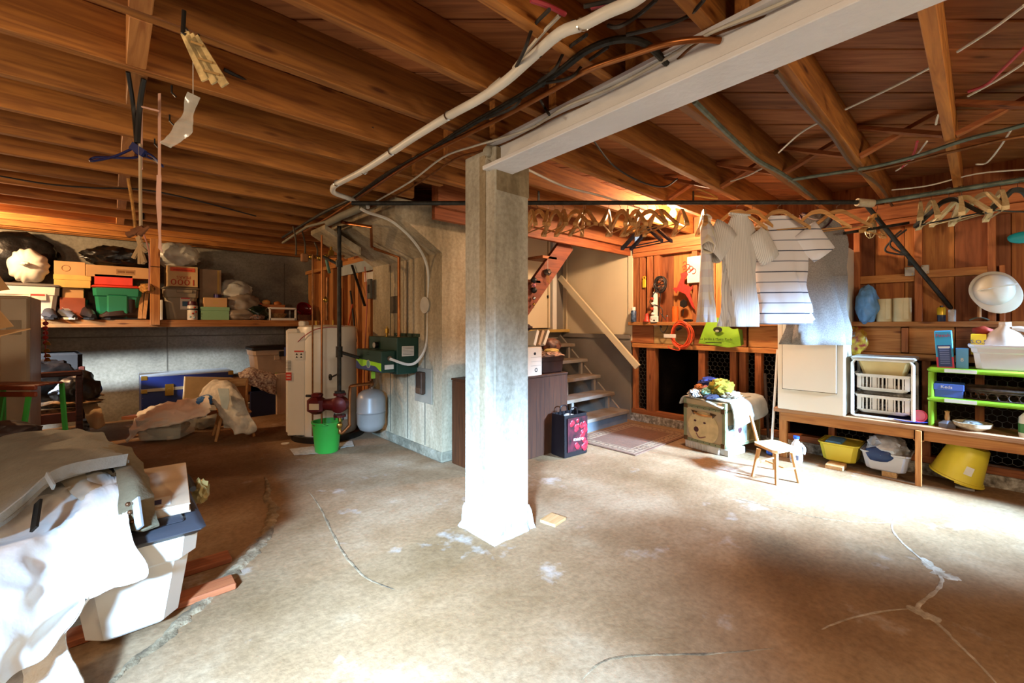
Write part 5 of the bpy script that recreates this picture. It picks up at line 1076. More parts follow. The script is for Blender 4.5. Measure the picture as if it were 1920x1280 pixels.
# ================================================================ THINGS HANGING FROM THE JOISTS AT LEFT
w_ = at
t = wire('black_strap', [onz(240, 135, 2.19), at(250, 200, 1.8), at(256, 268, 1.8)], .008, BLK, 'left one of two black straps hanging from a joist', 'strap', 'black straps from the joist')
wire('black_strap', [onz(270, 148, 2.19), at(262, 200, 1.8), at(258, 268, 1.8)], .010, BLK, 'right one of two black straps hanging from a joist', 'strap', 'black straps from the joist')
PINK = mat('pink_ribbon', '#c79a86', .7)
d = 1.8
t = thing('ribbon_bow', 'dark blue ribbon bow tied where the black straps meet', 'ribbon', tuple(at(262, 290, d))); o = t.location.copy(); NB = mat('navy_ribbon', '#191f52', .35, .2)
for pts in ([(258, 275), (270, 285), (275, 292)], [(255, 275), (215, 293), (172, 302), (180, 295), (240, 296), (262, 294)], [(268, 284), (285, 292), (305, 312), (290, 300), (265, 290)], [(250, 280), (262, 292), (275, 290), (262, 280)]):
    MB().tube([q-o for q in smoothpath([at(a, b_, d+.02*i) for i, (a, b_) in enumerate(pts)], 5)], .005, 6).obj('loop', NB, t, True)
MB().bar(at(247, 272, d)-o, at(270, 288, d)-o, .03, .012, (FX, FY, 0)).obj('knot', NB, t)
wire('pink_ribbon', [at(266, 200, d), at(282, 204, d), at(298, 208, d)], .004, PINK, 'short pink ribbon bridging the black straps', 'ribbon')
MB().bar(onz(299, 175, 2.19), at(299, 330, d), .012, .002, (FX, FY, 0)).top('pink_ribbon', PINK, 'long narrow pink ribbon hanging right of the straps', 'ribbon')
MB().grid([[at(294, 328, d), at(302, 328, d)], [at(293, 388, d), at(302, 388, d)], [at(297, 440, d), at(302, 440, d)], [at(297, 465, d), at(304, 474, d)]], 4, .003, 10, .002, 2).top('pink_ribbon', PINK, 'wide tail of pink ribbon hanging down to the shelf post', 'ribbon', None, True)
MB().bar(onz(265, 180, 2.19), at(265, 318, d), .012, .002, (FX, FY, 0)).top('pink_ribbon', PINK, 'pink ribbon hanging behind the blue bow', 'ribbon')
wire('yellow_twine', [at(240, 335, d), at(248, 380, d), at(254, 430, d)], .006, mat('twine', '#b5813f'), 'rough yellow twine left of the porcelain lamp holder', 'cord')
wire('rope_cord', [at(263, 270, d), at(263, 340, d), at(264, 425, d)], .0065, mat('rope_pale', '#b09a7c', .9), 'pale rope hanging straight down from the blue bow', 'cord')
t = thing('driftwood_mobile', 'brown driftwood mobile with straw ends hanging on the rope', 'ornament', tuple(at(262, 432, d))); o = t.location.copy(); DW = mat('driftwood', '#6f4325', .9, 0, .15, 25, .4); ST = mat('straw', '#a3835a', .9)
for a, b_, r in (((240, 440), (276, 428), .014), ((252, 436), (268, 425), .018), ((262, 440), (280, 424), .012)): MB().tube([at(*a, d)-o, at(*b_, d)-o], r, 7, r2=r*.4).obj('branch', DW, t, True)
for a, b_ in (((262, 440), (262, 495)), ((264, 450), (268, 495)), ((266, 455), (250, 484)), ((262, 460), (274, 472)), ((264, 470), (272, 492)), ((258, 445), (266, 470))): MB().tube([at(*a, d)-o, at(*b_, d)-o], .008, 6).obj('straw', ST, t, True)
wire('red_white_string', [at(270, 440, d), at(280, 478, d), at(279, 545, d)], .003, mat('string_red', '#b0705c', .8), 'thin red and white string down to the twine ball', 'string')
# porcelain lamp holder
t = thing('porcelain_socket', 'white porcelain lamp socket without bulb under the joists', 'lamp holder', tuple(onz(266, 375, 2.0))); 
q = at(266, 388, 4.2); t.location = (q.x, q.y, q.z)
MB().lathe([(0, -.02), (.03, -.02), (.035, 0), (.085, .015), (.085, .03), (.05, .05), (0, .05)], n=28).obj('holder', WPLAS, t, True); MB().box(-.05, .05, -.05, .05, .05, .09, b=.005).obj('box', CHROME, t); MB().cyl((-.07, 0, .05), .04, .07, 14).obj('neck', mat('yellowed', '#c5b488', .5), t, True); MB().tube([(0, 0, .08), (0, 0, 2.2-q.z)], .02, 8).obj('stem', BLK, t)
MB().box(.05, .2, -.02, .02, -.06, -.01, b=.004).obj('wood_block', WX, t)
# bamboo chime piece
t = thing('bamboo_piece', 'pale bamboo slat ornament swinging under the joists at the upper left', 'ornament', tuple(at(350, 65, 1.32))); o = t.location.copy(); BM = mat('bamboo', '#dfc386', .5, 0, .2, 25, .2)
for k in range(3):
    a0 = at(347+9*k, 62+4*k, 1.32)-o; a1 = at(386+18*k, 150+5*k, 1.32)-o; MB().bar(a0, a1, .026, .006, (FX, FY, 0)).obj('slat', BM, t)
for f_ in (.2, .55, .8): MB().bar(at(350+40*f_, 60+90*f_, 1.31)-o, at(370+52*f_, 68+90*f_, 1.31)-o, .006, .004, (FX, FY, 0)).obj('binding', mat('binding', '#a8854c', .7), t)
MB().tube([at(345, 20, 1.32)-o, at(343, 62, 1.32)-o, at(350, 66, 1.32)-o], .006, 8).obj('hook', BLK, t); 
G = [[at(352, 172, 1.5), at(374, 182, 1.5)], [at(338, 215, 1.52), at(362, 225, 1.5)], [at(322, 240, 1.52), at(356, 252, 1.5)], [at(300, 268, 1.55), at(322, 278, 1.53)]]
MB().grid(G, 6, .01, 14, .0015, 5).top('plastic_streamer', CLEAR, 'clear plastic streamer hanging below the bamboo piece', 'streamer', None, True)
ps = bpy.data.objects['plastic_streamer']; q = at(362, 176, 1.5)-ps.location; MB().tube([q, Vector((q.x, q.y, 2.21-ps.location.z))], .0015, 5).obj('thread', CABLEW, ps)
for k, (px, py, z) in enumerate(((343, 25, 2.2), (372, 58, 2.2), (322, 155, 2.2), (318, 210, 2.2), (290, 255, 2.2))): 
    q = onz(px, py+5, 2.2); MB().tube([q, q-Vector((0, 0, .03)), q-Vector((-.015, 0, .045))], .004, 6).top('ceiling_hook', BLK, ('topmost', 'second', 'third', 'fourth', 'lowest')[k]+' small black hook in the joists at the upper left', 'hook', 'hooks in the joists')
# ================================================================ RIGHT HAND SIDE
zB = .445; ub = 4.36
t = thing('work_bench', 'long low wooden bench along the board wall', 'bench', (4.55, .0, 0))
BT = wood('bench_wood', '#8a5b3a', '#b98a60', 'y')
v_end = onu(1450, 770, ub).y
MB().box(ub-4.55, 4.72-4.55, -2.2, v_end, zB-.035, zB, b=.004).obj('top_board', BT, t)
MB().box(ub-4.55+.03, ub-4.55+.06, -2.2, v_end-.05, zB-.11, zB-.036).obj('apron', WY, t)
for px in (1722, ):
    v_ = onu(px, 800, ub).y; MB().box(ub-4.55-.005, ub-4.55+.03, v_-.018, v_+.018, 0, zB-.035, b=.003).obj('leg', WZ, t); MB().box(ub-4.55+.03, .17, v_-.03, v_+.03, zB-.12, zB-.037, b=.003).obj('cross_rail', WX, t)
for px in (1468,):
    v_ = onu(px, 800, ub+.06).y; MB().box(ub-4.55+.06, ub-4.55+.10, v_-.03, v_+.03, 0, zB-.037, b=.003).obj('leg', WZ, t)
v_ = -1.2; MB().box(ub-4.55, ub-4.55+.03, v_-.03, v_+.03, 0, zB-.035, b=.003).obj('leg', WZ, t)
MB().box(ub-4.55+.04, .17, onu(1612, 800, ub).y-.02, onu(1612, 800, ub).y+.02, zB-.09, zB-.037).obj('cross_rail', WX, t)
# tall white cupboard
vA, vB = onu(1458, 768, ub-.02).y, onu(1583, 783, ub-.02).y
zc = onu(1596, 455, 4.5).z
t = thing('white_cabinet', 'tall white metal cabinet standing on the bench behind the grey dress', 'cabinet', (4.535, (vA+vB)/2, zB)); hw = (vA-vB)/2; hc = 1.83-zB
CBW = mat('cabinet_white', '#d9d2bf', .35, 0, .02, 2)
MB().box(-.195, .2, -hw, hw, 0, hc, b=.006).obj('case', CBW, t)
MB().box(-.203, -.193, -hw+.05, hw-.04, .18, hc-.05, b=.003).obj('door', CBW, t); MB().box(-.199, -.190, -hw+.047, hw-.037, .176, .182).obj('door_gap', mat('gap_rust', '#5b4a36', .8), t)
MB().box(-.199, -.190, -hw+.046, -hw+.051, .176, hc-.05).obj('door_gap', mat('gap_rust', '#5b4a36'), t); MB().box(-.199, -.190, hw-.041, hw-.036, .176, hc-.05).obj('door_gap', mat('gap_rust', '#5b4a36'), t)
MB().cyl((0.02, -hw, zc*0+.66), .03, -.035, 12, .02, 'y').obj('side_knob', CHROME, t)
# garments
def tube_cloth(mb, rows, n=44):
    """rows: (centre, half width vector, half depth vector, fold) closed by caps"""
    V = []; F_ = []
    for (c, a, b_, f) in rows:
        c = Vector(c); a = Vector(a); b_ = Vector(b_)
        for k in range(n):
            th = 2*PI*k/n; q = 1+f*math.sin(th*5+c.z*4)+f*.6*math.sin(th*9+c.z*11+1)+f*noise.noise(Vector((math.cos(th)*2, math.sin(th)*2, c.z*5)))
            V.append(tuple(c+a*math.cos(th)*q+b_*math.sin(th)*q))
    m = len(rows)
    for i in range(m-1):
        for k in range(n): F_.append((i*n+k, i*n+(k+1) % n, i*n+n+(k+1) % n, i*n+n+k))
    return mb.add(V, F_)
def garment(name, px0, px1, pt, pb, d, rz, m, lab, cat='shirt', sleeve=.2, neck=.09, dep=.05, tag_=False, collar=True, extra=None, slv_w=.1):
    a = at((px0+px1)/2, pb, d); z0 = a.z; z1 = at(0, pt, d).z; hgt = z1-z0; W = (px1-px0)/F*d/2
    t = thing(name, lab, cat, (a.x, a.y, z0), A-PI/2+rz); W /= max(.3, math.cos(rz)); 
    mb = MB(); R_ = []
    N_ = 16
    for i in range(N_+1):
        s = i/N_; z = hgt*s*.93
        ww = W*(1.0-.10*math.sin(PI*min(s/.8, 1))) if s < .8 else W*(1-.34*((s-.8)/.2)**2)
        R_.append(((.012*math.sin(s*7), 0, z), (ww, 0, 0), (0, dep*(1-.55*s), 0), .05+.10*(1-s)))
    # shoulders close up towards the neck
    for s, k in ((.96, .52), (.985, .38), (1.0, neck/W)): R_.append(((0, 0, hgt*s), (W*k, 0, 0), (0, dep*.45, 0), .02))
    tube_cloth(mb, R_)
    bd = mb.obj('body', m, t, True)
    so = bd.modifiers.new('thickness', 'SOLIDIFY'); so.thickness = .003
    if sleeve:
        for sg in (-1, 1):
            p0 = Vector((sg*W*.80, 0, hgt*.86)); p1 = Vector((sg*(W+sleeve*.55), -.01, hgt*.86-sleeve*.95))
            ax = (p1-p0).normalized(); sd_ = Vector((ax.z, 0, -ax.x)); rows = []
            for i in range(6):
                s = i/5; rows.append((p0.lerp(p1, s), sd_*(slv_w*(1-.22*s)), Vector((0, dep*.75, 0)), .04))
            q = MB(); tube_cloth(q, rows, 28); so = q.obj('sleeve', m, t, True); md = so.modifiers.new('thickness', 'SOLIDIFY'); md.thickness = .003
    if collar:
        MB().tube([(neck*math.cos(x), dep*.5*math.sin(x), hgt*(1.0+.004)-.012*abs(math.sin(x))) for x in [2*PI*i/20 for i in range(20)]], .008, 6, close=True).obj('collar', collar if collar is not True else m, t, True)
    return t, W, hgt
def stripes(name, base, line, axis, scale, width, rough=.9, alt=None):
    m, nt, b = nodes_of(name); N = nt.nodes; L = nt.links; tc = N.new('ShaderNodeTexCoord'); sx = N.new('ShaderNodeSeparateXYZ'); L.new(tc.outputs['Object'], sx.inputs[0])
    def line_(ax, sc, wd):
        a = N.new('ShaderNodeMath'); a.operation = 'MULTIPLY'; a.inputs[1].default_value = sc; L.new(sx.outputs[ax], a.inputs[0])
        f = N.new('ShaderNodeMath'); f.operation = 'FRACT'; L.new(a.outputs[0], f.inputs[0]); g = N.new('ShaderNodeMath'); g.operation = 'LESS_THAN'; g.inputs[1].default_value = wd; L.new(f.outputs[0], g.inputs[0]); return g.outputs[0]
    g = line_(axis, scale, width); mx = N.new('ShaderNodeMix'); mx.data_type = 'RGBA'; L.new(g, mx.inputs[0]); mx.inputs[6].default_value = col(base); mx.inputs[7].default_value = col(line); out = mx.outputs[2]
    if alt:
        g2 = line_(alt[0], alt[1], alt[2]); m2 = N.new('ShaderNodeMix'); m2.data_type = 'RGBA'; L.new(g2, m2.inputs[0]); L.new(out, m2.inputs[6]); m2.inputs[7].default_value = col(alt[3]); out = m2.outputs[2]
    L.new(out, b.inputs['Base Color']); b.inputs['Roughness'].default_value = rough; b.inputs['Specular IOR Level'].default_value = .15; MT[name] = m; return m
CHK = stripes('check_fabric', '#e0ddd8', '#d3cfd2', 2, 9, .5, alt=(0, 11, .4, '#d9cdb6')); VST = stripes('seersucker', '#dcd8d2', '#bdb8b4', 0, 75, .3)
HST = stripes('striped_knit', '#dcd8da', '#444a5c', 2, 12.5, .1, alt=(2, 6.25, .06, '#8a8c96'))
garment('checked_shirt', 1312, 1338, 408, 604, 3.30, 1.15, CHK, 'pale checked shirt hanging leftmost on the black pipe', sleeve=.16, dep=.06, slv_w=.08)
garment('seersucker_shirt', 1350, 1424, 402, 612, 3.27, .3, VST, 'white shirt with fine grey vertical stripes on a hanger', sleeve=.22, dep=.07, slv_w=.11)
garment('striped_shirt', 1414, 1510, 405, 608, 3.36, -.15, HST, 'white shirt with thin dark horizontal stripes on a hanger', sleeve=.20, dep=.05, slv_w=.11)
GK = mat('grey_knit', '#8f8a86', .95, 0, .1, 120, .2, 160); MAR = mat('maroon_trim', '#3e1420', .8)
t, W, hg = garment('sleeveless_dress', 1480, 1582, 400, 646, 3.46, -.15, GK, 'long grey sleeveless dress with dark red neck band', 'dress', 0, .10, .07, collar=MAR)
MB().tube([(W*.98*math.cos(x), .045*math.sin(x), hg*.52) for x in [2*PI*i/24 for i in range(24)]], .005, 6, close=True).obj('waist_seam', GK, t, True)
MB().tube(smoothpath([(-.14, -.04, hg*.985), (-.1, -.055, hg*.90), (0, -.06, hg*.865), (.08, -.05, hg*.93), (.11, -.04, hg*1.0)], 5), .007, 6).obj('neck_band', MAR, t, True); MB().tube(smoothpath([(-.13, -.03, hg*.99), (-.03, -.04, hg*.945), (.07, -.035, hg*.965), (.1, -.03, hg)], 5), .005, 6).obj('inner_band', mat('pale_trim', '#c8b0a8', .8), t, True)
q = at(1518, 588, 3.28); MB().bar(q, q+Vector((.03*RX, .03*RY, -.05)), .03, .002, (FX, FY, 0)).top('care_tag', PAPER, 'small white care tag hanging out of the striped shirt', 'tag')
# green shopping bag on the ledge
t = thing('green_shopping_bag', 'lime green cloth shopping bag with dark writing hanging at the ledge', 'bag', (0, 0, 0)); u0 = 4.58
pa, pb_ = onu(1313, 640, u0), onu(1391, 652, u0); zt = onu(1345, 596, u0).z; z0 = onu(1350, 650, u0).z; cy = (pa.y+pb_.y)/2; t.location = (u0, cy, z0); hw = (pa.y-pb_.y)/2
LG = mat('lime_cloth', '#7fae23', .8, 0, .05, 5, .2, 30); LD = mat('lime_dark', '#557f23', .8, 0, .05, 5)
hz = zt-z0
G = [[(0, hw*.55, hz), (0, .0, hz*.98), (0, -hw*.5, hz*.62), (0, -hw*.85, hz*.62)], [(-.02, hw*.8, hz*.5), (-.03, 0, hz*.5), (-.03, -hw*.5, hz*.4), (-.02, -hw*.95, hz*.4)], [(-.02, hw, .03), (-.04, 0, 0.01), (-.04, -hw*.5, .0), (-.02, -hw, .02)]]
MB().grid(G, 6, .004, 8, -.02, 41).obj('front_panel', LG, t, True)
MB().add([(-.02, -hw, .02), (.1, -hw*.92, .03), (.1, -hw*.85, hz*.6), (-.0, -hw*.85, hz*.62), (-.02, hw, .03), (.1, hw*.9, .03)], [(0, 1, 2, 3), (0, 4, 5, 1)]).obj('gusset', LD, t)
text('Le Jardin à Mains Pieds', .035, mat('print_black', '#20260e', .8), t, (-.066, .02, hz*.27), FU)
MB().box(-.07, -.069, -.04, .12, hz*.13, hz*.16).obj('print_line', mat('print_black', '#20260e'), t)
MB().lathe([(0, 0), (.028, -.002), (0, -.004)], (-.066, -.0, hz*.6), 20, 'x', sq=1.6).obj('leaf_print', mat('print_black', '#20260e'), t); MB().lathe([(0, 0), (.012, -.002), (0, -.004)], (-.069, .004, hz*.55), 16, 'x', sq=1.6).obj('leaf_print', mat('leaf_grey', '#a8ab8a', .8), t)
# things on and above the ledge, left to right
zl = 1.21; ul = 4.66
def led(px, dx=0): q = onu(px, 600, ul+dx); return (q.x, q.y, zl)
t = thing('spray_can', 'blue grey spray can with white cap at the left end of the ledge', 'spray can', led(1188)); MB().lathe([(0, 0), (.03, 0), (.033, .005), (.033, .125), (.024, .14), (0, .14)], n=24).obj('can', mat('can_blue', '#5d7391', .35, .3, .25, 30), t, True); MB().lathe([(0, .14), (.024, .14), (.024, .175), (.02, .18), (0, .18)], n=20).obj('cap', WPLAS, t, True)
t = thing('yellow_scissors', 'yellow clip tool hanging on the left studs', 'tool', tuple(onu(1208, 530, 4.74))); MB().tube(arc((0, 0, .06), .018, 0, 2*PI, 16, (0, 1, 0), (0, 0, 1)), .006, 6).obj('ring', mat('tool_yellow', '#d1a92c', .4), t, True); MB().box(-.008, .008, -.022, .022, -.06, .04, b=.005).obj('body', mat('tool_yellow', '#d1a92c'), t)
c = onu(1238, 533, 4.66); t = thing('cord_coil', 'tangled dark cord coil hanging with white light strip on the studs', 'cord', tuple(c))
mb = MB(); 
for k in range(7): mb.tube([Vector((.015*math.sin(k*3+x*2), (.07+.012*math.sin(k*5))*math.cos(x), (.085+.012*math.cos(k*4))*math.sin(x))) for x in [2*PI*i/18 for i in range(18)]], .005, 5, close=True)
for k in range(4): mb.tube([Vector((.02*math.cos(x*2), .05*math.cos(x+k), .06*math.sin(x)*math.cos(k*.8))) for x in [2*PI*i/14 for i in range(14)]], .005, 5, close=True)
mb.obj('coil', CABLEK, t, True); MB().tube(smoothpath([(0, .04, -.05), (-.01, .13, -.2), (0, .02, -.25), (0, -.03, -.32), (0, .0, -.5), (0, -.05, -.55), (0, -.09, -.45), (0, -.0, -.33)], 5), .005, 6).obj('lead', CABLEK, t, True)
MB().tube(smoothpath([(0, -.01, -.05), (0, .01, -.25), (0, .02, -.42), (0, -.02, -.5)], 5), .007, 6).obj('lead', CABLEK, t, True)
MB().box(0, .02, .04, .09, -.48, -.08, b=.004).obj('light_strip', WPLAS, t); MB().box(-.02, .02, .02, .12, -.46, -.36, b=.01).obj('socket_cover', WPLAS, t)
for k in range(5): MB().blob((-.01, .1-.012*(k % 2), -.16-.06*k), (.012, .022, .018), k, .4, n=2).obj('bow', WPLAS if k % 2 else DR, t, True)
t = thing('red_lantern', 'small red torch standing on the ledge below the cord coil', 'torch', led(1213)); MB().lathe([(0, 0), (.042, 0), (.04, .02), (.024, .035), (.018, .1), (0, .1)], n=20).obj('body', RED, t, True); MB().cyl((0, 0, 0), .044, .012, 20).obj('base_ring', DR, t)
for px, nm, lb, h in ((1222, 'bulb_box', 'pale lamp bulb lying beside the red torch', .06), (1228, 'dark_holder', 'dark plastic holder right of the pale bulb', .05)):
    t = thing(nm, lb, 'bulb' if h > .05 else 'holder', led(px)); MB().lathe([(0, 0), (.02, .005), (.024, h*.4), (.012, h*.9), (0, h)], n=14).obj('body', WPLAS if h > .05 else BLK, t, True)
t = thing('salt_shaker', 'small glass shaker with metal lid on the ledge', 'shaker', led(1251)); MB().lathe([(0, 0), (.018, 0), (.014, .06), (0, .06)], n=14).obj('glass', mat('amber_glass', '#7a3a20', .2), t, True); MB().lathe([(.015, .06), (.015, .075), (0, .082)], n=14).obj('lid', CHROME, t, True)
t = thing('orange_canister', 'orange plastic canister behind the coiled orange cord', 'canister', led(1266, .03)); MB().lathe([(0, 0), (.035, 0), (.035, .15), (.03, .155), (0, .155)], n=24).obj('body', mat('orange_plastic', '#d2601f', .4), t, True); MB().cyl((0, 0, .155), .033, .02, 20).obj('cap', mat('orange_plastic', '#d2601f'), t)
for c_, n_, lb in ((onu(1290, 601, 4.68), 'black_tool', 'black flat tool lying on the ledge right of the orange cord'), (onu(1322, 606, 4.70), 'teal_clip', 'teal clip on the ledge left of the green bag')): MB().box(c_.x-.02, c_.x+.02, c_.y-.05, c_.y+.05, zl, zl+.03, b=.008).top(n_, BLK if n_[0] == 'b' else mat('teal', '#1e5a66', .5), lb, 'tool')
# reindeer
t = thing('reindeer_ornament', 'red glittery reindeer cut-out hanging on the board wall', 'ornament', tuple(onu(1285, 545, 4.72))); RR = mat('glitter_red', '#b8342a', .5, .1, .1, 60, .3, 90)
def pz(px, py): q = onu(px, py, 4.72); return (q.y, q.z)
o = t.location.copy(); sil = [(1276, 513), (1283, 511), (1287, 509), (1290, 514), (1284, 522), (1283, 532), (1291, 536), (1296, 538), (1299, 534), (1298, 542), (1294, 546), (1294, 552), (1299, 567), (1303, 580), (1298, 575), (1291, 560), (1285, 551), (1276, 547), (1270, 544), (1268, 550), (1262, 540), (1264, 539), (1270, 539), (1273, 530), (1278, 520)]
Rm = Matrix.Rotation(PI/2, 4, 'Z')
poly = [(pz(a, b_)[0]-o.y, pz(a, b_)[1]-o.z) for a, b_ in sil]
bd_ = MB().prism(poly, -.006, .006, Rm).obj('body', RR, t)
bm = bmesh.new(); bm.from_mesh(bd_.data); bmesh.ops.triangulate(bm, faces=[f for f in bm.faces if len(f.verts) > 4]); bm.to_mesh(bd_.data); bm.free()
for px, py, r in ((1283, 502, .022), (1289, 500, .028), (1295, 503, .026), (1300, 508, .028), (1284, 494, .02), (1292, 507, .018)):
    y, z = pz(px, py); MB().tube([Vector((0, y-o.y+r*math.cos(x), z-o.z+r*math.sin(x))) for x in [5.2*i/14 for i in range(15)]], .004, 6).obj('antler_curl', RR, t, True)
MB().lathe([(0, 0), (.045, .0), (.05, .012), (0, .02)], tuple(Vector(onu(1281, 569, 4.72))-o), 6, 'x').obj('hanging_star', BLK, t)
MB().tube([Vector(onu(1281, 580, 4.72))-o, Vector(onu(1280, 592, 4.72))-o], .008, 6).obj('tassel', BLK, t)
b = BU(1288, 1316, 480, 530, 4.725, .02); MB().box(*b, b=.004).top('white_board', mat('grey_white', '#c4c0b0', .5), 'white square board on the wall behind the reindeer antlers', 'panel')
# orange extension cord
c = onu(1278, 628, 4.60); t = thing('orange_extension_cord', 'coiled orange extension cord hanging on the ledge', 'extension cord', tuple(c)); ORC = mat('orange_cord', '#d9502a', .45)
mb = MB()
for k in range(8):
    ry, rz_ = .105+.014*math.sin(k*2.3), .135+.014*math.cos(k*1.7); sh = .015*math.sin(k*4)
    mb.tube([Vector((-.03+.008*k+.012*math.sin(x*2+k), sh+ry*math.cos(x), .01*math.cos(k)+rz_*math.sin(x))) for x in [2*PI*i/26 for i in range(26)]], .0055, 6, close=True)
mb.obj('coil', ORC, t, True); MB().tube(smoothpath([(-.03, .1, -.06), (-.04, .0, -.16), (-.03, .12, -.15), (-.03, .14, -.12)], 5), .0055, 6).obj('tail', ORC, t, True)
MB().tube([(-.05, .03, .06), (-.06, -.03, .09)], .018, 8).obj('plug', BLK, t); MB().box(-.055, -.05, .04, .18, -.03, .01).obj('paper_tag', PAPER, t)
# shelf right of the cabinet: blue bag, paper rolls, can, hard hat
c = onu(1625, 575, 4.62); bag('blue_plastic_bag', (4.64, c.y, zl+.15), (.07, .075, .16), 70, mat('blue_bag', '#5f8fc0', .35, 0, .08, 8, .6, 20), 'light blue plastic bag standing on the ledge by the cabinet', pinch=.1)
for px, h, lb, r in ((1658, .185, 'left one of two cream paper rolls on the ledge', .052), (1691, .188, 'right one of two cream paper rolls on the ledge', .058)):
    t = thing('paper_roll', lb, 'paper roll', led(px, .02), 0, 'paper rolls on the ledge'); MB().lathe([(0, 0), (r, 0), (r, h), (.018, h), (.018, h-.02), (0, h-.02)], n=32).obj('roll', mat('roll_cream', '#c8b58c', .85), t, True); MB().lathe([(.018, 0), (.018, h+.001), (.021, h+.001)], n=16).obj('core', CARD2, t); MB().box(-r-.001, -r+.002, -.045, -.015, .02, h, b=0).obj('loose_end', mat('roll_cream', '#c8b58c'), t)
t = thing('bug_spray_can', 'black can with yellow top beside the slanting pipe', 'spray can', led(1765)); MB().lathe([(0, 0), (.022, 0), (.024, .006), (.024, .05), (0, .05)], n=20).obj('can', mat('can_navy', '#151a33', .35), t, True); MB().lathe([(.0245, .05), (.0245, .1), (.02, .108), (0, .108)], n=20).obj('label', mat('gold_yellow', '#c9a41c', .3, .3), t, True); MB().cyl((0, 0, .108), .01, .014, 10).obj('nozzle', BLK, t)
t = thing('clear_jar', 'small clear plastic jar right of the black and yellow can', 'jar', led(1785)); MB().lathe([(0, 0), (.022, 0), (.022, .085), (.018, .09)], n=18).obj('jar', CLEAR, t, True)
t = thing('mirror_stand', 'low green metal hook on the ledge under the hard hat', 'hook', led(1836)); MB().tube(smoothpath([(0, .05, .01), (0, .0, .03), (0, -.05, .01)], 5), .006, 6).obj('hook', GIRON, t, True); MB().cyl((0, 0, .03), .012, .08, 10).obj('peg', WZ, t)
for y, lb in ((onu(1706, 509, 4.74), 'white electrical box left of the wall stud'), (onu(1735, 505, 4.74), 'white electrical box right of the wall stud, behind the slanting pipe')):
    t = thing('switch_box', lb, 'electrical box', tuple(y), 0, 'electrical boxes on the stud'); w_ = .03 if y.y > 0 and lb.find('left') > 0 else .022; MB().box(-.02, .0, -w_, w_, -.035, .035, b=.004).obj('case', mat('box_paint', '#b5ab9c', .5), t)
    for sy_ in (-1, 1): MB().cyl((-.02, sy_*w_*.6, .022*sy_), .004, -.002, 8, axis='x').obj('screw', BRASS, t)
hp = onu(1863, 543, 4.60); t = thing('hard_hat', 'white safety helmet hanging on the board wall', 'helmet', tuple(hp)); HH = mat('helmet_white', '#c9beaa', .45, 0, .05, 3)
Mx = Matrix.Rotation(-.2, 4, 'X') @ Matrix.Rotation(.22, 4, 'Z')
V = []; mb = MB(); n = 40; rows = 10
for j in range(rows+1):
    ph = PI/2*j/rows
    for k in range(n):
        a = 2*PI*k/n; V.append((-.10*math.cos(ph)-.0, .104*math.sin(ph)**.75*math.cos(a), .112*math.sin(ph)**.75*math.sin(a)))
mb.add(V, [(j*n+k, j*n+(k+1) % n, j*n+n+(k+1) % n, j*n+n+k) for j in range(rows) for k in range(n)], Mx); mb.obj('shell', HH, t, True)
V = []
for r_, x in ((1.0, 0), (1.0, .006), (1.0, .012)):
    for k in range(n):
        a = 2*PI*k/n; br = (.012 if r_ == 1. and x == 0 else .02)+(.045*max(0, -math.sin(a+.35))**2 if x != .012 else 0); V.append((x+.0, (.104+(br if x < .01 else -.004))*math.cos(a), (.112+(br if x < .01 else -.004))*math.sin(a)))
MB().add(V, [(j*n+k, j*n+(k+1) % n, j*n+n+(k+1) % n, j*n+n+k) for j in range(2) for k in range(n)]+[tuple(range(n))], Mx).obj('brim', HH, t, True)
MB().tube([Mx @ Vector((-.062-.04*math.cos(x), .1*math.sin(x), .01)) for x in [-1.3+2.6*i/12 for i in range(13)]], .005, 6).obj('ridge', HH, t, True)
q = onu(1918, 445, 4.68); MB().blob(tuple(q), (.02, .07, .04), 5, .1, n=3).top('teal_ornament', mat('teal_bright', '#1fa0aa', .4), 'bright teal object on the wall at the right edge', 'ornament', None, True)
# cage lamp
t = thing('cage_lamp', 'old glass work lamp in a wire cage hanging below the pipe joint', 'lamp', tuple(at(1632, 425, 3.45))); MB().lathe([(0, -.06), (.02, -.055), (.035, -.02), (.035, .03), (.02, .06), (.015, .08), (0, .08)], n=20).obj('glass', mat('old_glass', '#b9ab84', .2, .2), t, True)
for k in range(6):
    a = k*PI/3; MB().tube([(.042*math.cos(a)*math.sin(x), .042*math.sin(a)*math.sin(x), -.01+.08*math.cos(x)) for x in [PI*i/10 for i in range(11)]], .0018, 5).obj('cage_wire', mat('wire_cream', '#cdbf98', .4, .5), t, True)
wire('wire_hook', [at(1652, 415, 3.45), at(1656, 432, 3.45), at(1648, 440, 3.45), at(1652, 445, 3.45), at(1662, 425, 3.45)], .003, mat('wire_cream', '#cdbf98'), 'bent wire hanging beside the caged lamp', 'wire')
# metal rail across from dress to hangers
MB().bar(at(1583, 437, 3.3), at(1703, 418, 3.35), .02, .02).top('metal_rail', IRON, 'thin dark rail below the taped pipe joint', 'rail')
# red patterned bag between cabinet and basket rack
c = onu(1608, 640, 4.62); bag('red_patterned_bag', (4.66, c.y+.02, c.z+.0), (.05, .075, .12), 77, mat('red_pattern', '#7e1620', .35, 0, .3, 22, .2, 20, two='#b8a028'), 'red and yellow printed bag hanging beside the white cabinet', cat='bag')
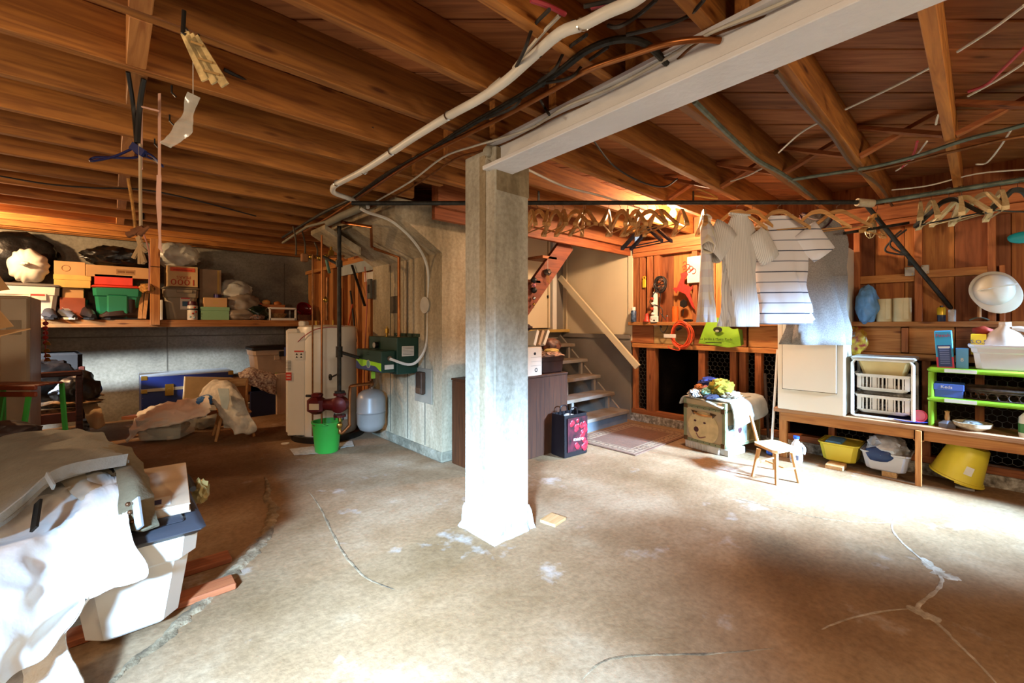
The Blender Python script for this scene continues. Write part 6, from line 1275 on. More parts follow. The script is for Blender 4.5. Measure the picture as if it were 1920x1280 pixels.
# white basket rack
ur = 4.40; a_, b_ = onu(1598, 778, ur), onu(1712, 790, ur); zt = onu(1650, 675, ur).z; cy = (a_.y+b_.y)/2; hw = (a_.y-b_.y)/2
t = thing('basket_rack', 'white two basket rack with yellowed tray standing on the bench', 'rack', (ur+.14, cy, zB)); hh = zt-zB
mb = MB(); BW = mat('basket_white', '#d6d0c4', .4)
for x in (-.13, .14): mb.tube([(x, hw, hh-.03), (x, hw, .02), (x, hw-.02, .012), (x, -hw+.02, .012), (x, -hw, .02), (x, -hw, hh-.03), (x, -hw+.02, hh), (x, hw-.02, hh)], .012, 8, close=True)
for y in (-hw, hw):
    mb.tube([(-.13, y, .35), (.14, y, .35)], .005, 6); mb.tube([(-.13, y, .18), (.14, y, .18)], .005, 6)
    for z in (.02, hh): mb.tube([(-.13, y, z), (.14, y, z)], .008, 6)
mb.obj('frame', BW, t, True)
def basket(z0, h, m, lab):
    q = bpy.data.objects.new('basket', None); 
    mb = MB(); y0, y1 = -hw+.015, hw-.02; x0, x1 = -.12, .13; tp = .02
    mb.tub(x0, x1, y0, y1, z0, z0+.03, .02, .004, .02); mb.tub(x0-.005, x1+.005, y0-.005, y1+.005, z0+h-.025, z0+h, .004, .004, .01)
    N_ = 13
    for i in range(N_):
        y = y0+.02+(y1-y0-.04)*i/(N_-1); 
        if i % 4 == 0: mb.box(x0+.008, x0+.013, y-.014, y+.014, z0+.02, z0+h-.01)
        else: mb.box(x0+.008, x0+.013, y-.005, y+.005, z0+.02, z0+h-.01)
        mb.box(x1-.013, x1-.008, y-.006, y+.006, z0+.02, z0+h-.01)
    for i in range(6):
        x = x0+.02+(x1-x0-.04)*i/5
        for y in (y0+.008, y1-.012): mb.box(x-.008, x+.008, y, y+.004, z0+.02, z0+h-.01)
    mb.obj('basket', m, t)
basket(.04, .145, BW, ''); basket(.215, .135, BW, '')
MB().tub(-.12, .13, -hw+.02, hw-.03, .335, hh-.01, .03, .004, .02).obj('yellow_tray', mat('tray_yellow', '#c8b47c', .5), t); MB().box(-.15, .15, -hw-.02, hw+.01, hh, hh+.025, b=.01).obj('lid', mat('lid_grey', '#a8a196', .5), t)
MB().cyl((-.03, -hw-.05, .355+.05), .045, .0, 3).v
MB().blob((0, 0, .08), (.09, hw*.7, .04), 3, .3, 3, .2, 8, None, 3).obj('crumpled_contents', mat('grey_floral', '#8a8a8c', .9, 0, .4, 60), t, True)
# blue tray, red cup
c = onu(1700, 792, 4.45); t = thing('blue_tray', 'purple blue plastic plate under the red cup', 'plate', (4.50, onu(1706, 790, 4.5).y, zB)); MB().lathe([(0, 0), (.08, 0), (.13, .02), (.125, .022), (.08, .006), (0, .006)], n=36).obj('plate', mat('violet_blue', '#3c47a8', .35), t, True)
q = onu(1724, 780, 4.42); t = thing('red_cup', 'pink red plastic tumbler lying on its side on the blue plate', 'cup', (4.42, q.y, zB+.062), .25); MB().lathe([(0, .11), (.032, .11), (.045, 0), (.041, 0), (.03, .1), (0, .1)], (0, 0, 0), 28, 'x').obj('cup', mat('cup_red', '#d2424e', .3), t, True); MB().lathe([(0, .02), (.038, .02), (.036, .024), (0, .024)], (0, 0, 0), 24, 'x').obj('inner_bottom', mat('cup_pink', '#e27a7e', .4), t, True)
# lime shelf unit
us = 4.42; y0 = onu(1742, 790, us).y
t = thing('lime_shelf_unit', 'lime green plastic shelf unit on the bench', 'shelf unit', (us+.15, y0-.42, zB)); LM = mat('lime_plastic', '#7fae26', .4, 0, .02)
zs = [onu(1780, 690, us).z-zB, onu(1780, 746, us).z-zB]
for z in zs: 
    s_ = MB().box(-.16, .16, -.44, .43, z-.035, z, b=.012).obj('shelf', LM, t, True); MB().box(-.163, -.158, .18, .34, z-.03, z-.006).obj('torn_label', PAPER, s_)
for x in (-.13, .13):
    for y in (-.41, .41): 
        for z0_, z1_ in ((0, zs[1]-.035), (zs[1], zs[0]-.035)): MB().tube([(x, y, z0_), (x, y, z1_)], .017, 12).obj('leg', LM, t, True)
def onshelf(px, py, z, u=4.48): q = onu(px, py, u); return (u, q.y, zB+z)
def sb(px0, px1, h, z, u, dep): return (u, u+dep, onu(px1, 700, u).y, onu(px0, 700, u).y, zB+z, zB+z+h)
hF = onu(1775, 620, 4.42).z-zB-zs[0]
b = sb(1757, 1790, hF, zs[0], 4.44, .07); t, c = carton('dishwasher_box', b, mat('box_sky', '#2f8fb8', .5, 0, .02), 'tall blue detergent box leaning on the lime shelf unit', tape=False); t.rotation_euler = (-.06, -.05, 0)
pn = MB().box(c[0]-.001, c[0], c[2]+.01, c[3]-.01, .01, c[5]*.62).obj('dark_panel', mat('box_navy', '#2c3f6e', .6), t); MB().box(c[0]-.0008, c[0], c[2], c[3], 0, c[5]*.3).obj('red_corner', mat('box_red', '#b8364a', .6), t)
text('Finish', .034, mat('logo_red', '#b42f3c', .5), t, (c[0]-.002, 0, c[5]*.88), FU); MB().box(c[0]-.0022, c[0]-.001, c[2]+.015, c[3]-.015, c[5]*.54, c[5]*.585).obj('print_band', PAPER, pn)
for k in range(9): MB().box(c[0]-.0022, c[0]-.001, c[2]+.02, c[3]-.02, .03+c[5]*.05*k, .035+c[5]*.05*k).obj('print_line', mat('print_blue', '#7482b0', .6), pn)
b = sb(1792, 1816, .145, zs[0], 4.45, .06); t, c = carton('small_blue_box', b, mat('box_pale_blue', '#5b9bc8', .5, 0, .02), 'small light blue box between the detergent box and the white tub', tape=False); text('8', .035, PAPER, t, (c[0]-.002, 0, c[5]*.42), FU)
b = sb(1818, 1960, .17, zs[0], 4.40, .3); t, c = tote('white_tub', b, mat('tub_white', '#cdccd2', .3, 0, .02), None, 'large white plastic tub on top of the lime shelf unit', .02, 0, False); zt = b[5]; MB().tub(c[0]-.01, c[1]+.01, c[2]-.01, c[3]+.01, c[5]-.02, c[5]+.003, .002, .014, .03).obj('rim', mat('tub_white', '#cdccd2'), t)
b = (4.5, 4.56, onu(1850, 640, 4.5).y, onu(1820, 640, 4.5).y, zB+zs[0]+.10, onu(1835, 626, 4.5).z); t, c = carton('soap_pad_box', b, mat('box_yellow', '#e0b81e', .5, 0, .02), 'small yellow box of soap pads in the white tub', tape=False); text('S.O.S', .036, mat('logo_blue', '#3c3f8c', .5), t, (c[0]-.002, 0, c[5]*.62), FU); MB().box(c[0]-.001, c[0], c[2]+.01, c[3]-.01, c[5]*.35, c[5]*.42).obj('red_stripe', RED, t)
c = onu(1842, 620, 4.6); MB().blob((4.6, c.y, c.z), (.03, .05, .03), 9, .2, n=3).top('red_cap', DR, 'dark red rounded cap behind the yellow box', 'pot', None, True)  # red bottle cap, modelled as a plain lump
q = onu(1885, 650, 4.5); t = thing('plastic_jug', 'beige plastic bottle with handle lying in the white tub', 'bottle', (4.54, q.y, zB+zs[0]+.09)); JG = mat('jug_beige', '#b9a896', .4, 0, .02)
jt = onu(1885, 608, 4.5).z-t.location.z
MB().lathe([(0, 0), (.1, 0), (.105, .03), (.10, jt*.45), (.075, jt*.72), (.03, jt*.92), (.028, jt), (0, jt)], n=36, sq=1.05).obj('body', JG, t, True); MB().tube(smoothpath([(-.02, -.03, jt*.86), (-.02, -.09, jt*.84), (-.02, -.14, jt*.6), (-.02, -.16, jt*.25), (-.02, -.12, jt*.08)], 6), .018, 12).obj('handle', JG, t, True); MB().cyl((0, 0, jt*.98), .03, .02, 16).obj('neck', JG, t)
b = sb(1752, 1806, .095, zs[1], 4.44, .16); t, c = carton('blue_shoebox', b, mat('box_periwinkle', '#4668bf', .5, 0, .02), 'periwinkle blue shoe box on the middle shelf of the lime unit', tape=False); MB().box(c[0]-.012, c[1]+.005, c[2]-.006, c[3]+.006, c[5]*.55, c[5]+.004, b=.004).obj('lid', mat('box_periwinkle', '#4668bf'), t); text('Keds', .03, PAPER, t, (c[0]-.0135, .01, c[5]*.8), FU)
q = onu(1880, 740, 4.52); t = thing('wicker_tray', 'dark openwork basket on the middle shelf of the lime unit', 'basket', (4.57, q.y, zB+zs[1])); DBK = mat('dark_wicker', '#4b382b', .5, .2, .2, 40); 
MB().lathe([(.155, 0), (.165, .0), (.17, .075), (.158, .075), (.15, .01)], n=40).obj('rim_band', DBK, t, True) if False else None
mb = MB()
for k in range(26):
    a = 2*PI*k/26; cx_, cy_ = .14*math.cos(a), .2*math.sin(a); mb.tube([Vector((cx_, cy_, .03))+Vector((-math.sin(a)*.025*math.cos(x), math.cos(a)*.025*math.cos(x), .025*math.sin(x))) for x in [2*PI*i/10 for i in range(10)]], .0035, 5, close=True)
mb.obj('openwork', DBK, t, True); q_ = MB()
for z, r in ((.005, .005), (.058, .006), (.075, .012)): q_.tube([(.145*math.cos(a), .205*math.sin(a), z) for a in [2*PI*i/32 for i in range(32)]], r, 6, close=True)
q_.obj('rim', DBK, t, True); MB().lathe([(0, 0), (.13, 0), (.13, .004), (0, .004)], n=30, sq=1.4).obj('bottom', DBK, t)
# tool and wooden bowl on the bench
q = onu(1776, 795, 4.45); t = thing('plunger_tool', 'grey iron with short wooden handle standing on the bench', 'tool', (4.45, q.y, zB)); MB().lathe([(0, 0), (.05, 0), (.052, .03), (.02, .05), (0, .05)], n=6).obj('head', mat('slate_grey', '#6b6870', .6, .2), t); MB().lathe([(0, .05), (.012, .05), (.015, .07), (.011, .1), (.015, .115), (0, .122)], n=16).obj('handle', PINEZ, t, True)
q = onu(1823, 800, 4.46); t = thing('wooden_bowl', 'pale speckled wooden bowl on the bench below the lime shelf', 'bowl', (4.46, q.y, zB)); MB().lathe([(0, 0), (.05, 0), (.095, .03), (.1, .055), (.093, .055), (.085, .03), (.04, .01), (0, .01)], n=36).obj('bowl', mat('bowl_wood', '#bda585', .5, 0, .12, 60), t, True)
MB().blob((4.46, q.y, zB+.05), (.04, .045, .02), 4, .3, 3, .1, 6, None, 3).top('grey_cloth', mat('cloth_grey', '#9aa0a6', .8), 'grey cloth lying in the pale wooden bowl', 'cloth', None, True)
q = onu(1926, 790, 4.42); t = thing('squeeze_bottle', 'white bottle with green label on the bench at the right edge', 'bottle', (4.44, q.y, zB)); MB().lathe([(0, 0), (.035, 0), (.038, .02), (.036, .13), (.015, .16), (0, .17)], n=24).obj('bottle', WPLAS, t, True); MB().lathe([(.0385, .03), (.0385, .09)], n=24).obj('label', mat('label_green', '#3f7a3c', .5), t, True)
# below the bench
def tub(px0, px1, pt, y_floor, dep, zb, m, nm, lb, **k):
    a = onz(px0, y_floor, zb); b_ = onz(px1, y_floor+k.get('sl', 6), zb); hgt = onu((px0+px1)/2, pt, (a.x+b_.x)/2).z-zb
    t = thing(nm, lb, 'tub', ((a.x+b_.x)/2+dep/2, (a.y+b_.y)/2, zb)); hw = (a.y-b_.y)/2
    MB().tub(-dep/2, dep/2, -hw-.02, hw+.02, 0, hgt, .025, .006, .03).obj('tub', m, t); MB().tub(-dep/2-.008, dep/2+.008, -hw-.028, hw+.028, hgt-.02, hgt, .002, .012, .03).obj('rim', m, t); return t, hw, hgt
YB = mat('tub_yellow', '#d8c23c', .35, 0, .02)
t, hw, hg = tub(1536, 1606, 832, 864, .3, .035, YB, 'yellow_basin', 'yellow basin resting on a wood block under the bench')
MB().box(-.1, .12, -hw*.8, hw*.5, hg-.02, hg+.005, b=.006).top if False else None
q = t.location; MB().box(q.x-.13, q.x+.1, q.y-.02, q.y+hw-.02, hg+.02, hg+.045, b=.01).top('blue_lid', mat('lid_blue', '#6a9fca', .5), 'pale blue lid lying in the yellow basin', 'lid')  # a loose lid resting in the basin
bl = onz(1566, 878); BW_ = PINE
MB().box(bl.x-.05, bl.x+.1, bl.y-.06, bl.y+.06, 0, .033, b=.003).top('wood_block', BW_, 'wood block under the yellow basin', 'block', 'wood blocks under the tubs')
t, hw, hg = tub(1618, 1700, 850, 880, .3, .045, mat('tub_grey', '#b7b5b8', .35, 0, .02), 'grey_basin', 'pale grey basin with bags under the bench', sl=10)
q = t.location.copy(); bl = onz(1668, 893); MB().box(bl.x-.03, bl.x+.12, bl.y-.045, bl.y+.045, 0, .043, b=.003).top('wood_block', BW_, 'wood block under the pale grey basin', 'block', 'wood blocks under the tubs')
bag('shopping_bag', (q.x+.0, q.y-.0, hg+.06), (.15, hw*.95, .10), 82, mat('bag_silver', '#b9bcc2', .3, 0, .15, 12, .6, 14), 'crumpled white and grey shopping bag in the pale grey basin', wr=.12)
bag('navy_bundle', (q.x-.13, q.y+.03, hg+.03), (.04, .09, .06), 83, mat('navy_print', '#16305c', .4), 'dark blue printed bundle at the front of the grey basin', n=3, cat='bundle')
# tilted yellow bucket
bq_ = onz(1790, 915); t = thing('yellow_bucket', 'yellow plastic bucket tipped upside down on the floor by the bench', 'bucket', (bq_.x+.11, bq_.y, .03)); YL = mat('bucket_yellow', '#dcc63a', .35, 0, .02)
Mt = Matrix.Translation((0, 0, .03)) @ Matrix.Rotation(-.0, 4, 'Z') @ Matrix.Rotation(.30, 4, 'X')
MB().lathe([(.142, 0), (.150, 0), (.150, .012), (.142, .012), (.108, .25), (.10, .262), (0, .262)], n=44, mx=Mt).obj('shell', YL, t, True)
MB().lathe([(.085, 0), (.09, .008), (.085, .010)], (0, 0, .258), 40, mx=Mt).obj('foot_ring', YL, t, True); MB().bar(Mt @ Vector((-.13, -.04, .07)), Mt @ Vector((-.121, -.04, .13)), .05, .003, (1, 0, 0)).obj('label', PAPER, t)
MB().tube([Mt @ Vector((.152*math.cos(x), .152*math.sin(x), -.004)) for x in [PI+.0+PI*i/14 for i in range(15)]], .005, 6).obj('handle', YL, t, True); 
MB().box(bq_.x-.0, bq_.x+.12, bq_.y-.1, bq_.y+.0, 0, .018, b=.004).top('flat_stone', mat('stone', '#8d8a86', .9), 'flat grey slab under the tipped yellow bucket', 'slab')
# milk jug
q = onz(1490, 868); t = thing('milk_jug', 'white plastic jug with blue cap on the floor by the small chair', 'jug', (q.x+.05, q.y, 0)); MJ = mat('milk', '#d9dadc', .35, 0, .02)
MB().lathe([(0, 0), (.05, 0), (.056, .02), (.055, .12), (.04, .16), (.02, .185), (.02, .2), (0, .2)], n=30, sq=.85).obj('body', MJ, t, True); MB().cyl((0, 0, .2), .023, .022, 16).obj('cap', mat('cap_blue', '#2c56b8', .4), t); MB().tube(smoothpath([(.0, -.03, .165), (.0, -.06, .13), (.0, -.056, .08)], 5), .01, 8).obj('handle', MJ, t, True); MB().box(-.058, -.052, -.03, .03, .03, .07).obj('label', mat('label_blue2', '#8a93b5', .6), t)
# small chair (left back post only)
a_ = onz(1455, 909); b_ = onz(1411, 893); c_ = onz(1497, 905); 
t = thing('low_wooden_chair', 'low wooden child chair with a broken back standing before the bench', 'chair', (0, 0, 0)); 
LP = [onz(1411, 893), onz(1456, 909), onz(1498, 905), onz(1452, 880)]; cen = (LP[0]+LP[1]+LP[2]+LP[3])/4; t.location = (cen.x, cen.y, 0); 
zs_ = .235; ST_ = [onz(1417, 830, zs_), onz(1457, 847, zs_), onz(1493, 838, zs_), onz(1452, 825, zs_)]
for i in range(4):
    top = ST_[i]*.0+Vector((cen.x+(LP[i].x-cen.x)*.72, cen.y+(LP[i].y-cen.y)*.72, zs_-.015)); MB().tube([LP[i]-cen, top-cen], .0125, 10, r2=.016).obj('leg', PINEZ, t, True)
SP = [onz(1410, 829, zs_), onz(1453, 848, zs_), onz(1496, 841, zs_), onz(1452, 825, zs_)]
V = []; k = 4
mb = MB(); P = [q-cen for q in SP]; mid = sum(P, Vector())/4; ring = []
for i in range(4):
    for f in (.12, .88): ring.append(P[i].lerp(P[(i+1) % 4], f))
n = len(ring); mb.add([(q.x, q.y, zs_-.012) for q in ring]+[(q.x, q.y, zs_+.008) for q in ring], [tuple(range(n)), tuple(range(2*n-1, n-1, -1))]+[(i, (i+1) % n, n+(i+1) % n, n+i) for i in range(n)])
mb.obj('seat', PINE, t)
mb = MB(); h_ = lambda i, f: LP[i].lerp(Vector((cen.x+(LP[i].x-cen.x)*.72, cen.y+(LP[i].y-cen.y)*.72, zs_)), f)-cen
MB().tube([h_(0, .45), h_(3, .45)], .007, 8).obj('stretcher', PINEZ, t); MB().tube([h_(1, .45), h_(2, .45)], .007, 8).obj('stretcher', PINEZ, t); MB().tube([(h_(0, .45)+h_(3, .45))/2, (h_(1, .45)+h_(2, .45))/2], .007, 8).obj('stretcher', PINEZ, t)
bp0 = onz(1421, 829, zs_); dbp = bp0.x*FX+bp0.y*FY; MB().tube([bp0-cen, at(1407, 778, dbp+.04)-cen], .0125, 10).obj('back_post', PINEZ, t, True)
# broom handle and dark pole behind
MB().tube([onz(1446, 848, .03), onu(1458, 655, 4.5)], .0105, 10).top('white_broom', WPLAS, 'white broom handle leaning beside the white cabinet', 'broom', None, True)
q = onz(1446, 852, .0); MB().box(q.x-.05, q.x+.05, q.y-.03, q.y+.03, .0, .06, b=.015).top('blue_brush', mat('brush_blue', '#2d58b0', .5), 'blue brush head on the floor under the broom handle', 'brush')
MB().tube([onu(1441, 820, 4.68), onu(1434, 700, 4.68)], .014, 8).top('dark_pole', mat('pole_dark', '#3a2a22', .6), 'dark pole standing behind the chicken wire', 'pole')
# ---- polar bear trunk
a_ = onz(1283, 822, .07); b_ = onz(1360, 842, .07); c_ = onz(1402, 820, .07)
ax = (b_-a_); W_ = ax.length; ang = math.atan2(ax.y, ax.x); hT = .0
dF = b_.x*FX+b_.y*FY; zt = H+(HY-757)/F*dF
t = thing('picture_footlocker', 'small trunk printed with a white dog face, standing on white blocks', 'trunk', ((a_.x+b_.x)/2, (a_.y+b_.y)/2, .07), ang)
hT = zt-.07; D_ = (c_-b_).length*.98; TE = mat('trunk_edge', '#8f9068', .5, 0, .12, 10); TB = mat('trunk_print', '#c2a878', .5, 0, .12, 6, two='#a9977c'); FUR = mat('fur_cream', '#ddc48e', .7, 0, .08, 14)
w2 = W_/2; ny = (c_-b_).cross(Vector((0, 0, 1))); sgn = 1
MB().box(-w2, w2, 0, D_, 0, hT*.82, b=.004).obj('body', TB, t); MB().box(-w2-.003, w2+.003, -.003, D_+.003, hT*.83, hT, b=.008).obj('lid', TB, t)
for (x0, x1, z0, z1) in ((-w2, w2, 0, .025), (-w2, w2, hT*.79, hT*.83), (-w2, w2, hT*.84, hT*.87), (-w2, -w2+.025, 0, hT), (w2-.025, w2, 0, hT)): MB().box(x0-.002, x1+.002, -.006, .002, z0, z1).obj('edge_trim', TE, t)
for (y0_, y1_, z0, z1) in ((0, D_, 0, .02), (0, .025, 0, hT), (D_-.02, D_, 0, hT), (0, D_, hT*.79, hT*.83)): MB().box(w2, w2+.006, y0_, y1_, z0, z1).obj('edge_trim', TE, t)
for k in range(7):
    for z in (.012, hT*.81): MB().cyl((-w2+.03+(W_-.06)*k/6, -.006, z), .004, -.003, 6, axis='y').obj('rivet', BLK, t)
for sx_ in (-1, 1):
    for z in (.015, hT*.8): MB().box(sx_*(w2-.02)-.02, sx_*(w2-.02)+.02, -.01, .0, z-.015, z+.025, b=.003).obj('corner', mat('rust_corner', '#6d4b25', .6, .4, .15, 20), t)
fc = MB().lathe([(0, 0), (w2*.76, 0), (w2*.7, -.0015), (0, -.002)], (-.01, -.004, hT*.36), 32, 'y', sq=.95).obj('printed_face', FUR, t)
for sx_ in (-1, 1): MB().add([(sx_*w2*.46-.035, -.008, hT*.74), (sx_*w2*.46+.035, -.008, hT*.72), (sx_*w2*.46+sx_*.0, -.012, hT*.62 if sx_ > 0 else hT*.63), (sx_*w2*.46, -.02, hT*.69)], [(0, 1, 3), (1, 2, 3), (2, 0, 3), (0, 2, 1)]).obj('handle_tab', mat('tab_brown', '#4a3320', .6), t)
MB().tube(smoothpath([(-w2*.44, -.012, hT*.69), (0, -.03, hT*.655), (w2*.44, -.012, hT*.67)], 6), .010, 8).obj('handle', mat('handle_tan', '#b98248', .5), t, True)
EY = mat('print_dark_red', '#4b1c20', .6)
for x, z in ((-w2*.42, .50), (w2*.05, .48)): MB().lathe([(0, 0), (.014, 0), (0, -.002)], (x, -.0065, hT*z), 14, 'y', sq=.7).obj('printed_eye', EY, fc)
MB().lathe([(0, 0), (.026, 0), (0, -.003)], (-w2*.36, -.0065, hT*.30), 18, 'y').obj('printed_nose', EY, fc); MB().tube(smoothpath([(-w2*.36, -.008, hT*.22), (-w2*.2, -.008, hT*.12), (w2*.1, -.008, hT*.17)], 5), .005, 6).obj('printed_mouth', mat('print_mauve', '#8c5a54', .7), fc)
MB().lathe([(0, 0), (.03, 0), (.0, .002)], (w2+.004, D_*.40, hT*.36), 16, 'x', sq=1.).obj('side_nose_print', EY, t); MB().box(w2, w2+.002, .03, D_*.6, .03, hT*.5).obj('side_print', mat('print_pale_blue', '#a3b0a5', .6, 0, .3, 10), t); MB().box(w2, w2+.0025, D_*.62, D_-.02, .03, hT*.6).obj('side_print', mat('print_gold', '#a38a4a', .6, 0, .3, 10), t)
FO = mat('foam', '#d4d1c8', .8, 0, .04, 20)
o = t.location; Rz = Matrix.Rotation(ang, 4, 'Z'); 
mb = MB(); M_ = Matrix.Translation((o.x, o.y, 0)) @ Rz; mb.box(-w2+.01, w2-.06, -.005, .12, 0, .068, M_, .006)
for k in range(9): mb.box(-w2+.03+k*.028, -w2+.042+k*.028, -.012, 0, .005, .06, M_)
mb.top('foam_block', FO, 'ribbed white foam block under the front of the picture trunk', 'foam block'); MB().box(w2-.07, w2+.02, .02, D_*.5, 0, .06, M_, .005).top('foam_block', FO, 'smooth white foam block at the right corner of the picture trunk', 'foam block')
# cloth over the trunk and the heap
T_ = Matrix.Translation((o.x, o.y, .07)) @ Rz
tv = lambda x, y, z: tuple(T_ @ Vector((x, y, z)))
TWL = mat('towel', '#c6bfae', .95, 0, .08, 12, .5, 60)
G = [[tv(-w2-.04, -.01, hT-.07), tv(-w2*.9, -.035, hT+.01), tv(0, -.03, hT-.0), tv(w2*.95, -.035, hT-.05)], [tv(-w2-.05, D_*.4, hT-.06), tv(-w2*.9, D_*.4, hT+.02), tv(0, D_*.4, hT+.02), tv(w2*.95, D_*.4, hT+.02)], [tv(-w2-.03, D_, hT-.04), tv(-w2*.9, D_, hT+.02), tv(0, D_, hT+.02), tv(w2*.95, D_, hT+.02)]]
MB().grid(G, 6, .006, 9, .008, 51).top('folded_towel', TWL, 'cream towel spread on top of the picture trunk', 'towel', None, True)
G = [[tv(w2*.2, .0, hT+.03), tv(w2*.3, D_*.5, hT+.035), tv(w2*.3, D_, hT+.03)], [tv(w2+.02, .03, hT+.01), tv(w2+.02, D_*.5, hT+.02), tv(w2+.02, D_+.02, hT+.02)], [tv(w2+.06, .04, hT*.66), tv(w2+.07, D_*.5, hT*.7), tv(w2+.06, D_+.03, hT*.72)], [tv(w2+.05, .06, hT*.42), tv(w2+.07, D_*.45, hT*.52), tv(w2+.05, D_, hT*.60)]]
MB().grid(G, 7, .012, 8, .012, 52).top('pale_blanket', mat('pale_blue_towel', '#b9bdb8', .95, 0, .08, 8, .5, 60), 'pale blanket hanging over the right side of the picture trunk', 'blanket', None, True)
heap = [('blue_cloth', (-.07, .16, .135), (.13, .09, .055), '#26326f', 'dark blue cloth at the back of the heap on the picture trunk'), ('olive_cloth', (.08, .10, .12), (.11, .10, .075), '#8f8122', 'olive yellow cloth crowning the heap on the picture trunk'), ('orange_cloth', (-.09, .05, .10), (.06, .05, .04), '#b8733f', 'small orange cloth in the heap on the picture trunk'), ('striped_cloth', (-.09, .0, .05), (.13, .06, .045), 'S', 'black and white striped cloth at the front left of the heap'), ('mint_cloth', (.0, .03, .075), (.07, .05, .04), '#7fae97', 'mint green cloth in the middle of the heap'), ('navy_dotted_cloth', (.07, .0, .04), (.12, .05, .022), '#2a2a3e', 'flat navy cloth at the front of the heap'), ('beige_cloth', (.15, .13, .06), (.09, .08, .035), '#a8967c', 'beige cloth at the right of the heap'), ('pink_cloth', (-.03, .05, .10), (.05, .04, .03), '#b97d79', 'pink cloth between the orange and the mint cloth')]
ZEB = stripes('zebra', '#cfc8bd', '#1d1b20', 0, 40, .5)
for i, (nm, c, r, cc, lb) in enumerate(heap):
    T2 = T_ @ Vector((c[0], c[1]*1.1+.03, hT+c[2])); m = ZEB if cc == 'S' else mat(nm, cc, .95, 0, .12, 20, .4, 50)
    MB().blob(tuple(T2), r, 100+i, .25, 2.5, .16, 5.5, hT+.07+.03, 4).top(nm, m, lb, 'cloth', 'heap of cloths on the picture trunk', True)
# ---- rug
RP = [onz(1100, 812), onz(1188, 795), onz(1290, 817), onz(1193, 857)]
r0, r1, r2, r3 = onz(1102, 832), onz(1180, 793), onz(1283, 814), onz(1192, 855)
uA, uB = min(r0.x, r3.x), max(r1.x, r2.x)
cx_, cy_ = (r3+r1)/2*1, 0; cR = (r3+r1)/2; t = thing('rug', 'brown patterned rug with floral border at the foot of the stairs', 'rug', (cR.x, cR.y, 0)); e1 = (r2-r3); e2 = (r0-r3)
# axis aligned with the room: runs along both room axes
L1 = abs(r1.x-r3.x)/2; L2 = abs(r1.y-r3.y)/2
RB = mat('rug_brown', '#6b4a35', .95, 0, .06, 40, .4, 120); RBo = mat('rug_border', '#8a6c4e', .95, 0, .3, 55, .4, 120, two='#4b3224'); RL = mat('rug_line', '#8c7055', .95); 
MB().box(-L1, L1, -L2, L2, 0, .010, b=.004).obj('field', RB, t)
for k, (ins, w_, m) in enumerate(((.03, .012, RL), (.05, .07, RBo), (.13, .01, RL))):
    a, b_ = L1-ins, L2-ins; z = .0105+.0004*k; mb = MB(); mb.box(-a, a, -b_, -b_+w_, .009, z); mb.box(-a, a, b_-w_, b_, .009, z); mb.box(-a, -a+w_, -b_+w_, b_-w_, .009, z); mb.box(a-w_, a, -b_+w_, b_-w_, .009, z); mb.obj('border', m, t)
mb = MB()
for i in range(16):
    x = -L1+.09+(2*L1-.18)*i/15
    for y in (-L2+.085, L2-.085): mb.lathe([(0, 0), (.02, 0), (0, .001)], (x, y, .0112), 5)
for i in range(11):
    y = -L2+.12+(2*L2-.24)*i/10
    for x in (-L1+.085, L1-.085): mb.lathe([(0, 0), (.02, 0), (0, .001)], (x, y, .0112), 5)
mb.obj('floral_motif', RL, t)['kind'] = 'stuff'
# ---- stairs
t = thing('basement_stairs', 'grey painted open wooden stairs rising to the landing', 'stairs', (4.15, 2.89, 0)); TR = mat('tread_grey', '#7d756b', .6, 0, .12, 6, .15, 30, two='#6f5c48')
sl, sr = -.62, .46
for i in range(5):
    z = .15+.193*i; y = .208*i; MB().box(sl, sr, y, y+.26, z-.04, z, b=.004).obj('tread', TR, t)
    if i: MB().box(sr-.12, sr-.08, y+.02, y+.06, z-.193+.0, z-.04, b=.002).obj('riser_post', GREY, t)
    if i: MB().box(-.2 if i > 1 else -.35, -.16 if i > 1 else -.31, y+.02, y+.06, z-.193, z-.04, b=.002).obj('riser_post', GREY, t)
MB().box(sl, sr, .03, .05, .0, .11).obj('kick_board', mat('kick_grey', '#5f656b', .6), t); MB().bar((sr-.0, .1, .0), (sr-.0, 1.15, .97), .03, .16, (0, 0, 1)).obj('stringer', GREY, t); MB().bar((sl+.1, .1, .0), (sl+.1, 1.15, .97), .03, .16, (0, 0, 1)).obj('stringer', mat('stringer_dark', '#4a443c', .7), t)
MB().box(-1.2, .6, 1.04, 1.16, 1.07, 1.11, b=.005).obj('landing_nosing', mat('nosing_yellow', '#b8954f', .5), t)
t = thing('handrail', 'cream painted wooden handrail slanting down the stair wall', 'handrail', tuple(onu(1050, 520, 4.66))); o = t.location.copy(); e = onu(1196, 688, 4.66)
MB().bar((0, 0, 0), e-o, .035, .075, (0, 0, 1)).obj('rail', CREAM, t); MB().bar((.03, 0, 0), (e-o)*.97+Vector((.03, 0, 0)), .012, .05, (0, 0, 1)).obj('backing_strip', WPLAS, t)
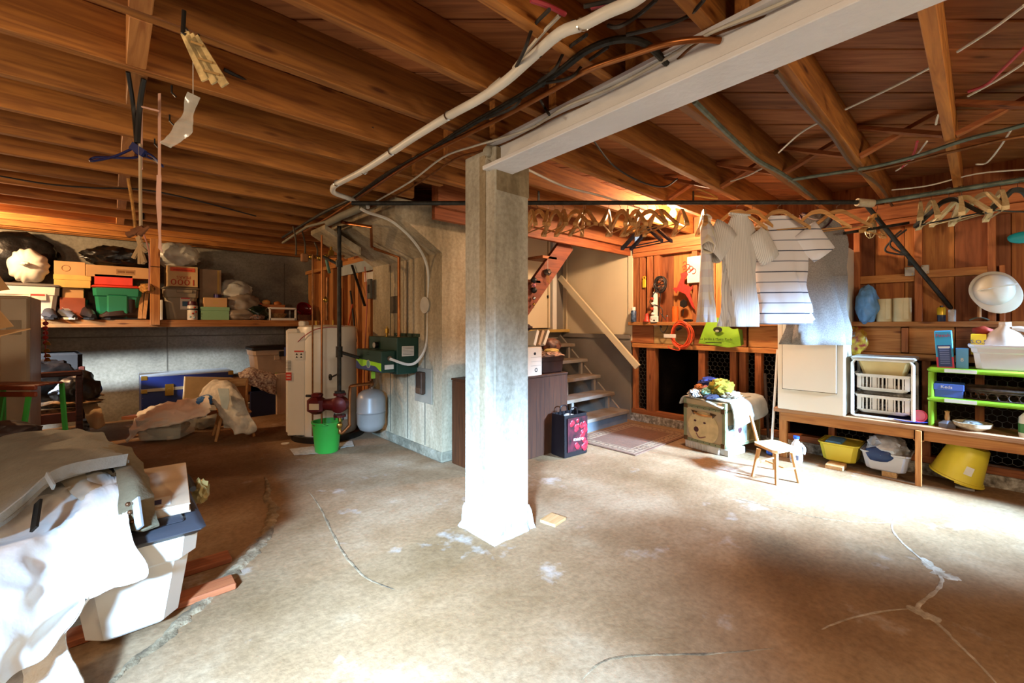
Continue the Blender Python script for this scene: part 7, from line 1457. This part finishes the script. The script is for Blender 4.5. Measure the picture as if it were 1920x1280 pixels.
# wooden stringer overhead with hanging ornaments
vS = 3.08; s0, s1 = onv(985, 595, vS), onv(1072, 468, vS); t = thing('upper_stringer', 'brown wooden stair stringer slanting overhead right of the column', 'stringer', tuple((s0+s1)/2)); o = t.location.copy()
nrm = Vector((-(s1-s0).z, 0, (s1-s0).x)).normalized()
MB().bar(s0-o+nrm*.10, s1-o+nrm*.10, .04, .20, nrm).obj('board', wood('stringer_red', '#54271a', '#7a3f26', 'x'), t); 
for f in (.25, .6): q = s0.lerp(s1, f)-o; MB().box(q.x-.2, q.x+.02, -.02, .2, q.z+.16, q.z+.19, b=.003).obj('tread', RXW, t)
q = onv(1000, 480, vS-.06); MB().bar((q.x-.02, vS-.03, 1.75), (q.x+.1, vS-.03, 2.03), .03, .03).obj if False else None
c = onv(1027, 510, vS-.05); t = thing('wind_chime', 'small wind chime of shells hanging from the overhead stringer', 'wind chime', tuple(c)); MB().blob((0, 0, 0), (.035, .03, .03), 3, .3, 3, .3, 6, None, 3).obj('shell_cluster', mat('shell', '#6d5a4a', .5, 0, .3, 30), t, True); MB().tube([(0, 0, .12), (0, 0, .02)], .002, 5).obj('cord', CABLEW, t)
for k in range(3): MB().tube([(-.015+.015*k, 0, -.02), (-.015+.02*k, 0, -.1-.01*k)], .003, 5).obj('chime_rod', BRASS, t)
c = onv(1001, 540, vS-.05); t = thing('hanging_trinkets', 'string of dark trinkets with a pink flower beside the column', 'ornament', tuple(c)); MB().tube([(0, 0, .13), (0, 0, -.2)], .002, 5).obj('cord', CABLEK, t)
for k, (z, m, r) in enumerate(((.08, BLK, .03), (.03, mat('pink_flower', '#b86a78', .6), .02), (-.02, BLK, .03), (-.1, CHROME, .018), (-.16, BRASS, .014))): MB().blob((0, 0, z), (r, r, r), k, .3, n=2).obj('trinket', m, t, True)
# brown cabinet with boxes
vC = 2.70; x1 = onv(1064, 760, vC).x; zC = onv(1064, 697, vC).z
t = thing('brown_cabinet', 'dark brown laminate cabinet between the column and the stairs', 'cabinet', ((2.15+x1)/2, vC+.19, 0)); hw = (x1-2.15)/2
MB().box(-hw, hw, -.19, .19, .0, zC-.02, b=.003).obj('case', BRN, t); MB().box(-hw-.004, hw+.004, -.195, .195, zC-.02, zC, b=.003).obj('top', BRN, t)
x0_ = onv(975, 650, vC+.02).x; xb = onv(1013, 650, vC+.02).x; zt = onv(1000, 651, vC+.02).z
t, c = carton('file_box', (x0_-.25, xb, vC+.0, vC+.32, zC, zt), mat('box_white', '#cfc3b2', .7, 0, .02), 'white cardboard file box half hidden behind the column', tape=False); MB().lathe([(0, 0), (.016, 0), (0, -.002)], (c[1]-.09, c[2]-.0, c[5]*.78), 16, 'y', sq=.8).obj('hand_hole', BLK, t)
for z in (.35, .5, .65): MB().box(c[1]-.14, c[1]-.01, c[2]-.001, c[2], c[5]*z, c[5]*z+.002).obj('print_line', mat('print_grey', '#77726c'), t)
MB().lathe([(.012, 0), (.018, 0), (.018, -.002), (.012, -.002)], (c[1]-.075, c[2], c[5]*.2), 20, 'y').obj('printed_oval', BLK, t); 
for k in range(3): q0 = onv(988+9*k, 650, vC+.16); q1 = onv(995+10*k, 622, vC+.18); MB().bar(Vector((q0.x, q0.y, zt+.003)), Vector((q1.x, q1.y, q1.z)), .2, .03, (1, 0, 0)).top('binder', PAPER if k != 1 else mat('binder_tan', '#b89a7a', .6), ('leftmost', 'middle', 'rightmost')[k]+' of the binders leaning in the white file box', 'binder', 'binders in the file box')
c_ = onv(995, 612, vC+.16); MB().blob((c_.x-.03, vC+.2, c_.z-.01), (.06, .06, .03), 6, .2, 3, .1, 6, None, 3).top('dark_cloth', mat('dark_plum', '#2f1518', .8), 'dark plum cloth lying on the binders beside the column', 'cloth', None, True)
xa, xb = onv(1014, 690, vC+.02).x, onv(1063, 690, vC+.02).x; zt = onv(1040, 668, vC+.02).z
t, c = tote('dark_crate', (xa, xb, vC+.02, vC+.32, zC, zt), mat('dark_film', '#2c1712', .25, 0, .2, 8), None, 'dark plastic wrapped crate on the brown cabinet', .01, 0, False)
q = onv(1040, 660, vC+.1); MB().blob((q.x-.02, vC+.16, zt-.0), (.13, .1, .04), 12, .2, 3, .2, 6, None, 4).top('pink_cloth_heap', mat('pale_pink', '#c9a490', .9, 0, .15, 14), 'pale pink cloth heaped in the dark crate', 'cloth', None, True)
MB().blob((q.x, vC+.14, zt+.045), (.08, .05, .02), 14, .2, 3, .2, 6, None, 3).top('yellow_cloth', mat('pale_yellow', '#cdb26c', .9), 'small yellow cloth on the pink cloth heap', 'cloth', None, True)
q = onv(1033, 645, vC+.28); bag('brown_paper_bag', (q.x, vC+.28, zt+.08), (.12, .07, .08), 15, mat('bag_brown', '#7b4b34', .5, 0, .3, 14, .4, 20), 'crumpled brown bag behind the yellow cloth', n=3)
# metro bag
a_ = onz(1059, 860); b_ = onz(1100, 849); e = b_-a_; W_ = e.length; ang = math.atan2(e.y, e.x); d_ = a_.x*FX+a_.y*FY; hh = H+(HY-780)/F*d_
t = thing('metro_shopping_bag', 'black shopping bag with a red berry print standing by the cabinet', 'bag', ((a_.x+b_.x)/2, (a_.y+b_.y)/2, 0), ang); t['label'] = 'black shopping bag with a red berry print standing by the brown cabinet'; t.name = 'shopping_bag_black'
t.name = 'printed_shopping_bag'
w2 = W_/2; BG = mat('bag_black', '#120c0e', .35, 0, .05, 8, .3, 12)
MB().tub(-w2, w2, 0, .17, 0, hh, -.004, .004, .004).obj('body', BG, t)
BR = mat('berry_red', '#c01f2e', .35, 0, .2, 25, two='#5f0c16'); pr = MB().box(-w2*.82, w2*.98, -.014, -.008, .05, hh*.93, b=.002).obj('print_panel', mat('berry_dark', '#4c0d1a', .4, 0, .35, 14), t)
for k in range(24):
    x = w2*(-.1+.95*random.random()) if k > 5 else w2*random.uniform(-.5, .5); z = hh*random.uniform(.12, .85); r = random.uniform(.018, .03)
    MB().lathe([(0, -.003), (r*.7, -.002), (r, 0)], (max(-w2*.75, min(w2*.8, x)), -.0145-.0002*k, z), 14, 'y').obj('berry_print', BR, pr)
text('metro', .052, PAPER, t, (.01, -.023, hh*.42), (PI/2, .05, 0))
for y in (.02, .15): MB().tube(smoothpath([(-w2*.4, y, hh*.95), (-w2*.3, y, hh+.05), (w2*.2, y, hh+.05), (w2*.3, y, hh*.95)], 5), .006, 6).obj('handle', BG, t, True)
MB().box(-w2*.3, w2*.2, .01, .12, hh*.8, hh*.97, b=.01).obj('paper_content', PAPER, t)
# tile/wood piece by the column
q = onz(1037, 977); t = thing('wood_offcut', 'small square wood offcut on the floor right of the column', 'wood piece', (q.x, q.y, 0), .15); MB().box(-.062, .062, -.055, .055, 0, .018, b=.002).obj('board', PINE, t)
# floor mortar ridge and crack filler
def ribbon(name, pts, w_, h_, m, seed, amp=1.):
    P = smoothpath([onz(*p_) for p_ in pts], 8); V = []; mb = MB(); n = 7
    for i, p_ in enumerate(P):
        a = P[max(i-1, 0)]; b_ = P[min(i+1, len(P)-1)]; tt = (b_-a).normalized(); s_ = Vector((-tt.y, tt.x, 0)); e_ = math.sin(PI*(i+.3)/(len(P)+.6))**.5
        for k in range(n):
            f = (k/(n-1)-.5)*2; ww = w_*e_*(1+.9*noise.noise(Vector((i*.45, seed, k // 4*3)))); hh_ = h_*e_*(1-f*f)*(.5+1.2*abs(noise.noise(p_*14+Vector((seed, k, 0)))))
            V.append(tuple(p_+s_*f*ww+Vector((0, 0, hh_+.0006 if abs(f) < .99 else -.002))))
    mb.add(V, [(i*n+k, i*n+k+1, i*n+n+k+1, i*n+n+k) for i in range(len(P)-1) for k in range(n-1)]); o = mb.obj(name, m, bpy.data.objects['floor'], True); return o
MTR = concrete('mortar', '#4d3e2e', '#7a654b', '#a08a6c', 9, None, 1, 1.2); WHT = concrete('salt', '#84745f', '#a08f7a', '#b8ab99', 14, None, 1, .8)
ribbon('mortar_ridge', [(497, 893), (502, 915), (500, 935), (512, 950), (508, 975), (498, 1005), (478, 1030), (450, 1060), (425, 1085), (390, 1120), (345, 1160), (300, 1205), (250, 1240), (200, 1290)], .038, .014, MTR, 1)
0 and ribbon('salt_patch', [(470, 1075), (430, 1105), (400, 1130), (372, 1150), (350, 1170)], .03, .004, WHT, 2); ribbon('crack', [(578, 920), (600, 950), (612, 975), (640, 1030), (665, 1062), (690, 1085), (740, 1105)], .008, .002, MTR, 3)
ribbon('crack', [(1690, 950), (1672, 985), (1690, 1015), (1735, 1055), (1765, 1085), (1752, 1110), (1720, 1140), (1760, 1170), (1800, 1210), (1850, 1260), (1900, 1320)], .010, .0015, WHT, 4); ribbon('crack', [(1720, 1140), (1660, 1145), (1590, 1160), (1540, 1180)], .006, .001, WHT, 5)
ribbon('crack', [(1730, 1045), (1750, 1065), (1775, 1080), (1800, 1085)], .04, .0015, WHT, 6); ribbon('crack', [(1700, 1135), (1730, 1150), (1765, 1165)], .035, .0015, WHT, 7)
ribbon('crack', [(1380, 935), (1450, 950), (1520, 968), (1600, 978), (1690, 980)], .006, .001, MTR, 8); ribbon('crack', [(1090, 1275), (1130, 1240), (1200, 1228), (1330, 1225), (1450, 1215)], .007, .001, MTR, 9)
